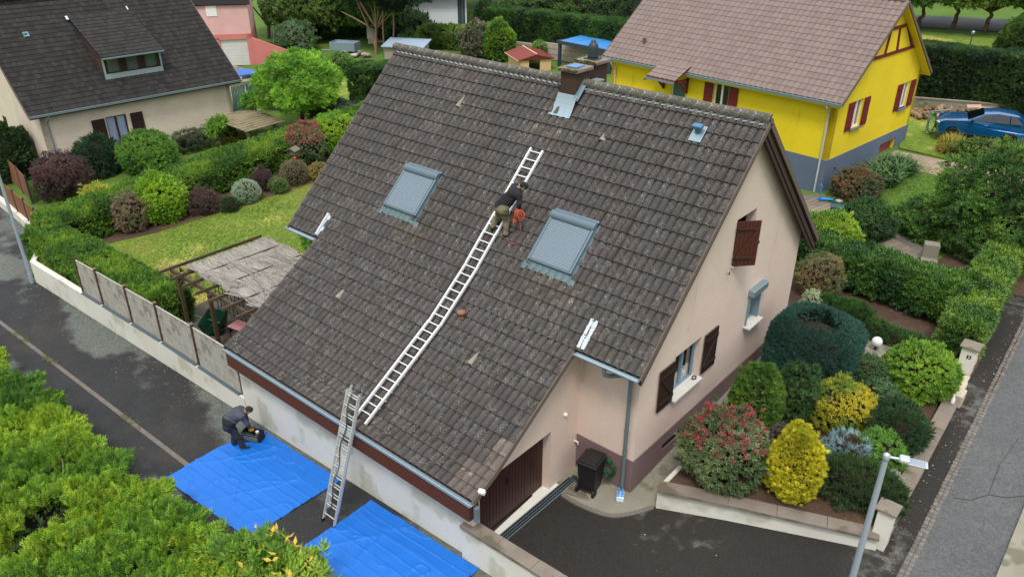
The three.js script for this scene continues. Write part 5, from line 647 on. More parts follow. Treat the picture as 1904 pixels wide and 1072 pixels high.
{ // man stooping over his tool bag on the tarpaulin
  const g0 = G(-11, 5.2), sh = [0.062, 0.068, 0.095], tr = [0.016, 0.02, 0.032], bt = [0.014, 0.013, 0.013], sk = [0.42, 0.24, 0.18], belt = [0.01, 0.01, 0.011];
  const hipL = [-11.17, g0 + 0.87, 5.36], hipR = [-10.95, g0 + 0.87, 5.5], pel = [-11.05, g0 + 0.92, 5.41], bel = [-10.98, g0 + 1.06, 5.33], chest = [-10.86, g0 + 1.22, 5.17], neck = [-10.76, g0 + 1.28, 5.03], shL = [-10.99, g0 + 1.2, 4.98], shR = [-10.66, g0 + 1.21, 5.18];
  const kneeL = [-11.13, g0 + 0.48, 5.26], ankL = [-11.1, g0 + 0.13, 5.34], kneeR = [-10.83, g0 + 0.48, 5.36], ankR = [-10.72, g0 + 0.13, 5.3];
  const elL = [-11.0, g0 + 0.93, 4.88], wrL = [-10.92, g0 + 0.68, 4.87], elR = [-10.6, g0 + 0.92, 5.08], wrR = [-10.68, g0 + 0.66, 4.98];
  figure('man in grey shirt and dark blue trousers stooping over a tool bag', [
    [hipL, hipR, 0.148, 0.148, tr, 0.1], [pel, bel, 0.16, 0.165, sh, 0.08], [bel, chest, 0.17, 0.18, sh, 0.1], [chest, neck, 0.16, 0.075, sh, 0.08], [shL, shR, 0.1, 0.1, sh, 0.1], [[hipL[0] + 0.02, g0 + 0.97, hipL[2] - 0.02], [hipR[0], g0 + 0.97, hipR[2] - 0.04], 0.148, 0.148, belt, 0.05],
    [hipL, kneeL, 0.112, 0.085, tr], [kneeL, ankL, 0.082, 0.07, tr], [hipR, kneeR, 0.112, 0.085, tr], [kneeR, ankR, 0.082, 0.07, tr],
    [ankL, [-11.08, g0 + 0.07, 5.32], 0.052, 0.055, bt, 0.03], [[-11.09, g0 + 0.06, 5.36], [-11.0, g0 + 0.055, 5.17], 0.05, 0.044, bt, 0.03], [ankR, [-10.7, g0 + 0.07, 5.28], 0.052, 0.055, bt, 0.03], [[-10.73, g0 + 0.06, 5.32], [-10.57, g0 + 0.055, 5.18], 0.05, 0.044, bt, 0.03],
    [shL, elL, 0.072, 0.056, sh], [elL, wrL, 0.055, 0.043, sh], [shR, elR, 0.072, 0.056, sh], [elR, wrR, 0.055, 0.043, sh], [neck, [-10.7, g0 + 1.3, 4.97], 0.058, 0.055, sk, 0.05]],
  [hand(wrL, V(0.05, -0.1, -0.02), V(0.5, 0.1, 0.4), 1, sk), hand(wrR, V(-0.06, -0.1, -0.06), V(-0.5, 0.1, 0.2), -1, sk)],
  headBones([-10.64, g0 + 1.3, 4.9], V(0.45, -0.75, -0.5), V(0.5, 0.5, -0.5), sk, [0.03, 0.02, 0.014], false), true);
}
// ---------------------------------------------------------------- neighbouring buildings
function gableHouse(t, o) { // local frame: u along x, height y, w along z (front wall at z=0, back at -D)
  const { L0, L1, D, he, H, hov, vov, wallM, plinthM, plinthH, tileTones, tw, gauge, rolls, keep, open = [], gopen = [] } = o, my = (H - he) / (D / 2 + hov), th = Math.atan(my), wt = he + my * hov - 0.16;
  const front = [[L0, -0.6], [L1, -0.6], [L1, wt], [L0, wt]]; mesh('front_wall', plate(front, open, 0.25, 0, 0, -0.25, [1, 0, 0], [0, 1, 0]), wallM, t);
  const gab = [[-D, -0.6], [0, -0.6], [0, wt], [-D / 2, H - 0.2], [-D, wt]]; mesh('gable_wall', plate(gab.map(p => [-p[0], p[1]]), gopen.map(h => h.map(p => [-p[0], p[1]])), 0.25, L1 - 0.25, 0, 0, [0, 0, -1], [0, 1, 0]), wallM, t);
  mesh('gable_wall', plate(gab.map(p => [-p[0], p[1]]), (o.gopen0 || []).map(h => h.map(p => [-p[0], p[1]])), 0.25, L0, 0, 0, [0, 0, -1], [0, 1, 0]), wallM, t);
  mesh('back_wall', bx(L1 - L0, wt + 0.6, 0.25, (L0 + L1) / 2, wt / 2 - 0.3, -D + 0.125), wallM, t);
  mesh('floor_slab', [bx(L1 - L0 - 0.6, 0.1, D - 0.6, (L0 + L1) / 2, wt - 0.15, -D / 2)], M.whitePaint, t);
  if (plinthM) mesh('plinth', o.plinthG || [bx(L1 - L0 + 0.04, plinthH + 0.6, 0.03, (L0 + L1) / 2, plinthH / 2 - 0.3, 0.015), bx(0.03, plinthH + 0.6, D, L1 + 0.015, plinthH / 2 - 0.3, -D / 2), bx(0.03, plinthH + 0.6, D, L0 - 0.015, plinthH / 2 - 0.3, -D / 2)], plinthM, t);
  const x0 = L0 - vov, x1 = L1 + vov, dn = 0.1; const V8 = []; for (const x of [x0 + 0.05, x1 - 0.05]) V8.push([x, he - dn, hov], [x, H - dn, -D / 2], [x, he - dn, -D - hov], [x, he - dn - 0.14, -D - hov], [x, H - dn - 0.14, -D / 2], [x, he - dn - 0.14, hov]);
  const roof = mesh('roof', polyGeo(V8, [[0, 6, 7, 1], [1, 7, 8, 2], [5, 4, 10, 11], [4, 3, 9, 10], [0, 1, 4, 5], [1, 2, 3, 4], [6, 11, 10, 7], [7, 10, 9, 8], [0, 5, 11, 6], [2, 8, 9, 3]]), o.trimM || M.brownTrim, t);
  const LS = Math.hypot(H - he, D / 2 + hov), nr = Math.ceil(LS / gauge), nc = Math.round((x1 - x0) / tw), w = (x1 - x0) / nc, vars = tileTones.map(q => tileGeo(w, gauge + 0.06, rolls, o.hump ?? 0.04, 0.028, q, rr(0, 3), rr(0, 3), o.seg ?? 4, o.pow ?? 0.62)), slots = [];
  t.updateMatrixWorld(true); const W = new THREE.Vector3();
  for (let r = 0; r < nr; r++) for (let c = 0; c < nc; c++) { const s0 = LS - r * gauge - gauge - 0.06, x = x0 + (c + 0.5) * w; for (const f of [1, -1]) { const p = V(x, H - Math.max(-0.02, s0) * Math.sin(th), -D / 2 + f * Math.max(-0.02, s0) * Math.cos(th)); if (o.skip && f > 0 && o.skip(x, p.z)) continue; W.copy(p).applyMatrix4(t.matrixWorld); p.addScaledVector(V(0, Math.cos(th), f * Math.sin(th)), -0.045); slots.push({ m: slotMatrix(p.x, p.y, p.z, th, f > 0 ? 0 : Math.PI, 0), d: W.distanceTo(camP) + (f < 0 ? 200 : 0), g: pick(vars) }); } }
  layTiles(roof, slots, keep, o.tileM || M.tile);
  const rg = tileTones.slice(0, 3).map(q => { const g = norm(new THREE.CylinderGeometry(0.13, 0.14, 0.44, 10, 1, false, -Math.PI * 0.6, Math.PI * 1.2)); g.rotateZ(Math.PI / 2); metreUV(g); const a = []; for (let j = 0; j < g.attributes.position.count; j++) a.push(...q); g.setAttribute('color', new THREE.Float32BufferAttribute(a, 3)); return g; });
  for (let x = x0 + 0.2; x < x1 - 0.1; x += 0.41) { const q = put(new THREE.Mesh(pick(rg), o.tileM || M.tile), 'ridge_tile', roof); q.position.set(x, H, -D / 2); q.rotation.z = -0.03; }
  for (const x of [x0 + 0.01, x1 - 0.01]) mesh('verge', [beam(V(x, he - 0.07, hov), V(x, H - 0.07, -D / 2), 0.04, 0.14), beam(V(x, H - 0.07, -D / 2), V(x, he - 0.07, -D - hov), 0.04, 0.14)], o.vergeM || M.verge, roof);
  mesh('gutter', [bx(x1 - x0, 0.1, 0.12, (x0 + x1) / 2, he - 0.09, hov + 0.06), bx(x1 - x0 + 0.02, 0.02, 0.15, (x0 + x1) / 2, he - 0.035, hov + 0.06)], o.gutterM, t);
  return { roof, th, my };
}
function windowUnit(t, ax, pos, w, h, frameM, o = {}) { // ax 'x': in a gable facing +x, runs along -z; 'z': in a front wall facing +z
  const g = put(new THREE.Group(), o.name || 'window', t); g.position.set(...pos); if (ax === 'x') g.rotation.y = Math.PI / 2;   // local: x along wall, y up, z out
  mesh('frame', [bx(0.07, h, 0.06, -w / 2 + 0.035, 0, -0.12), bx(0.07, h, 0.06, w / 2 - 0.035, 0, -0.12), bx(w, 0.07, 0.06, 0, h / 2 - 0.035, -0.121), bx(w, 0.07, 0.06, 0, -h / 2 + 0.035, -0.121), bx(0.1, h - 0.1, 0.07, 0, 0, -0.115)], frameM, g);
  for (const s of [-1, 1]) mesh('pane', bx(w / 2 - 0.1, h - 0.13, 0.01, s * w / 4, 0, -0.13), M.pane, g); if (o.inM) mesh('curtain', bx(w + 0.1, h + 0.1, 0.02, 0, 0, o.deep ?? -0.4), o.inM, g);
  if (o.sill !== false) mesh('sill', rbx(w + 0.14, 0.06, 0.3, 0, -h / 2 - 0.03, -0.02, 0.01), o.sillM || M.sill, g); return g;
}
function shutters(t, ax, pos, w, h, sw, m, hinge = true) { const g0 = put(new THREE.Group(), 'shutter_pair', t); g0.position.set(...pos); if (ax === 'x') g0.rotation.y = Math.PI / 2; for (const s of [-1, 1]) mesh('shutter', [rbx(sw, h, 0.04, s * (w / 2 + sw / 2 + 0.02), 0, 0.045, 0.008), rbx(sw - 0.06, 0.09, 0.03, s * (w / 2 + sw / 2 + 0.02), h * 0.33, 0.08, 0.006), rbx(sw - 0.06, 0.09, 0.03, s * (w / 2 + sw / 2 + 0.02), -h * 0.33, 0.08, 0.006)], m, g0); return g0; }
{ // yellow half-timbered house
  const t = thing('yellow_house', 'bright yellow house with wine-red shutters and a pinkish-brown tiled roof', 'house', null, -3.657, 1.456, -21.862, -0.112); const D = 8.85;
  const tones = []; for (let i = 0; i < 8; i++) { const k = rr(0.92, 1.08); tones.push([k * 1.06, k * 0.98, k * 0.95]); }
  const hole = (a, b, c, d) => [[a, c], [b, c], [b, d], [a, d]];
  gableHouse(t, { L0: -13.27, L1: 0, D, he: 4.35, H: 8.258, hov: 0.4, vov: 0.42, wallM: M.yellow, plinthM: M.slate, plinthH: 1.55, tileTones: tones, tw: 0.3, gauge: 0.35, rolls: 1, hump: 0.06, seg: 8, keep: 300, tileM: M.tileClean, trimM: M.yellow, gutterM: M.zinc,
    open: [hole(-6.5, -5.62, 2.35, 4.05), hole(-9.1, -8.2, 1.5, 3.75)], gopen: [hole(-2.72, -1.78, 2.68, 4.02), hole(-7.85, -6.95, 2.68, 4.02), hole(-7.5, -5.7, -0.4, 1.1)],
    plinthG: [bx(13.3, 2.15, 0.03, -6.635, 0.475, 0.015), bx(0.03, 2.15, 5.7, 0.015, 0.475, -2.85), bx(0.03, 2.15, 1.35, 0.015, 0.475, -8.175), bx(0.03, 0.45, 1.8, 0.015, 1.325, -6.6)] });
  windowUnit(t, 'x', [0, 3.35, -2.25], 0.94, 1.34, M.white, { sillM: M.slate }); shutters(t, 'x', [0, 3.35, -2.25], 0.98, 1.36, 0.55, M.wine);
  windowUnit(t, 'x', [0, 3.35, -7.4], 0.9, 1.34, M.white, { sillM: M.slate }); shutters(t, 'x', [0, 3.35, -7.4], 0.94, 1.36, 0.55, M.wine);
  windowUnit(t, 'z', [-6.06, 3.2, 0], 0.88, 1.7, M.white, { sill: false }); shutters(t, 'z', [-6.06, 3.2, 0], 0.9, 1.72, 0.52, M.wine);
  mesh('garage_door', bx(0.05, 1.5, 1.8, -0.2, 0.35, -6.6), M.gdoor, t);
  const dr = put(new THREE.Group(), 'door', t); mesh('leaf', bx(0.86, 2.2, 0.05, -8.65, 2.63, -0.14), mat(0x4e6b66, 0.5), dr); mesh('frame', [bx(0.06, 2.25, 0.08, -9.08, 2.62, -0.1), bx(0.06, 2.25, 0.08, -8.22, 2.62, -0.1)], M.white, dr);
  // timbers in the gable top
  const tim = (a, b) => mesh('timber', beam(V(0.03, a[1], a[0]), V(0.03, b[1], b[0]), 0.05, 0.15, V(1, 0, 0)).translate(0, 0, 0), M.wine, t), tb = (a, b) => { const p = V(0.03, a[1], a[0]), q = V(0.03, b[1], b[0]), d = q.clone().sub(p).normalize(), u = V(1, 0, 0).cross(d); mesh('timber', beam(p, q, 0.05, 0.15, u), M.wine, t); };
  tb([-1.9, 5.82], [-7.85, 5.82]); tb([-3.05, 7.0], [-6.0, 7.0]); tb([-2.75, 5.85], [-3.75, 7.1]); tb([-3.9, 5.85], [-4.15, 7.7]); tb([-5.2, 5.85], [-5.0, 7.0]); tb([-6.9, 5.85], [-5.4, 7.4]);
  mesh('downpipe', [tube([[-0.25, 4.2, 0.45], [-0.25, 4.05, 0.42], [-0.28, 3.8, 0.12], [-0.28, 3.6, 0.08]], 0.05, 16, 8), rod(V(-0.28, 3.7, 0.08), V(-0.28, -0.05, 0.08), 0.05, 0.05, 12)], M.leadWhite, t); mesh('downpipe', [tube([[-13.0, 4.2, 0.45], [-13.0, 4.0, 0.4], [-12.95, 3.8, 0.1], [-12.95, 3.4, 0.08]], 0.05, 16, 8), rod(V(-12.95, 3.6, 0.08), V(-12.95, 0, 0.08), 0.05, 0.05, 12)], mat(0xcbb8a8, 0.5), t);
  mesh('roof_pipe', [lathe([[0, 0], [0.08, 0], [0.08, 0.3], [0.12, 0.31], [0.12, 0.38], [0, 0.4]], -11.64, 5.1, -0.63, 12)], M.terracotta, t);
  // porch canopy
  const pc = put(new THREE.Group(), 'porch_canopy', t); const pg = []; const pv = tones.map(q => tileGeo(0.3, 0.4, 1, 0.045, 0.028, q, rr(0, 3), rr(0, 3), 6)); for (let c = 0; c < 6; c++) for (let r = 0; r < 4; r++) { const o = put(new THREE.Mesh(pick(pv), M.tileClean), 'tile', pc); o.position.set(-9.75 + 0.15 + c * 0.3, 4.62 - r * 0.34 * 0.4, 0.1 + r * 0.34 * 0.92); o.rotation.x = 0.41; }
  mesh('canopy_deck', bx(1.8, 0.06, 1.45, -8.85, 4.3, 0.78, 0, 0.41), M.wine, pc); mesh('bracket', [-9.6, -8.1].flatMap(x => [bx(0.1, 1.0, 0.1, x, 3.7, 0.07), bx(0.1, 0.1, 1.0, x, 3.92, 0.5), beam(V(x, 3.3, 0.1), V(x, 3.9, 0.8), 0.09, 0.09)]), M.wine, pc); mesh('canopy_gutter', [bx(1.85, 0.09, 0.1, -8.85, 3.97, 1.5), tube([[-9.75, 3.95, 1.5], [-9.85, 3.85, 1.45], [-10.05, 3.8, 0.7]], 0.04, 12, 8)], M.zinc, pc);
  mesh('wall_ornament', rod(V(0.02, 1.0, -0.9), V(0.06, 1.0, -1.1), 0.05, 0.03, 6), mat(0x8a2030, 0.6), t);
}
{ // beige house with black roof and shed dormer
  const t = thing('dormer_house', 'beige house with a steep black tiled roof and a long shed dormer', 'house', null, -42.951, -1.793, -2.293, 1.49);
  const tones = []; for (let i = 0; i < 8; i++) { const k = rr(0.06, 0.16); tones.push([k, k * 0.97, k * 0.95]); } const hole = (a, b, c, d) => [[a, c], [b, c], [b, d], [a, d]];
  const beige = mat(0xeadac6, 0.95, { map: softMap, bumpMap: stuccoBump, bumpScale: 0.004 });
  const r = gableHouse(t, { L0: 0, L1: 12, D: 13.0, he: 4.01, H: 9.53, hov: 0.5, vov: 0.7, wallM: beige, plinthM: mat(0xb88672, 0.95, { map: softMap }), plinthH: 0.62, tileTones: tones, tw: 0.3, gauge: 0.37, rolls: 1, hump: 0.02, seg: 4, keep: 300, gutterM: M.zinc, open: [hole(3.62, 4.88, 0.3, 3.02)], skip: (x, z) => x > 4.7 && x < 7.9 && z < -1.0 && z > -4.6 });
  windowUnit(t, 'z', [4.25, 1.66, 0], 1.26, 2.72, M.shutter2, { name: 'french_window', sill: false, inM: mat(0xb4c8e4, 0.8, { map: softMap }), deep: -0.2 });
  const sh = put(new THREE.Group(), 'shutter_pair', t); for (const x of [3.14, 5.5]) mesh('shutter', [rbx(0.78, 2.3, 0.04, x, 1.85, 0.05, 0.01), rbx(0.7, 0.1, 0.03, x, 2.6, 0.085, 0.006), rbx(0.7, 0.1, 0.03, x, 1.2, 0.085, 0.006)], M.shutter, sh);
  const zin = M.zinc; mesh('downpipe', [tube([[0.35, 3.85, 0.55], [0.35, 3.65, 0.5], [0.32, 3.4, 0.12], [0.32, 3.0, 0.1]], 0.055, 16, 8), rod(V(0.32, 3.2, 0.1), V(0.32, -0.2, 0.1), 0.055, 0.055, 12)], zin, t);
  const d = put(new THREE.Group(), 'dormer', t); mesh('cheek', [polyGeo([[4.5, 5.0, -0.9], [4.5, 6.4, -0.9], [4.5, 8.3, -5.0]], [[0, 1, 2], [2, 1, 0]]), polyGeo([[8.1, 5.0, -0.9], [8.1, 6.4, -0.9], [8.1, 8.3, -5.0]], [[0, 1, 2], [2, 1, 0]])], mat(0x6d5145, 0.9), d);
  mesh('sill_panel', [bx(3.6, 0.36, 0.05, 6.3, 5.2, -0.9), bx(0.1, 1.4, 0.08, 4.52, 5.7, -0.9), bx(0.1, 1.4, 0.08, 8.08, 5.7, -0.9)], mat(0x9fb0b6, 0.45, { metalness: 0.3 }), d);
  for (let i = 0; i < 3; i++) { const x = 5.12 + i * 1.18; mesh('dormer_window', [bx(0.09, 0.95, 0.07, x - 0.42, 5.86, -0.93), bx(0.09, 0.95, 0.07, x + 0.42, 5.86, -0.93), bx(0.9, 0.08, 0.07, x, 6.3, -0.93), bx(0.9, 0.06, 0.09, x, 5.41, -0.92)], mat(0x2c1a14, 0.6), d); mesh('pane', bx(0.8, 0.86, 0.01, x, 5.86, -0.95), M.pane, d); mesh('curtain', bx(0.8, 0.86, 0.01, x, 5.86, -1.05), mat(0x55665c, 0.9), d); }
  mesh('dormer_posts', [4.62, 5.71, 6.89, 7.98].map(x => bx(0.22, 0.95, 0.05, x, 5.86, -0.94)), mat(0x24150f, 0.7), d);
  const da = Math.atan2(1.95, 4.5), LS = Math.hypot(1.95, 4.5), vars = tones.map(q => tileGeo(0.3, 0.43, 1, 0.02, 0.028, mul3(q, 1.15), rr(0, 3), rr(0, 3), 4)); const merged = []; for (let r2 = 0; r2 < 13; r2++) for (let c = 0; c < 13; c++) { const s0 = LS - r2 * 0.37 - 0.43, x = 4.35 + (c + 0.5) * 0.3, p = V(x, 8.4 - s0 * Math.sin(da), -5.0 + s0 * Math.cos(da)); merged.push(pick(vars).clone().applyMatrix4(slotMatrix(p.x, p.y, p.z, da))); } const dm = put(new THREE.Mesh(mergeGeometries(merged), M.tile), 'dormer_tiles', d); dm.userData.kind = 'stuff';
  mesh('dormer_deck', [beam(V(6.3, 8.33, -5.0), V(6.3, 6.36, -0.48), 3.8, 0.08), bx(3.9, 0.08, 0.1, 6.3, 6.4, -0.42)], zin, d);
  mesh('roof_vent', [bx(0.3, 0.16, 0.36, 1.54, 7.72, -4.15, 0, 0.67), lathe([[0, 0], [0.1, 0], [0.1, 0.12], [0, 0.12]], 1.5, 7.78, -4.1, 12)], M.blueFrame, d); mesh('white_flashing', [bx(0.14, 0.06, 0.3, 4.25, 8.34, -4.75, 0, 0.67), bx(0.08, 0.05, 0.3, 8.2, 8.5, -5.1, 0, 0.67)], M.leadWhite, d);
  // gable window with flower box
  const gw = put(new THREE.Group(), 'gable_shutter', t); mesh('shutter', rbx(0.05, 1.3, 0.6, -0.03, 1.5, -8.3, 0.01), M.shutter, gw);
}
{ // lean-to with blue roof and green slatted doors
  const t = thing('lean_to', 'small pale outbuilding with bright blue roof and green slatted doors', 'shed', null, -44.6, -1.0, -16.6, 1.49); mesh('wall', [bx(0.3, 2.2, 0.2, 1.75, 1.1, 0), bx(0.25, 2.2, 0.2, -0.95, 1.1, 0), bx(2.9, 0.25, 0.2, 0.4, 2.15, 0), bx(0.2, 2.2, 3, 1.85, 1.1, -1.5)], mat(0xd8cdb4, 0.9, { map: softMap }), t); for (const x of [-0.2, 0.95]) { for (let i = 0; i < 9; i++) mesh('slat', bx(0.09, 1.95, 0.03, x - 0.42 + i * 0.115, 1.0, -0.02, 0.3), mat(0x4d8a76, 0.7), t); } mesh('post', bx(0.08, 2.0, 0.1, 0.38, 1.0, 0.02), M.whitePaint, t); mesh('roof', [bx(3.3, 0.08, 3.4, 0.45, 2.5, -1.5, 0, -0.1)], mat(0x2f6cc0, 0.5), t); mesh('eave_board', bx(3.3, 0.16, 0.06, 0.45, 2.3, 0.18), M.whitePaint, t);
}
{ // pink building
  const t = thing('pink_house', 'pink house with dark tiled roof above a white garage door', 'house', null, -59.0, -1.05, -24.9, 0.93); const pk = mat(0xe9bab6, 0.9, { map: softMap }), co = mat(0xdb8480, 0.9, { map: softMap });
  mesh('wall', [bx(7, 2.7, 6, -1.6, 4.15, -3.0)], pk, t); mesh('garage_wall', [bx(0.45, 2.8, 0.3, 1.68, 1.4, -0.1), bx(7, 0.45, 0.3, -1.6, 2.6, -0.1), bx(4.2, 2.6, 0.3, -3.0, 1.2, -0.1), bx(0.3, 2.8, 6, 1.75, 1.4, -3.2)], co, t); mesh('garage_door', Array.from({ length: 8 }, (_, i) => rbx(2.4, 0.28, 0.05, 0.28, 0.15 + i * 0.285, -0.15, 0.02)), M.whitePaint, t);
  mesh('ramp_wall', plate([[0, 0], [4.5, 0], [4.5, 0.7], [0, 2.6]], [], 0.25, 1.9, -0.1, -0.1, [1, 0, 0], [0, 1, 0]), co, t);
  mesh('window', [bx(0.9, 1.0, 0.06, -1.2, 4.9, 0.02)], M.white, t); const tones = [[0.16, 0.17, 0.22], [0.2, 0.21, 0.26]], vars = tones.map(q => tileGeo(0.33, 0.5, 0, 0, 0.03, q, 0, 0, 4)); const mm = []; const tg = q => { const g = bx(0.33, 0.03, 0.46, 0, 0, 0.2); const a = []; for (let i = 0; i < g.attributes.position.count; i++) a.push(...q); g.setAttribute('color', new THREE.Float32BufferAttribute(a, 3)); return g; }; for (let r = 0; r < 10; r++) for (let c = 0; c < 22; c++) mm.push(tg(pick(tones)).applyMatrix4(slotMatrix(-5.2 + c * 0.335, 8.4 - r * 0.4 * 0.75, -3.0 + r * 0.4 * 0.66, 0.88))); const rf = put(new THREE.Mesh(mergeGeometries(mm), M.tile), 'roof', t); rf.userData.kind = 'stuff'; mesh('roof_deck', [beam(V(-1.55, 8.3, -3.0), V(-1.55, 5.35, 0.2), 7.4, 0.1), beam(V(-1.55, 8.3, -3.0), V(-1.55, 5.35, -6.2), 7.4, 0.1)], M.dark, t);
}
{ // white clapboard house
  const t = thing('clapboard_house', 'white clapboard house with grey roof edge behind the pines', 'house', null, -50.6, -0.5, -39.2, 0.8); const wb = mat(0xd9dde2, 0.8);
  for (let i = 0; i < 18; i++) mesh('clapboard', bx(9.6, 0.24, 0.06, 0.6, 1.1 + i * 0.22, 0.02, 0, -0.1), wb, t);
  mesh('wall', [bx(9.5, 5.2, 0.3, 0.6, 2.2, -0.2), bx(0.3, 5.2, 7, -4.0, 2.2, -3.7), bx(0.3, 5.2, 7, 5.2, 2.2, -3.7)], mat(0xcfcac0, 0.9), t); mesh('roof', [bx(10.4, 0.5, 8, 0.6, 5.4, -3.2)], mat(0x70737c, 0.8), t); mesh('roof_panel', Array.from({ length: 18 }, (_, i) => bx(0.44, 0.9, 0.05, -3.4 + i * 0.5, 5.4, 0.9)), mat(0x6c6f78, 0.8), t); mesh('corner_window', [bx(0.7, 3.6, 0.05, 4.9, 2.9, 0.08)], M.darkRoomGlass, t); mesh('mullion', [bx(0.16, 3.8, 0.1, 5.0, 2.9, 0.12)], mat(0x5a5f66, 0.7), t); mesh('side_window', [bx(0.8, 0.9, 0.06, -0.9, 3.9, 0.06)], M.darkRoomGlass, t);  // both windows sit on solid wall; their dark tone paints the interior
}
{ const t = thing('cream_house', 'plain cream house corner behind the tall clipped hedge', 'house', null, -27.5, 2.2, -47, 0.1); mesh('wall', bx(7, 7, 6, 4.0, 3.2, -3), mat(0xdcdccf, 0.9, { map: softMap }), t); mesh('downpipe', rod(V(0.62, 0, 0.08), V(0.62, 6.5, 0.08), 0.06), mat(0x9aa5a8, 0.5), t); mesh('roof', bx(8, 0.3, 7, 4.0, 6.85, -3), M.brownTrim, t); }
{ // garden shed with red-brown roof
  const t = thing('garden_shed', 'small cream metal shed with red-brown ribbed roof beyond the ridge', 'shed', null, -32.3, 0.15, -34.9, -0.55); const cr = mat(0xd0b184, 0.7), rd = mat(0x8a4640, 0.6);
  mesh('wall', [...Array.from({ length: 9 }, (_, i) => rbx(3.0, 0.2, 0.06, 0, 0.1 + i * 0.2, 1.25, 0.01)), ...Array.from({ length: 9 }, (_, i) => rbx(0.5, 0.2, 0.06, 1.25, 0.1 + i * 0.2, -1.25, 0.01)), ...Array.from({ length: 9 }, (_, i) => rbx(0.06, 0.2, 2.5, -1.5, 0.1 + i * 0.2, 0, 0.01)), ...Array.from({ length: 9 }, (_, i) => rbx(0.06, 0.2, 0.7, 1.5, 0.1 + i * 0.2, 0.9, 0.01)), ...Array.from({ length: 9 }, (_, i) => rbx(0.06, 0.2, 0.9, 1.5, 0.1 + i * 0.2, -0.8, 0.01))], cr, t);
   mesh('roof', [beam(V(0, 2.2, 0), V(0, 1.82, 1.5), 3.4, 0.06), beam(V(0, 2.2, 0), V(0, 1.82, -1.5), 3.4, 0.06), ...Array.from({ length: 14 }, (_, i) => beam(V(-1.6 + i * 0.246, 2.24, 0), V(-1.6 + i * 0.246, 1.86, 1.5), 0.05, 0.04)), ...Array.from({ length: 14 }, (_, i) => beam(V(-1.6 + i * 0.246, 2.24, 0), V(-1.6 + i * 0.246, 1.86, -1.5), 0.05, 0.04))], rd, t); mesh('ridge_trim', [bx(3.45, 0.05, 0.1, 0, 2.25, 0), bx(3.45, 0.06, 0.05, 0, 1.8, 1.52)], mat(0xcdb48c, 0.7), t); mesh('gable_trim', [polyGeo([[1.66, 1.8, -1.45], [1.66, 1.8, 1.45], [1.66, 2.18, 0]], [[0, 1, 2], [2, 1, 0]])], rd, t);
}
{ const t = thing('blue_canopy', 'flat blue-roofed carport canopy on dark posts behind the chimneys', 'canopy', null, -28.9, 0.55, -37.3, -0.1); const dk = mat(0x2f3f4e, 0.6); for (const [x, z] of [[-1.5, 1.0], [3.6, 1.0], [-1.5, -3], [3.6, -3]]) mesh('post', rbx(0.22, 2.4, 0.22, x, 1.2, z, 0.02), dk, t); mesh('beam', [bx(5.6, 0.26, 0.12, 1.05, 2.45, 1.1), bx(0.12, 0.26, 4.3, -1.6, 2.45, -1), bx(0.12, 0.26, 4.3, 3.75, 2.45, -1)], dk, t); for (let i = 0; i < 8; i++) mesh('roof_panel', bx(0.66, 0.05, 4.2, -1.3 + i * 0.68, 2.58 + (i % 2) * 0.01, -1, 0, 0.03), mat(0x3f86c8, 0.4), t); }
{ // stone garden walls with the tall hedges
  const t = thing('block_wall', 'pale concrete-block garden wall below the tall clipped hedge', 'wall'); const m = mat(0xb5ab9a, 0.95, { map: softMap }); const a = V(-38, 0.9, -38.2), b = V(-19, 1.9, -36.8); for (let r = 0; r < 6; r++) for (let i = 0; i < 38; i++) { if (i > 33 || (r === 5 && i < 7)) continue; const p = a.clone().lerp(b, i / 38), q = a.clone().lerp(b, (i + 0.97) / 38); p.y += 0.1 + r * 0.22; q.y += 0.1 + r * 0.22; const d2 = (r % 2) * 0.25; p.x += d2; q.x += d2; mesh('block', beam(p, q, 0.2 + rr(-0.01, 0.01), 0.21), m, t); }
}
{ const t = thing('park_wall', 'low grey wall at the foot of the tall dark hedge behind the blue car', 'wall'); mesh('wall_body', [beam(V(-4.6, G(-4.6, -37) + 0.2, -36.6), V(2, G(2, -37) + 0.2, -37.6), 0.25, 0.6)], M.concrete, t); for (let i = 0; i < 8; i++) { const a = i / 8, b = (i + 0.98) / 8; mesh('coping', beam(V(lerp(-4.6, 2, a), G(-1, -37) + 0.42 + lerp(-0.15, 0.2, a), lerp(-36.6, -37.6, a)), V(lerp(-4.6, 2, b), G(-1, -37) + 0.42 + lerp(-0.15, 0.2, b), lerp(-36.6, -37.6, b)), 0.3, 0.06), M.cope, t); } }
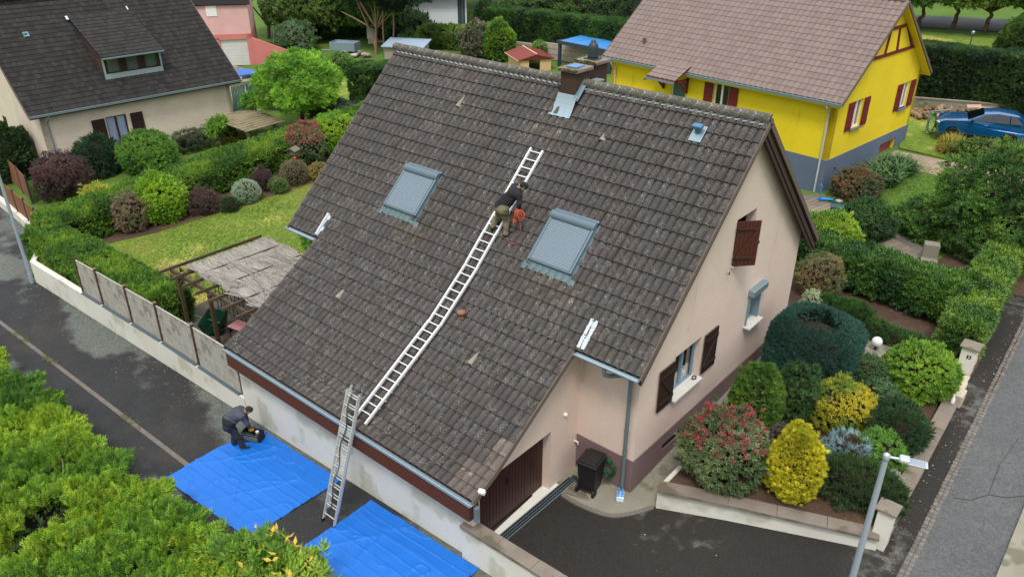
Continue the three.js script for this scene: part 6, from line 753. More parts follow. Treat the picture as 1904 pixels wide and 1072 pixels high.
{ // heap of building stones
  const g = [0, 1, 2].map(() => { const q = new THREE.DodecahedronGeometry(1, 0); const p = q.attributes.position; for (let i = 0; i < p.count; i++) { const k = 1 + 0.25 * (hsh(Math.round(p.getX(i) * 50), Math.round(p.getY(i) * 50 + p.getZ(i) * 31), 5) - 0.5); p.setXYZ(i, p.getX(i) * k, p.getY(i) * k, p.getZ(i) * k); } q.computeVertexNormals(); return metreUV(norm(q)); }), ms = [mat(0x9c7a5e, 0.95, { map: softMap }), mat(0x8a7a66, 0.95, { map: softMap }), mat(0xa58a70, 0.95, { map: softMap })];
  const t = thing('stone_pile', 'heap of broken brown building stones between car and hedge', 'stones'); for (let i = 0; i < 120; i++) { const u = rnd(), x = lerp(-3.6, 0.4, u), z = lerp(-34.6, -35.2, u) + rr(-0.7, 0.5), h = Math.max(0, 0.75 * (1 - Math.abs(u - 0.6) * 1.3)) * rnd(); const o = put(new THREE.Mesh(pick(g), pick(ms)), 'stone', t); o.position.set(x, G(x, z) + h + 0.05, z); o.rotation.set(rr(0, 6), rr(0, 6), rr(0, 6)); const s = rr(0.08, 0.2); o.scale.set(s * rr(1, 1.9), s * 0.8, s); } for (const [x, z, r] of [[-0.6, -35.1, 0.3], [0.0, -34.9, -0.2]]) mesh('slab_block', rbx(0.7, 0.18, 0.4, x, G(x, z) + 0.78, z, 0.03, r, 0.2, 0.15), mat(0xc0a08c, 0.95, { map: softMap }), t);
}
{ // metal mesh gate leaning on the yellow house
  const t = thing('garden_gate', 'grey metal mesh gate with green hose hung over it beside the yellow house', 'gate', null, -2.0, G(-2, -31.6), -31.8, 1.0); mesh('gate_frame', [rod(V(0, 0, 0), V(0, 1.3, 0), 0.03), rod(V(1.3, 0, 0), V(1.3, 1.3, 0), 0.03), rod(V(0, 1.3, 0), V(1.3, 1.3, 0), 0.03), rod(V(0, 0.1, 0), V(1.3, 0.1, 0), 0.03), rod(V(0, 0.7, 0), V(1.3, 0.7, 0), 0.02)], M.zinc, t); mesh('wires', Array.from({ length: 12 }, (_, i) => rod(V(0.1 + i * 0.1, 0.1, 0), V(0.1 + i * 0.1, 1.3, 0), 0.006, 0.006, 4)), M.zinc, t); mesh('hose', tube(Array.from({ length: 30 }, (_, i) => [0.25 + 0.22 * Math.cos(i * 0.7), 0.7 + 0.55 * Math.sin(i * 0.7), 0.05 + 0.02 * Math.sin(i)]), 0.018, 120, 5), mat(0x1f8a5a, 0.5), t); }
// blue car
{ const t = thing('parked_car', 'metallic blue car parked nose-in beside the stone heap', 'car', null, 0.45, G(0.45, -32.3) + 0.02, -32.3, 0.26); const blue = mat(0x0a5f9a, 0.25, { metalness: 0.5, clearcoat: 1, clearcoatRoughness: 0.05 }), blk = mat(0x0c0d0e, 0.4), gl = mat(0x10181c, 0.05, { clearcoat: 1 });
  const side = [[-2.05, 0.35], [-2.12, 0.6], [-2.05, 0.9], [-1.75, 1.02], [-1.0, 1.1], [-0.75, 1.13], [0.0, 1.52], [0.6, 1.6], [1.5, 1.55], [2.05, 1.2], [2.2, 1.05], [2.22, 0.5], [2.1, 0.33], [1.75, 0.33], [1.68, 0.55], [1.5, 0.7], [1.3, 0.72], [1.1, 0.65], [0.97, 0.5], [0.93, 0.33], [-0.9, 0.33], [-0.95, 0.52], [-1.1, 0.67], [-1.3, 0.72], [-1.52, 0.68], [-1.66, 0.52], [-1.72, 0.33]];
  // body lofted across the width with tumblehome
  const nS = 9, P = [], T = [], dense = []; const cvp = side.map(p => V(p[0], p[1], 0)); for (let i = 0; i < side.length; i++) { const a = side[i], b = side[(i + 1) % side.length]; for (let k = 0; k < 3; k++) dense.push([lerp(a[0], b[0], k / 3), lerp(a[1], b[1], k / 3)]); }
  for (let s = 0; s < nS; s++) { const v = (s / (nS - 1)) * 2 - 1; for (const [x, y] of dense) { const cab = sstep(0.95, 1.55, y), w = 0.92 - 0.2 * cab - 0.1 * sstep(1.6, 2.15, Math.abs(x)), e = Math.abs(v), rd = Math.pow(e, 5); P.push(x - Math.sign(x) * 0.1 * rd * sstep(1.5, 2.1, Math.abs(x)), y - 0.05 * rd * sstep(0.9, 1.2, y), v * w); } }
  const n = dense.length; for (let s = 0; s < nS - 1; s++) for (let i = 0; i < n; i++) { const j = (i + 1) % n; T.push(s * n + i, (s + 1) * n + i, (s + 1) * n + j, s * n + i, (s + 1) * n + j, s * n + j); } const cap = THREE.ShapeUtils.triangulateShape(dense.map(p => new THREE.Vector2(...p)), []); for (const f of cap) { T.push(f[0], f[2], f[1]); T.push((nS - 1) * n + f[0], (nS - 1) * n + f[1], (nS - 1) * n + f[2]); }
  const g = new THREE.BufferGeometry(); g.setAttribute('position', new THREE.Float32BufferAttribute(P, 3)); g.setIndex(T); mesh('body', toCreasedNormals(g, 0.75), blue, t);
  for (const s of [-1, 1]) { const z = y => s * (0.925 - 0.2 * sstep(0.95, 1.55, y)); const wnd = q => polyGeo(q.map(p => [p[0], p[1], z(p[1]) + s * 0.006]), s > 0 ? [[0, 1, 2, 3]] : [[3, 2, 1, 0]]); mesh('side_window', wnd([[-0.55, 1.14], [0.28, 1.14], [0.28, 1.5], [0.02, 1.46]]), gl, t); mesh('side_window', wnd([[0.34, 1.14], [1.15, 1.14], [1.1, 1.52], [0.34, 1.51]]), gl, t); mesh('side_window', wnd([[1.2, 1.14], [1.75, 1.16], [1.45, 1.47], [1.16, 1.51]]), gl, t); mesh('mirror', rbx(0.16, 0.12, 0.2, -0.5, 1.16, s * 1.0, 0.05), blk, t); mesh('sill_trim', rbx(1.9, 0.1, 0.04, 0.0, 0.38, s * 0.925, 0.01), blk, t); mesh('headlight', rbx(0.2, 0.08, 0.3, -2.0, 0.84, s * 0.66, 0.03, s * 0.3), mat(0xcfd8de, 0.1, { clearcoat: 1 }), t); mesh('door_line', [bx(0.012, 0.7, 0.01, 0.31, 0.78, s * 0.922)], blk, t); mesh('door_handle', rbx(0.18, 0.03, 0.03, 0.12, 0.95, s * 0.93, 0.01), blue, t);
    for (const x of [-1.3, 1.32]) { const w = put(new THREE.Group(), 'wheel', t); w.position.set(x, 0.34, s * 0.82); mesh('tyre', norm(new THREE.TorusGeometry(0.26, 0.085, 12, 28)), M.black, w); mesh('rim', [norm(new THREE.CylinderGeometry(0.24, 0.24, 0.1, 24)).rotateX(Math.PI / 2), ...Array.from({ length: 5 }, (_, i) => bx(0.06, 0.44, 0.02, 0, 0, s * 0.06, 0, 0, i * Math.PI / 5))], mat(0x3a3d40, 0.35, { metalness: 0.6 }), w); } }
  mesh('windscreen', polyGeo([[-0.72, 1.16, -0.72], [-0.72, 1.16, 0.72], [-0.04, 1.5, 0.62], [-0.04, 1.5, -0.62]].map(p => [p[0] - 0.008, p[1] + 0.012, p[2]]), [[0, 1, 2, 3], [3, 2, 1, 0]]), gl, t); mesh('grille', rbx(0.1, 0.26, 1.1, -2.09, 0.58, 0, 0.03), blk, t);
}
// trailer, signs and odds and ends behind
{ const t = thing('trailer', 'grey metal box trailer parked under the pines', 'trailer', null, -51.4, G(-51.4, -31.6), -31.8, 0.45); const zz = mat(0x8fa0ae, 0.45, { metalness: 0.4 }); mesh('box', [bx(2.4, 0.7, 0.05, 0, 0.95, 0.65), bx(2.4, 0.7, 0.05, 0, 0.95, -0.65), bx(0.05, 0.7, 1.3, 1.2, 0.95, 0), bx(0.05, 0.7, 1.3, -1.2, 0.95, 0), bx(2.4, 0.06, 1.3, 0, 0.6, 0), ...[0.75, 0.95, 1.15].map(y => bx(2.42, 0.03, 1.36, 0, y, 0))], zz, t); for (const s of [-0.75, 0.75]) { mesh('wheel', [norm(new THREE.TorusGeometry(0.2, 0.08, 8, 18)).translate(0.2, 0.28, s), norm(new THREE.CylinderGeometry(0.15, 0.15, 0.08, 14)).rotateX(Math.PI / 2).translate(0.2, 0.28, s)], M.black, t); mesh('mudguard', norm(new THREE.TorusGeometry(0.34, 0.05, 6, 14, Math.PI)).translate(0.2, 0.28, s), zz, t); } mesh('drawbar', rod(V(-1.2, 0.5, 0), V(-2.4, 0.45, 0), 0.04), zz, t);
  const r = thing('rubbish_pile', 'pale pile of sacks and rubble beside the trailer', 'sacks'); for (let i = 0; i < 9; i++) { const x = -49.6 + rr(-0.9, 0.9), z = -32.2 + rr(-0.5, 0.5); mesh('sack', norm(new THREE.IcosahedronGeometry(0.3, 1).scale(rr(0.8, 1.3), 0.6, rr(0.7, 1.1)).translate(x, G(x, z) + 0.15 + rr(0, 0.15), z)), pick([M.whitePaint, mat(0x9a8480, 0.9), mat(0xb0b4b8, 0.8)]), r); } }
{ const t = thing('grey_store', 'grey corrugated roofed store beyond the ridge end', 'shed', null, -44.7, 0.1, -33.2, 0.5); mesh('wall', bx(3.4, 1.6, 2, 0, 0.6, 0), mat(0xa79f8e, 0.9, { map: softMap }), t); mesh('roof', [bx(3.8, 0.06, 2.5, 0, 1.5, 0, 0, 0.12), ...Array.from({ length: 16 }, (_, i) => bx(0.08, 0.05, 2.5, -1.8 + i * 0.24, 1.54, 0, 0, 0.12))], mat(0x9fb2c6, 0.5), t); }
{ const t = thing('garden_shelter', 'low wooden shelter with grey board roof in the neighbour\'s garden', 'shelter', null, -38.0, G(-38, -12.7), -12.7, 0.06); const wd = mat(0xc2b798, 0.95, { map: woodMap }); for (let i = 0; i < 12; i++) mesh('roof_board', rbx(0.36, 0.04, 3.1, -2.05 + i * 0.373, 1.42 + (i < 6 ? i : 11 - i) * 0.025, 0, 0.01, rr(-0.01, 0.01)), wd, t); for (const [x, z] of [[-1.7, 1.1], [1.7, 1.1], [-1.7, -1.1], [1.7, -1.1]]) { mesh('post', [rbx(0.16, 1.4, 0.16, x, 0.68, z, 0.02), beam(V(x, 0.85, z), V(x * 0.75, 1.33, z), 0.08, 0.08), beam(V(x, 0.85, z), V(x, 1.33, z * 0.6), 0.08, 0.08)], wd, t); } for (const z of [1.1, -1.1]) mesh('beam', bx(4.0, 0.12, 0.1, 0, 1.34, z), wd, t); }
{ const f = thing('screen_fence', 'dark grey screen fence behind the ball-shaped tree', 'fence'); const p0 = V(-43.2, 0, -17.8), p1 = V(-30, 0, -20.6); for (let i = 0; i < 8; i++) { const a = p0.clone().lerp(p1, i / 8), b = p0.clone().lerp(p1, (i + 1) / 8); a.y = G(a.x, a.z) + 0.62; b.y = G(b.x, b.z) + 0.62; mesh('panel', beam(a, b, 0.03, 1.2), mat(0x303d4d, 0.8), f); mesh('post', rbx(0.07, 1.4, 0.07, a.x, a.y + 0.05, a.z, 0.01), M.darkPlastic, f); } }
tag(mesh('notice_board', bx(0.06, 1.5, 1.3, -33.9, G(-34, -21) + 0.75, -20.9, 0.5), M.white), 'white board standing by the dark screen fence', 'board');
{ const t = thing('birdhouse', 'wooden birdhouse on a post with a red feeder below', 'birdhouse', null, -28.8, G(-28.8, -9.9) + 0.28, -9.9, 0.4); const wd = mat(0x6f665a, 0.95); mesh('post', rod(V(0, 0, 0), V(0, 1.3, 0), 0.05), wd, t); mesh('box', bx(0.34, 0.26, 0.3, 0, 1.4, 0), wd, t); mesh('roof', [bx(0.36, 0.04, 0.62, -0.15, 1.6, 0, 0, 0, 0.5), bx(0.36, 0.04, 0.62, 0.15, 1.6, 0, 0, 0, -0.5)], wd, t); mesh('feeder', lathe([[0, 0], [0.07, 0], [0.1, 0.12], [0.05, 0.2], [0, 0.2]], 0.14, 1.0, 0.14, 10), mat(0xc22f2a, 0.5), t); }
{ const t = thing('letterbox', 'dark green letterbox with white label on a post at the laurel hedge', 'letterbox', null, -1.38, G(-1.38, -17.4) + 0.12, -17.35, 0.35); mesh('box', [rbx(0.5, 0.36, 0.4, 0, 1.15, 0, 0.03), rbx(0.54, 0.05, 0.46, 0, 1.35, 0.0, 0.02)], mat(0x1f4a48, 0.5), t); mesh('label_plate', [bx(0.36, 0.07, 0.01, 0, 1.24, 0.206), bx(0.16, 0.05, 0.01, 0.08, 1.12, 0.206)], M.white, t); mesh('post', rbx(0.08, 1.0, 0.08, 0, 0.5, 0, 0.01), M.darkPlastic, t); }
{ const t = thing('scooter', 'small sky-blue child scooter standing by the yellow house corner', 'scooter', null, -3.0, G(-3, -20.9) + 0.02, -20.9, 0.5); const b = mat(0x1f8fe0, 0.4); mesh('deck', rbx(0.55, 0.07, 0.16, 0, 0.12, 0, 0.02), b, t); mesh('stem', [rod(V(-0.25, 0.1, 0), V(-0.32, 0.75, 0), 0.025), rod(V(-0.32, 0.75, -0.17), V(-0.32, 0.75, 0.17), 0.02)], b, t); for (const [x, z] of [[-0.28, 0.1], [-0.28, -0.1], [0.25, 0]]) mesh('wheel', norm(new THREE.TorusGeometry(0.05, 0.025, 8, 14)).translate(x, 0.075, z), mat(0x1a6fb0, 0.5), t); }
{ const t = thing('plant_pot', 'round dark green glazed pot beside the blue scooter', 'pot', null, -2.35, G(-2.35, -20.6), -20.6); mesh('bowl', lathe([[0, 0.02], [0.16, 0.02], [0.26, 0.14], [0.27, 0.26], [0.22, 0.34], [0.18, 0.34], [0.2, 0.28], [0, 0.26]], 0, 0, 0, 20), mat(0x33423a, 0.3), t); mesh('soil', lathe([[0, 0.3], [0.19, 0.29]], 0, 0, 0, 14), mat(0xb5ad98, 0.9), t); }
{ // plank-like paving to the yellow house
  const s = struct('entrance_path', slab([[-4.4, -21.1], [-2.9, -18.9], [0.6, -17.6], [2.2, -16.6], [2.7, -17.6], [1.0, -19.3], [-0.6, -19.9], [-2.6, -21.2], [-3.4, -21.6]], 0.01, 0.05), M.seam); const ms = [mat(0xa69a8e, 0.95, { map: seamMap }), mat(0x938a80, 0.95, { map: seamMap })];
  for (let i = 0; i < 26; i++) { const t = i / 26, c = V(lerp(-3.7, 2.2, t), 0, lerp(-20.4, -17.2, t) + 0.25 * Math.sin(t * 3)), l = lerp(1.7, 1.15, t), d = V(0.35, 0, -0.94); const a = c.clone().addScaledVector(d, -l / 2), b = c.clone().addScaledVector(d, l / 2); a.y = G(a.x, a.z) + 0.03; b.y = G(b.x, b.z) + 0.03; mesh('paving_plank', beam(a, b, 0.23, 0.04), pick(ms), s); } }
{ const t = thing('park_lamp', 'black park lamp post beside the curving grey path', 'lamp', null, -4.34, G(-4.34, -48.8), -48.8); t.scale.setScalar(0.52); mesh('post', [lathe([[0, 0], [0.2, 0], [0.2, 0.4], [0.1, 0.6], [0.07, 1.2], [0.06, 3.0], [0, 3.0]], 0, 0, 0, 12)], M.darkPlastic, t); mesh('lantern', lathe([[0, 3.0], [0.14, 3.02], [0.2, 3.3], [0.22, 3.32], [0.05, 3.5], [0, 3.5]], 0, 0, 0, 10), mat(0x9ab0b4, 0.3), t); }
{ const t = thing('boulders', 'small cluster of grey boulders on the park lawn', 'stones'); for (const [x, z, s] of [[-6.2, -45.6, 0.28], [-5.7, -45.4, 0.34], [-5.3, -45.7, 0.24]]) mesh('boulder', norm(new THREE.IcosahedronGeometry(s, 1).scale(1.2, 0.8, 1).translate(x, G(x, z) + 0.15, z)), M.concrete, t); }
{ const t = thing('heat_pump', 'white outdoor unit against the beige neighbour house wall', 'appliance', null, -42.4, G(-42.4, -3.4), -3.7, 1.49); mesh('case', rbx(0.9, 0.75, 0.35, 0, 0.55, 0, 0.03), M.white, t); mesh('grille', norm(new THREE.TorusGeometry(0.25, 0.02, 6, 20)).translate(-0.12, 0.55, 0.18), mat(0xa8acb0, 0.6), t); }
{ const t = thing('tripod_ladder', 'grey metal orchard ladder standing by the big bushes', 'ladder', null, -63.2, G(-63.2, -32.4), -32.4, 0.4); mesh('rail', [rod(V(-0.3, 0, 0), V(-0.12, 3.4, -0.6), 0.035), rod(V(0.3, 0, 0), V(0.12, 3.4, -0.6), 0.035), rod(V(0, 3.3, -0.6), V(0.9, 0, -1.6), 0.03)], M.alu, t); for (let i = 1; i < 9; i++) mesh('rung', rod(V(-0.3 + i * 0.02, i * 0.37, -0.065 * i), V(0.3 - i * 0.02, i * 0.37, -0.065 * i), 0.02), M.alu, t); }
// ---------------------------------------------------------------- hedges, shrubs, trees (linear leaf colours)
const LIME = [[0.07, 0.19, 0.01], [0.16, 0.33, 0.012], [0.3, 0.44, 0.014]], THUJA = [[0.05, 0.14, 0.012], [0.11, 0.25, 0.016], [0.2, 0.34, 0.02]], DARK = [[0.014, 0.05, 0.012], [0.03, 0.085, 0.014], [0.05, 0.12, 0.02]], LAUREL = [[0.045, 0.11, 0.022], [0.09, 0.19, 0.03], [0.2, 0.32, 0.04]], BRIGHT = [[0.1, 0.24, 0.012], [0.2, 0.38, 0.02], [0.28, 0.46, 0.03]], MID = [[0.04, 0.1, 0.018], [0.08, 0.17, 0.025], [0.12, 0.22, 0.03]];
// foreground hedge across the lane
{ const t = hedge('conifer_hedge', 'ragged lime-green conifer hedge along the near side of the lane', -26, 10.6, -4.9, 10.6, 4.4, 1.7, 'lace', 0.27, LIME, 180, { off: 0, coreDrop: 0.85, coreIn: 0.7, lump: 0.46, lf: 1.35, deep: 0.8, gap: 0.23, up: 0.3, pf: 0.55, round: 0.3, mess: 0.8 });
  const b = []; for (let i = 0; i < 26; i++) { const x = rr(-9, 9), z = rr(-2, 2), y = 1.2 + 0.05 * x; b.push(rod(V(x, y - 0.4, z), V(x + rr(-0.7, 0.7), y + rr(0.1, 0.45), z + rr(-0.6, 0.6)), 0.035, 0.014, 6)); } mesh('branches', b, mat(0x8c8172, 1), t); foliage(t, 3200, 'broad', 0.15, [[0.02, 0.07, 0.014], [0.05, 0.13, 0.03], [0.1, 0.2, 0.06]], boxy(21, 4.2, 1.25, { s: 4, slope: 0.05, lump: 0.2, deep: 0.3 }), { name: 'gap_shade_leaves' }); }  // darker broad leaves added low in the gaps to deepen their shade
{ const t = shrub('laurel_bush', 'glossy laurel bush with a few yellow leaves in front of the lower tarpaulin', 'shrub', -4.55, G(-4.5, 8.2), 8.25, 1.75, 1.05, 1.05, 'laurel', 0.3, [[0.1, 0.24, 0.015], [0.2, 0.36, 0.02], [0.32, 0.46, 0.04]], 70, { lump: 0.45, lf: 3, deep: 0.8, gap: 0.2, up: 1.4, cy: 0.72, core: 0.45 });
  { const sh = Array.from({ length: 46 }, () => { const a = rr(0, 6.28), r = Math.sqrt(rnd()); return [Math.cos(a) * r * 1.8, Math.sin(a) * r * 1.1, rr(1.3, 1.95) - 0.5 * r]; }); foliage(t, 460, 'laurel', 0.26, [[0.14, 0.3, 0.02], [0.28, 0.44, 0.03], [0.38, 0.5, 0.05]], i => { const s = sh[i % 46], k = (Math.floor(i / 46) + rnd() * 0.5) / 10.5; return { p: V(s[0] * (0.9 + 0.1 * k), s[2] * (0.5 + 0.5 * k), s[1] * (0.9 + 0.1 * k)), n: Y1 }; }, { name: 'shoots', mess: 0.3 }); }
  foliage(t, 70, 'pair', 0.24, [[0.62, 0.42, 0.03], [0.8, 0.6, 0.08]], ellip(1.75, 1.1, 1.05, 0.85, { low: 0.1, deep: 0.1 }), { name: 'yellow_leaves' }); }
// left garden
hedge('clipped_hedge', 'clipped green hedge bordering the lane wall and fence', -31.2, 2.85, -19.0, 2.95, 1.6, 1.7, 'lace', 0.24, THUJA, 190, { off: 0.2, lump: 0.17, round: 0.3, up: 0.6 });
hedge('clipped_hedge', 'long flat-topped hedge between the lawn and the beige neighbour house', -31.75, 2.6, -30.95, -19, 2.3, 1.85, 'lace', 0.25, THUJA, 150, { off: 0.1, lump: 0.13, round: 0.2, up: 0.6 });
const RED = [[0.35, 0.07, 0.06], [0.28, 0.1, 0.07]];
function photinia(name, label, x, y, z, rx, ry, rz, size, dens) { const t = shrub(name, label, 'shrub', x, y, z, rx, ry, rz, 'broad', size, [[0.06, 0.11, 0.03], [0.13, 0.2, 0.06], [0.25, 0.3, 0.14]], dens, { lump: 0.14, mess: 0.8 }); foliage(t, rx * ry * 210, 'broad', size, [[0.3, 0.035, 0.05], [0.42, 0.07, 0.08], [0.3, 0.1, 0.08]], ellip(rx * 1.04, ry * 1.05, rz * 1.04, ry * 0.8, { low: 0.35, lump: 0.2, deep: 0.1, s: x * 1.7 + z }), { name: 'red_shoots', up: 1 }); return t; }
photinia('photinia', 'large photinia with red new shoots at the corner of the raised bed', 1.82, GB(1.8, -1.4), -1.45, 1.12, 1.1, 1.05, 0.17, 210);
photinia('photinia', 'photinia with pink-red shoots next to the birdhouse', -30.1, G(-30, -11.7) + 0.3, -11.7, 1.25, 1.2, 1.1, 0.18, 130);
shrub('laurel_bush', 'tall bright green laurel bush standing out of the lawn hedge', 'shrub', -29.9, G(-30, -2.6) + 0.3, -2.5, 1.2, 1.35, 1.1, 'laurel', 0.2, BRIGHT, 170, { wax: true, lump: 0.12 });
shrub('pink_shrub', 'greyish shrub with pinkish tips beside the bright laurel in the lawn hedge', 'shrub', -30.0, G(-30, -0.9) + 0.3, -0.9, 0.8, 1.15, 0.8, 'small', 0.17, [[0.1, 0.14, 0.05], [0.22, 0.2, 0.1], [0.4, 0.22, 0.15]], 150, { mess: 0.9 });
shrub('barberry', 'brown-purple barberry at the lawn edge beside the variegated ball', 'shrub', -28.9, G(-29, -4.1) + 0.28, -4.2, 0.9, 0.72, 0.8, 'small', 0.15, [[0.06, 0.035, 0.03], [0.12, 0.06, 0.05]], 190, { mess: 1 });
shrub('variegated_ball', 'pale grey-green clipped ball bush at the lawn edge', 'shrub', -28.0, G(-28, -6.2) + 0.28, -6.2, 0.74, 0.68, 0.72, 'small', 0.13, [[0.2, 0.3, 0.18], [0.36, 0.46, 0.3]], 260, { lump: 0.05, stray: 0 });
shrub('small_shrub', 'low dark bluish shrub between barberry and variegated ball', 'shrub', -27.7, G(-27.7, -5.0) + 0.28, -5.0, 0.42, 0.4, 0.42, 'needle', 0.14, DARK, 230);
shrub('small_shrub', 'dark purple small-leaved shrub behind the variegated ball', 'shrub', -28.6, G(-28.5, -7.7) + 0.28, -7.6, 0.55, 0.75, 0.5, 'small', 0.14, [[0.05, 0.02, 0.03], [0.09, 0.035, 0.045]], 190, { mess: 1 });
shrub('small_shrub', 'small green shrub beside the dark purple one', 'shrub', -27.5, G(-27.5, -7.8) + 0.28, -7.9, 0.52, 0.45, 0.48, 'small', 0.15, MID, 190);
shrub('olive_shrub', 'olive-brown clipped round shrub at the lawn edge near the birdhouse', 'shrub', -27.9, G(-28, -9.1) + 0.28, -9.2, 0.8, 0.75, 0.75, 'small', 0.12, [[0.12, 0.11, 0.05], [0.2, 0.18, 0.08]], 230, { lump: 0.06 });
shrub('orange_shrub', 'ochre-yellow spiraea by the roof verge at the lawn end', 'shrub', -27.2, G(-27.3, -10.3) + 0.28, -10.4, 0.72, 0.5, 0.65, 'small', 0.14, [[0.25, 0.18, 0.03], [0.4, 0.26, 0.04], [0.12, 0.16, 0.03]], 170);
shrub('big_laurel', 'big glossy green cherry laurel above the lawn hedge near the roof verge', 'shrub', -30.3, G(-30.3, -13.8) + 0.3, -13.8, 1.35, 1.2, 1.3, 'laurel', 0.22, BRIGHT, 110, { wax: true });
shrub('yellow_euonymus', 'pale yellow variegated bush beside the reed pergola', 'shrub', -22.3, G(-22.3, 1.0) + 0.28, 1.1, 0.75, 0.68, 0.7, 'small', 0.15, [[0.4, 0.42, 0.08], [0.6, 0.58, 0.2]], 210);
shrub('feathery_cypress', 'feathery bright green cypress below the left eave gutter', 'shrub', -18.4, G(-18.4, -4.6) + 0.3, -4.6, 1.5, 1.25, 1.3, 'fan', 0.26, [[0.07, 0.2, 0.012], [0.14, 0.32, 0.02]], 110, { up: 0.2, lump: 0.2 });
// right-hand bed
shrub('dwarf_conifer', 'mossy green dwarf conifer close to the gable wall', 'shrub', 1.55, GB(1.5, -4.1), -4.1, 0.78, 1.06, 0.78, 'fan', 0.12, [[0.06, 0.15, 0.012], [0.11, 0.23, 0.018], [0.16, 0.27, 0.03]], 380, { lump: 0.18, lf: 3.2, taper: 0.12 });
shrub('fern_conifer', 'dark feathery conifer between dwarf conifer and blue-green juniper', 'shrub', 2.35, GB(2.3, -5.0), -5.0, 0.62, 0.95, 0.62, 'fan', 0.2, DARK.map(c => mul3(c, 1.4)), 170, { up: 0.1, mess: 0.8 });
{ const t = shrub('juniper', 'huge barrel-cut blue-green juniper with a hollow brown top', 'shrub', 1.9, GB(1.9, -7.2), -7.1, 1.26, 1.18, 1.22, 'needle', 0.13, [[0.02, 0.085, 0.06], [0.03, 0.12, 0.085], [0.045, 0.15, 0.105]], 760, { sq: 4, lump: 0.05, lf: 3, cy: 0.84, core: 0.8, hollow: 0.88, mess: 0.5, stray: 0, deep: 0.12 }); const b = []; for (let i = 0; i < 60; i++) { const a = rr(0, 6.28), r = rr(0.05, 0.6); b.push(rod(V(Math.cos(a) * r * 0.5, 1.3, Math.sin(a) * r * 0.5), V(Math.cos(a) * r, rr(1.7, 1.98), Math.sin(a) * r), 0.014, 0.006, 5)); } mesh('bare_twigs', b, mat(0x5f4634, 1), t); }
shrub('golden_conifer', 'bright golden-yellow oval conifer behind the driveway retaining wall', 'shrub', 3.55, GB(3.5, -1.95), -1.98, 0.76, 1.12, 0.76, 'fan', 0.12, [[0.36, 0.36, 0.006], [0.56, 0.52, 0.008], [0.7, 0.64, 0.015]], 420, { lump: 0.14, lf: 3.4, taper: 0.18, deep: 0.3 });
shrub('golden_spiraea', 'golden and green mottled bush in the middle of the raised bed', 'shrub', 3.45, GB(3.4, -5.4), -5.45, 0.92, 0.8, 0.88, 'small', 0.13, [[0.1, 0.22, 0.015], [0.34, 0.36, 0.012], [0.58, 0.48, 0.012]], 300, { lump: 0.16, pf: 1.8 });
{ const t = shrub('blue_spruce', 'low silvery-blue creeping spruce with bare brown patches', 'shrub', 4.25, GB(4.3, -3.9), -4.0, 0.66, 0.42, 0.6, 'needle', 0.15, [[0.2, 0.34, 0.36], [0.34, 0.5, 0.52]], 150, { gap: 0.45, lump: 0.25, up: 0.2 }); foliage(t, 260, 'needle', 0.14, [[0.08, 0.05, 0.03], [0.14, 0.09, 0.05]], ellip(0.6, 0.36, 0.55, 0.3), { name: 'dead_sprays' }); }
shrub('green_shrub', 'mid-green loose shrub in front of the white globe lamp', 'shrub', 3.5, GB(3.5, -7.6), -7.6, 0.78, 0.6, 0.72, 'small', 0.17, [[0.035, 0.1, 0.025], [0.06, 0.15, 0.03]], 200, { mess: 0.9 });
shrub('dark_juniper', 'dark green spreading juniper against the street wall', 'shrub', 4.92, GB(5, -5.5), -5.6, 0.8, 0.62, 0.85, 'needle', 0.16, [[0.02, 0.07, 0.02], [0.04, 0.11, 0.028]], 260, { up: 0.3 });
shrub('lime_shrub', 'rounded lime-green shrub beside the pale steps', 'shrub', 4.72, GB(4.7, -8.3), -8.4, 1.02, 0.88, 0.98, 'broad', 0.15, BRIGHT, 260, { lump: 0.14 });
shrub('weigela', 'small bright green leafy shrub between blue spruce and street wall', 'shrub', 4.95, GB(5, -4.5), -4.55, 0.58, 0.45, 0.52, 'broad', 0.18, [[0.08, 0.22, 0.02], [0.14, 0.32, 0.03]], 190);
shrub('mugo_pine', 'low dark mugo pine beside the gate pillar', 'shrub', 4.95, GB(5, -2.8), -2.85, 1.08, 0.52, 0.75, 'needle', 0.2, [[0.03, 0.08, 0.018], [0.055, 0.12, 0.022]], 210, { up: 1.0 });
shrub('silver_plant', 'low silvery ground plant beside the street lamp head', 'shrub', 5.3, GB(5.3, -3.7), -3.75, 0.5, 0.22, 0.42, 'small', 0.14, [[0.3, 0.34, 0.26], [0.44, 0.46, 0.36]], 200);
shrub('bluish_shrub', 'grey-green low shrub between golden bush and lime shrub', 'shrub', 4.1, GB(4.1, -6.8), -6.85, 0.6, 0.5, 0.55, 'small', 0.15, [[0.05, 0.14, 0.05], [0.1, 0.22, 0.08]], 180, { gap: 0.3, mess: 0.9 });
shrub('low_shrub', 'dark low shrub filling the bed behind the blue spruce', 'shrub', 4.1, GB(4.1, -6.0) - 0.1, -6.1, 0.6, 0.35, 0.5, 'small', 0.14, MID, 170);
shrub('low_shrub', 'low ground-cover bush between photinia and golden conifer', 'shrub', 2.75, GB(2.8, -2.8) - 0.1, -2.9, 0.6, 0.3, 0.55, 'small', 0.13, [[0.08, 0.09, 0.05], [0.1, 0.15, 0.05]], 150, { gap: 0.35 });
shrub('heather', 'purplish-grey heather between dwarf conifer and golden conifer', 'shrub', 2.45, GB(2.4, -3.9) - 0.05, -3.9, 0.4, 0.26, 0.4, 'small', 0.1, [[0.12, 0.1, 0.1], [0.2, 0.16, 0.14]], 200);
shrub('nandina', 'rounded bronze-green shrub behind the house corner', 'shrub', -0.05, GB(0, -12.6), -12.6, 0.86, 0.85, 0.8, 'small', 0.14, [[0.1, 0.14, 0.04], [0.2, 0.2, 0.07], [0.32, 0.2, 0.1]], 240);
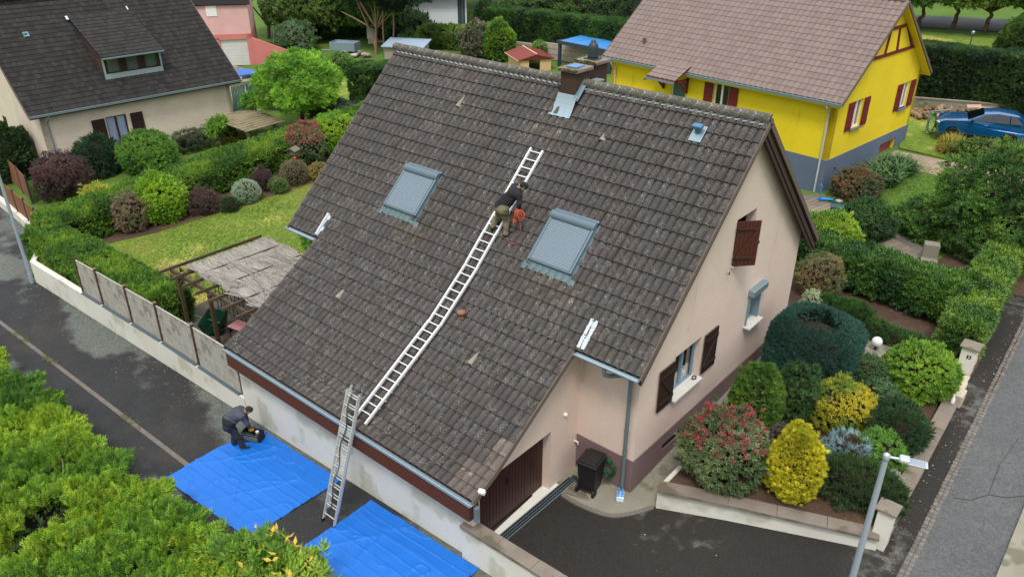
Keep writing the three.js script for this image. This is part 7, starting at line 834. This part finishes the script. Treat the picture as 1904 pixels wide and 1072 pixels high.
shrub('white_euonymus', 'white-variegated low shrub at the back corner of the gable wall', 'shrub', 0.45, GB(0.4, -11.0), -10.9, 0.5, 0.5, 0.5, 'small', 0.14, [[0.25, 0.34, 0.14], [0.48, 0.54, 0.34]], 240);
shrub('rosemary', 'upright dark green rosemary row behind the juniper', 'shrub', 1.55, GB(1.5, -10.9), -11.0, 0.95, 0.5, 0.5, 'needle', 0.2, [[0.03, 0.11, 0.012], [0.05, 0.16, 0.018]], 260, { up: 1.8 });
shrub('lavender', 'small green lavender mound between rosemary and gravel path', 'shrub', 2.6, GB(2.6, -10.8), -10.8, 0.5, 0.34, 0.4, 'needle', 0.15, [[0.05, 0.13, 0.025], [0.08, 0.18, 0.035]], 300, { up: 1.2 });
shrub('lavender', 'round lavender mound in front of the bare soil bed', 'shrub', 3.25, GB(3.2, -10.85), -10.85, 0.44, 0.27, 0.36, 'needle', 0.14, [[0.05, 0.14, 0.025], [0.08, 0.19, 0.035]], 320, { up: 1.2 });
shrub('lavender', 'outermost small lavender mound beside the laurel hedge end', 'shrub', 3.85, GB(3.8, -10.95), -10.95, 0.4, 0.24, 0.34, 'needle', 0.14, [[0.05, 0.13, 0.03], [0.08, 0.18, 0.035]], 320, { up: 1.2 });
hedge('laurel_hedge', 'dark glossy laurel hedge behind the bare soil bed', -1.6, -14.5, 4.7, -13.4, 1.5, 1.3, 'laurel', 0.22, [[0.022, 0.07, 0.018], [0.045, 0.12, 0.024], [0.1, 0.21, 0.03]], 170, { off: 0.15, wax: true, lump: 0.13, mess: 0.8 });
hedge('laurel_hedge', 'yellow-green laurel hedge along the street next to the numbered pillar', 5.05, -11.1, 4.85, -18.2, 1.15, 1.1, 'laurel', 0.22, LAUREL, 170, { off: 0.15, wax: true, lump: 0.09, mess: 0.8, round: 0.05 });
shrub('yellow_laurel', 'yellow-green laurel between house corner and dark laurel hedge', 'shrub', -0.9, G(-0.9, -15.4) + 0.1, -15.5, 1.1, 0.95, 0.9, 'laurel', 0.22, [[0.1, 0.22, 0.02], [0.24, 0.4, 0.03], [0.32, 0.44, 0.04]], 150, { wax: true });
shrub('lime_ball', 'bright lime round bush under the green letterbox', 'shrub', -0.72, G(-0.7, -16.6) + 0.05, -16.55, 0.6, 0.58, 0.58, 'laurel', 0.2, [[0.16, 0.36, 0.01], [0.26, 0.5, 0.02]], 190, { wax: true });
shrub('oregon_grape', 'dark spiky evergreen bush beside the green letterbox', 'shrub', -0.35, G(-0.3, -18.2), -18.2, 1.05, 0.85, 0.95, 'broad', 0.2, DARK.map(c => mul3(c, 1.5)), 170);
// yellow house garden
shrub('bamboo_mass', 'big rambling green bush mass in the yellow house front garden', 'shrub', 4.5, G(4.5, -19.3) - 0.1, -19.2, 2.7, 2.15, 2.1, 'broad', 0.22, [[0.04, 0.12, 0.016], [0.08, 0.2, 0.02], [0.14, 0.28, 0.03]], 140, { lump: 0.3, lf: 2, gap: 0.1, mess: 0.9, core: 0.55 });
shrub('bamboo_mass', 'lower bushy green shrub in front of the rambling bush mass', 'shrub', 1.7, G(1.7, -19.6) - 0.1, -19.7, 1.2, 0.85, 1.0, 'broad', 0.2, [[0.04, 0.13, 0.016], [0.08, 0.2, 0.02], [0.12, 0.26, 0.03]], 150, { lump: 0.3, mess: 0.9 });
shrub('peony', 'reddish-green border shrub at the corner of the yellow house', 'shrub', -2.2, G(-2.2, -22) - 0.05, -22.2, 0.95, 0.75, 1.0, 'broad', 0.19, [[0.06, 0.1, 0.03], [0.14, 0.14, 0.05], [0.28, 0.12, 0.06]], 150);
for (const [x, z, r, l] of [[-1.75, -24.2, 0.8, 'clump of arching strap leaves by the yellow house gable'], [-1.5, -25.6, 0.75, 'clump of strap leaves beside the yellow house garage door']]) { const t = thing('iris_clump', l, 'plant', null, x, G(x, z), z); foliage(t, 110, 'strap', 0.9, [[0.04, 0.12, 0.03], [0.09, 0.2, 0.05]], () => ({ p: V(rr(-r, r), 0, rr(-r, r)), n: V(0, 1, 0) }), { mess: 0.3, up: 1 }); }
for (const [x, z] of [[-3.4, -18.9], [-2.4, -18.4], [-0.3, -19.2], [0.5, -18.6]]) { const t = thing('marigold', 'small orange marigold edging the plank path of the yellow house', 'flower', 'marigolds along the plank path', x, G(x, z), z); foliage(t, 14, 'small', 0.14, [[0.08, 0.16, 0.03], [0.1, 0.2, 0.03]], () => ({ p: V(rr(-0.15, 0.15), 0.06, rr(-0.15, 0.15)), n: Y1 })); foliage(t, 5, 'small', 0.1, [[0.7, 0.16, 0.02], [0.75, 0.28, 0.03]], () => ({ p: V(rr(-0.12, 0.12), 0.18, rr(-0.12, 0.12)), n: Y1 }), { name: 'blossom' }); }
shrub('yellow_grass', 'yellowish ornamental grass by the front wheel of the blue car', 'plant', -0.2, G(-0.2, -29.7), -29.7, 0.45, 0.42, 0.4, 'grass', 0.4, [[0.35, 0.3, 0.05], [0.45, 0.4, 0.08]], 120, { up: 1.4 });
shrub('purple_shrub', 'small dark purple shrub below the blue car', 'shrub', 0.75, G(0.7, -29.8), -29.9, 0.4, 0.42, 0.4, 'small', 0.14, [[0.05, 0.015, 0.03], [0.09, 0.03, 0.05]], 170);
shrub('wild_border', 'untidy green border plants along the driveway below the blue car', 'plant', 1.9, G(1.9, -29.4), -29.3, 1.9, 0.55, 0.7, 'broad', 0.2, [[0.1, 0.2, 0.03], [0.2, 0.3, 0.05]], 120, { gap: 0.3 });
hedge('tall_hedge', 'tall dark clipped hedge behind the blue car', -6.5, -39.0, 14, -36.4, 1.8, 3.1, 'fan', 0.26, DARK.map(c => mul3(c, 1.25)), 90, { lump: 0.06 });
// tall hedge beyond the ridge
hedge('tall_hedge', 'tall dark clipped hedge above the pale block wall', -43.0, -41.4, -17, -38.6, 2.0, 3.0, 'fan', 0.28, [[0.02, 0.075, 0.012], [0.04, 0.12, 0.016], [0.07, 0.19, 0.02]], 75, { lump: 0.07 });
hedge('wild_hedge', 'shaggy yellow-green conifer hedge in front of the clapboard house', -46.8, -37.6, -40.3, -38.8, 2.0, 1.7, 'fan', 0.3, [[0.07, 0.16, 0.02], [0.14, 0.26, 0.025], [0.22, 0.3, 0.05]], 80, { lump: 0.35, round: 0.3 });
shrub('half_dead_conifer', 'half-dead greyish conifer just behind the roof ridge', 'shrub', -38.9, G(-39, -36.5), -36.4, 2.4, 1.5, 1.4, 'fan', 0.3, [[0.08, 0.17, 0.03], [0.2, 0.18, 0.12], [0.3, 0.27, 0.2]], 70, { lump: 0.3, pf: 1.5 });
shrub('round_conifer', 'dense green conifer ending the hedge beside the red-roofed shed', 'shrub', -36.6, G(-36.6, -36.2), -36.1, 1.3, 1.75, 1.2, 'fan', 0.28, THUJA, 90, { lump: 0.2 });
shrub('wall_plant', 'small bush growing against the pale block wall', 'shrub', -33.4, G(-33.4, -37.6), -37.5, 0.7, 0.8, 0.5, 'small', 0.2, THUJA, 110);
tree('young_fir', 'small dark fir in front of the clapboard house corner', -42.6, -40.8, 1.0, 0.1, [[0, 1.0, 0, 1.3, 0.8], [0, 2.0, 0, 0.95, 0.9], [0, 2.9, 0, 0.55, 1.2], [0, 3.6, 0, 0.25, 1.6]], 'needle', 0.3, DARK.map(c => mul3(c, 1.3)), 50);
hedge('dark_hedge', 'dark square hedge block beside the dry grass strip', -38.6, -22.6, -30, -25.2, 2.2, 2.7, 'fan', 0.26, [[0.02, 0.08, 0.012], [0.045, 0.14, 0.018], [0.09, 0.2, 0.025]], 90, { lump: 0.18 });
// neighbour's garden on the left
shrub('purple_plum', 'large dark purple-leaved shrub behind the brown panel fence', 'shrub', -39.9, G(-39.9, -1.5), -1.5, 1.7, 1.45, 1.4, 'small', 0.2, [[0.035, 0.02, 0.022], [0.07, 0.035, 0.035], [0.14, 0.06, 0.05]], 120, { mess: 1, lump: 0.3, gap: 0.12 });
shrub('bluish_conifer', 'rounded bluish-green conifer against the beige house by the french window', 'shrub', -41.3, G(-41.3, -4.3), -4.35, 1.2, 1.35, 1.2, 'needle', 0.26, [[0.02, 0.075, 0.025], [0.04, 0.12, 0.04]], 110, {});
shrub('round_shrub', 'broad rounded bright green shrub before the french window', 'shrub', -38.9, G(-38.9, -6.3), -6.35, 1.95, 1.3, 1.6, 'broad', 0.24, [[0.05, 0.15, 0.012], [0.09, 0.24, 0.02], [0.15, 0.32, 0.025]], 120, { lump: 0.1 });
shrub('golden_privet', 'yellow-leaved privet showing over the corner of the lawn hedge', 'shrub', -34.3, G(-34.3, -1.2) - 0.1, -1.4, 1.4, 0.95, 0.8, 'broad', 0.22, [[0.35, 0.38, 0.03], [0.5, 0.5, 0.06]], 110, { mess: 0.9 });
shrub('corner_yew', 'dark rounded evergreen at the corner of the beige house gable', 'shrub', -46.2, G(-46, -0.9), -1.0, 1.5, 1.9, 1.4, 'fan', 0.24, DARK, 120, {});
shrub('rose_bushes', 'straggly dark flowering shrubs along the beige house plinth', 'shrub', -40.2, G(-40, -10), -10.0, 0.9, 0.7, 1.4, 'small', 0.2, [[0.04, 0.08, 0.025], [0.08, 0.12, 0.04]], 100, { gap: 0.25 });
shrub('yellow_bush', 'small yellowish bush under the low wooden shelter', 'shrub', -38.9, G(-39, -12.2), -12.0, 0.8, 0.7, 0.7, 'broad', 0.2, [[0.12, 0.18, 0.03], [0.3, 0.32, 0.04]], 110);
shrub('grey_shrub', 'dark loose shrub below the ball-shaped tree', 'shrub', -35.6, G(-35.6, -18), -17.9, 1.7, 1.0, 1.2, 'small', 0.24, [[0.03, 0.07, 0.03], [0.06, 0.11, 0.05]], 90, { gap: 0.2 });
tree('fig_tree', 'small large-leaved tree beside the low wooden shelter', -38.4, -10.9, 1.5, 0.07, [[0, 1.5, 0, 0.5], [0.2, 1.8, -0.2, 0.35], [-0.3, 1.3, 0.2, 0.35]], 'broad', 0.3, [[0.12, 0.3, 0.02], [0.2, 0.4, 0.03]], 60, { gap: 0.2 });
tree('vine', 'leafy vine growing over the back of the low wooden shelter', -39.9, -14.6, 1.5, 0.05, [[0, 1.9, 0, 0.6], [0.4, 2.1, -0.3, 0.5]], 'broad', 0.36, [[0.12, 0.3, 0.02], [0.2, 0.4, 0.03]], 60, { gap: 0.2 });
{ const cl = []; for (let i = 0; i < 16; i++) { const a = i * 2.4, r = i < 10 ? 1.75 : 0.9, h = i < 10 ? 2.5 + (i % 3) * 0.35 : 3.6 + (i % 2) * 0.3; cl.push([Math.cos(a) * r, h, Math.sin(a) * r, rr(0.95, 1.25), 0.8]); } cl.push([0, 4.05, 0, 1.3, 0.6]); tree('ball_tree', 'ball-shaped bright green robinia tree above the low wooden shelter', -37.1, -16.5, 1.9, 0.17, cl, 'pinnate', 0.34, [[0.1, 0.26, 0.008], [0.17, 0.38, 0.01], [0.24, 0.48, 0.02]], 46, { gap: 0.05, bend: 0.3, bark: M.barkDark, up: 0.9 }); }
// woodland behind
const bigTree = (name, label, x, z, h, R, kind, size, pal, dens, n = 12, o = {}) => { const cl = []; for (let i = 0; i < n; i++) { const a = i * 2.4 + x, q = Math.sqrt((i + 0.5) / n), hh = h * (0.55 + 0.4 * (1 - q) + rr(-0.06, 0.06)); cl.push([Math.cos(a) * R * q * 0.75, hh, Math.sin(a) * R * q * 0.75, R * rr(0.36, 0.5), 0.75]); } return tree(name, label, x, z, h * (o.th ?? 0.45), R * 0.07, cl, kind, size, pal, dens, o); };
bigTree('broad_tree', 'olive-green spreading bush beside the orchard ladder', -60.5, -35.0, 5.5, 4.0, 'broad', 0.42, [[0.07, 0.15, 0.02], [0.13, 0.22, 0.03], [0.2, 0.26, 0.04]], 17, 14, { th: 0.2 });
bigTree('broad_tree', 'dense mid-green tree behind the grey trailer', -55.5, -38.5, 6.0, 4.2, 'broad', 0.42, [[0.04, 0.12, 0.016], [0.08, 0.18, 0.022]], 17, 14, { th: 0.25 });
bigTree('broad_tree', 'ivy-green tree to the right of the grey trailer', -52.6, -36.5, 4.6, 2.2, 'broad', 0.38, [[0.05, 0.16, 0.016], [0.1, 0.25, 0.02]], 20, 9, { th: 0.3 });
shrub('glaucous_shrub', 'rounded grey-green shrub left of the trailer', 'shrub', -58.2, G(-58.2, -31.2), -31.2, 2.1, 1.6, 1.7, 'small', 0.34, [[0.06, 0.16, 0.04], [0.12, 0.24, 0.06], [0.16, 0.26, 0.14]], 50);
shrub('meadow_shrub', 'small fresh green shrub in front of the trailer', 'shrub', -46.6, G(-46.6, -27.5), -27.6, 1.4, 0.9, 1.2, 'small', 0.28, THUJA, 60);
{ // multi-stemmed pine
  const cl = [[-2.2, 6.8, 0.5, 1.8], [0.5, 7.6, 0.2, 2.2], [3.0, 6.2, 0.3, 1.9], [4.6, 6.0, -0.6, 1.8], [3.8, 7.6, 0, 2.0], [1.6, 5.6, 0.8, 0.9, 0.5], [0.4, 5.2, 1.0, 0.8, 0.5], [2.8, 4.7, 0.2, 1.0, 0.6], [-3.2, 6.2, 0, 1.2, 0.6]]; tree('pine_tree', 'tall pine with several bare forked trunks beside the trailer', -49.2, -33.5, 2.2, 0.18, cl, 'needle', 0.42, [[0.012, 0.045, 0.016], [0.025, 0.075, 0.022]], 34, { bark: mat(0x9a7d60, 1, { map: softMap }), limbs: [[[0.1, 0.3, 0], [-0.6, 2.4, 0.2], [-1.6, 4.2, 0.3], [-2.6, 6.2, 0.4]], [[0.1, 0.2, 0], [0.5, 2.5, 0.2], [0.6, 5, 0.2], [0.5, 7.2, 0.2]], [[0.9, 0, -0.2], [1.2, 2.5, 0], [1.7, 4.6, 0.2], [2.4, 6.4, 0.2]], [[1.6, 0, -0.6], [2.1, 2.6, -0.5], [2.4, 5.0, -0.3], [3.4, 7.0, 0]], [[-0.6, 2.4, 0.2], [-2.0, 3.0, 0.6], [-3.4, 3.4, 0.8]]] }); }
bigTree('dark_conifer', 'very dark conifer at the edge of the pink house', -66, -33.5, 9, 3.2, 'needle', 0.5, [[0.008, 0.025, 0.01], [0.016, 0.05, 0.016]], 20, 12, { th: 0.2 });
for (const [x, z, h, R, l, p] of [[-70, -48, 10, 6, 'tall green tree far behind the pink house', MID], [-62, -50, 10, 6, 'tall dark green tree far behind the trailer', DARK], [-54, -54, 11, 6, 'tall green tree behind the pines', MID], [-38.5, -53, 7.5, 4.5, 'rounded green tree behind the tall hedge left end', THUJA], [-33.5, -51, 6.5, 3.6, 'blue-grey spruce behind the tall hedge', [[0.03, 0.07, 0.06], [0.06, 0.11, 0.1]]], [-29.5, -53.5, 6.5, 3.6, 'grey-blue spruce beside the cream house corner', [[0.03, 0.07, 0.06], [0.06, 0.11, 0.1]]], [-44.5, -58, 8, 5, 'leafy tree behind the clapboard house', THUJA]]) bigTree('far_tree', l, x, z, h, R, p.length < 3 ? 'needle' : 'broad', 0.6, p, 9, 12, {});
// park: row of staked young trees, clipped bush, wood behind
[[-12.5, -57.2], [-10, -57], [-7.6, -57.4], [-5.2, -57], [-3.0, -57.3], [-0.8, -57], [1.4, -57.4], [3.6, -57]].forEach(([x, z], i) => bigTree('park_tree', 'young leafy tree in the row along the park road', x, z, 4.8 + (i % 3) * 0.4, 2.7, 'broad', 0.42, i % 3 === 0 ? [[0.12, 0.22, 0.02], [0.2, 0.3, 0.03]] : [[0.05, 0.14, 0.016], [0.09, 0.2, 0.022]], 20, 12, { th: 0.3, group: 'young trees along the park road' }));
shrub('clipped_bush', 'large egg-shaped clipped bush beside the park path', 'shrub', -0.6, G(-0.6, -46.2), -46.0, 1.7, 2.0, 1.7, 'fan', 0.28, [[0.05, 0.13, 0.014], [0.1, 0.2, 0.02]], 90, { lump: 0.05 });
for (const [x, z, rx, ry, rz, l, p] of [[-63, -37, 5, 1.8, 2.5, 'dark undergrowth behind the orchard ladder', MID], [-56, -40, 5.5, 2.2, 2.5, 'dark undergrowth behind the trailer', DARK], [-50.5, -38.5, 3.5, 1.6, 2, 'dark thicket behind the bare pine trunks', DARK], [-38, -46.5, 6, 2.6, 2.6, 'dense greenery behind the left half of the tall hedge', MID], [-28.5, -45.5, 5, 2.4, 2.4, 'dense greenery behind the right half of the tall hedge', DARK], [-46.5, -35.6, 1.6, 0.9, 1.2, 'low weeds beside the grey store', MID]]) shrub('thicket', l, 'bush', x, G(x, z) - 0.2, z, rx, ry, rz, 'broad', 0.45, p, 24, { lump: 0.3, gap: 0.1, mess: 1 });
{ const o = thing('distant_wood', 'distant green wood beyond the houses and the park', 'wood'); o.userData.kind = 'stuff'; foliage(o, 15000, 'broad', 1.15, [[0.03, 0.08, 0.016], [0.06, 0.14, 0.02], [0.1, 0.18, 0.03]], () => { const a = rr(-130, 60), d = rr(0, 22), z = -72 - d, h = 5 + 5 * n3(a * 0.14, d * 0.1, 3, 2) + d * 0.15, y = h * Math.pow(rnd(), 0.6); return { p: V(a, G(a, z) + y, z + (1 - y / h) * 2.5 * n3(a * 0.3, y * 0.3, 1, 3)), n: V(0, 0.5, 0.8).normalize() }; }, { mess: 0.9, pf: 0.12 }); const b = mesh('undergrowth', bx(190, 6, 16, -35, 4.2, -82), M.twigShade, o); }
// ---------------------------------------------------------------- grass, litter
{ const o = thing('lawn_grass', 'short grass tufts on the left garden lawn', 'grass'); o.userData.kind = 'stuff'; foliage(o, 26000, 'grass', 0.085, [[0.08, 0.16, 0.012], [0.17, 0.25, 0.02], [0.4, 0.32, 0.1]], () => { const x = rr(-28.6, -19.5), z = rr(-17, 2.2); return { p: V(x, G(x, z) + 0.28, z), n: Y1 }; }, { mess: 0.15, pf: 0.5 }); }
{ const o = thing('front_lawn_grass', 'bright short grass on the yellow house front lawn', 'grass'); o.userData.kind = 'stuff'; foliage(o, 7000, 'grass', 0.09, [[0.09, 0.2, 0.012], [0.17, 0.3, 0.02]], () => { const x = rr(-2.2, 3.4), z = rr(-27.2, -19.6); return { p: V(x, G(x, z) + 0.02, z), n: Y1 }; }, { mess: 0.15, pf: 0.5 }); }
{ const g = gOf([-0.5, 0, 0, 0, 0.12, -0.28, 0.5, 0.02, 0, -0.5, 0, 0, 0.5, 0.02, 0, 0, 0.12, 0.28]); const n = 1500, im = new THREE.InstancedMesh(g, new THREE.MeshStandardMaterial({ color: 0xffffff, roughness: 0.9, side: THREE.DoubleSide }), n), c = new THREE.Color();
  for (let i = 0; i < n; i++) { let x, z, y; const k = rnd(); if (k < 0.5) { x = rr(-29, -9); z = 4.35 + Math.pow(rnd(), 2.2) * 1.3; y = G(x, z) + 0.006; } else if (k < 0.62) { x = rr(-29, -2); z = rr(4.4, 8.3); y = G(x, z) + 0.006; } else if (k < 0.66) { x = rr(-1.5, 5.8); z = rr(-0.2, 4); if (z < 0.8 - x * 0.42 + 0.3) z += 1.2; y = G(x, z) - 0.01; } else { z = rr(-18, 0); x = 6.05 + Math.pow(rnd(), 1.5) * 0.5; y = G(x, z) + 0.0; } const s = rr(0.02, 0.065); _q.setFromEuler(new THREE.Euler(rr(-0.4, 0.4), rr(0, 6.28), rr(-0.4, 0.4))); _m.compose(V(x, y + 0.006, z), _q, V(s, s, s)); im.setMatrixAt(i, _m); const w = rnd(); im.setColorAt(i, w < 0.6 ? c.setRGB(0.11 * rr(0.6, 1.4), 0.06 * rr(0.6, 1.3), 0.03) : w < 0.9 ? c.setRGB(0.3, 0.2, 0.1) : c.setRGB(0.45, 0.4, 0.28)); }
  put(im, 'leaf_litter', scene); im.userData = { kind: 'stuff', label: 'fallen leaves and bits scattered on the asphalt along the walls', category: 'leaf litter' }; }
{ const o = thing('seam_weeds', 'grass tufts growing in the concrete seam of the lane', 'weeds'); o.userData.kind = 'stuff'; foliage(o, 120, 'grass', 0.13, [[0.12, 0.16, 0.03], [0.2, 0.2, 0.05]], () => { const c = pick([-24.5, -21.8, -15.2]), x = c + rr(-0.7, 0.7), z = 6.75 + rr(-0.14, 0.14); return { p: V(x, G(x, z), z), n: Y1 }; }, { mess: 0.4 }); }
renderer.render(scene, camera);
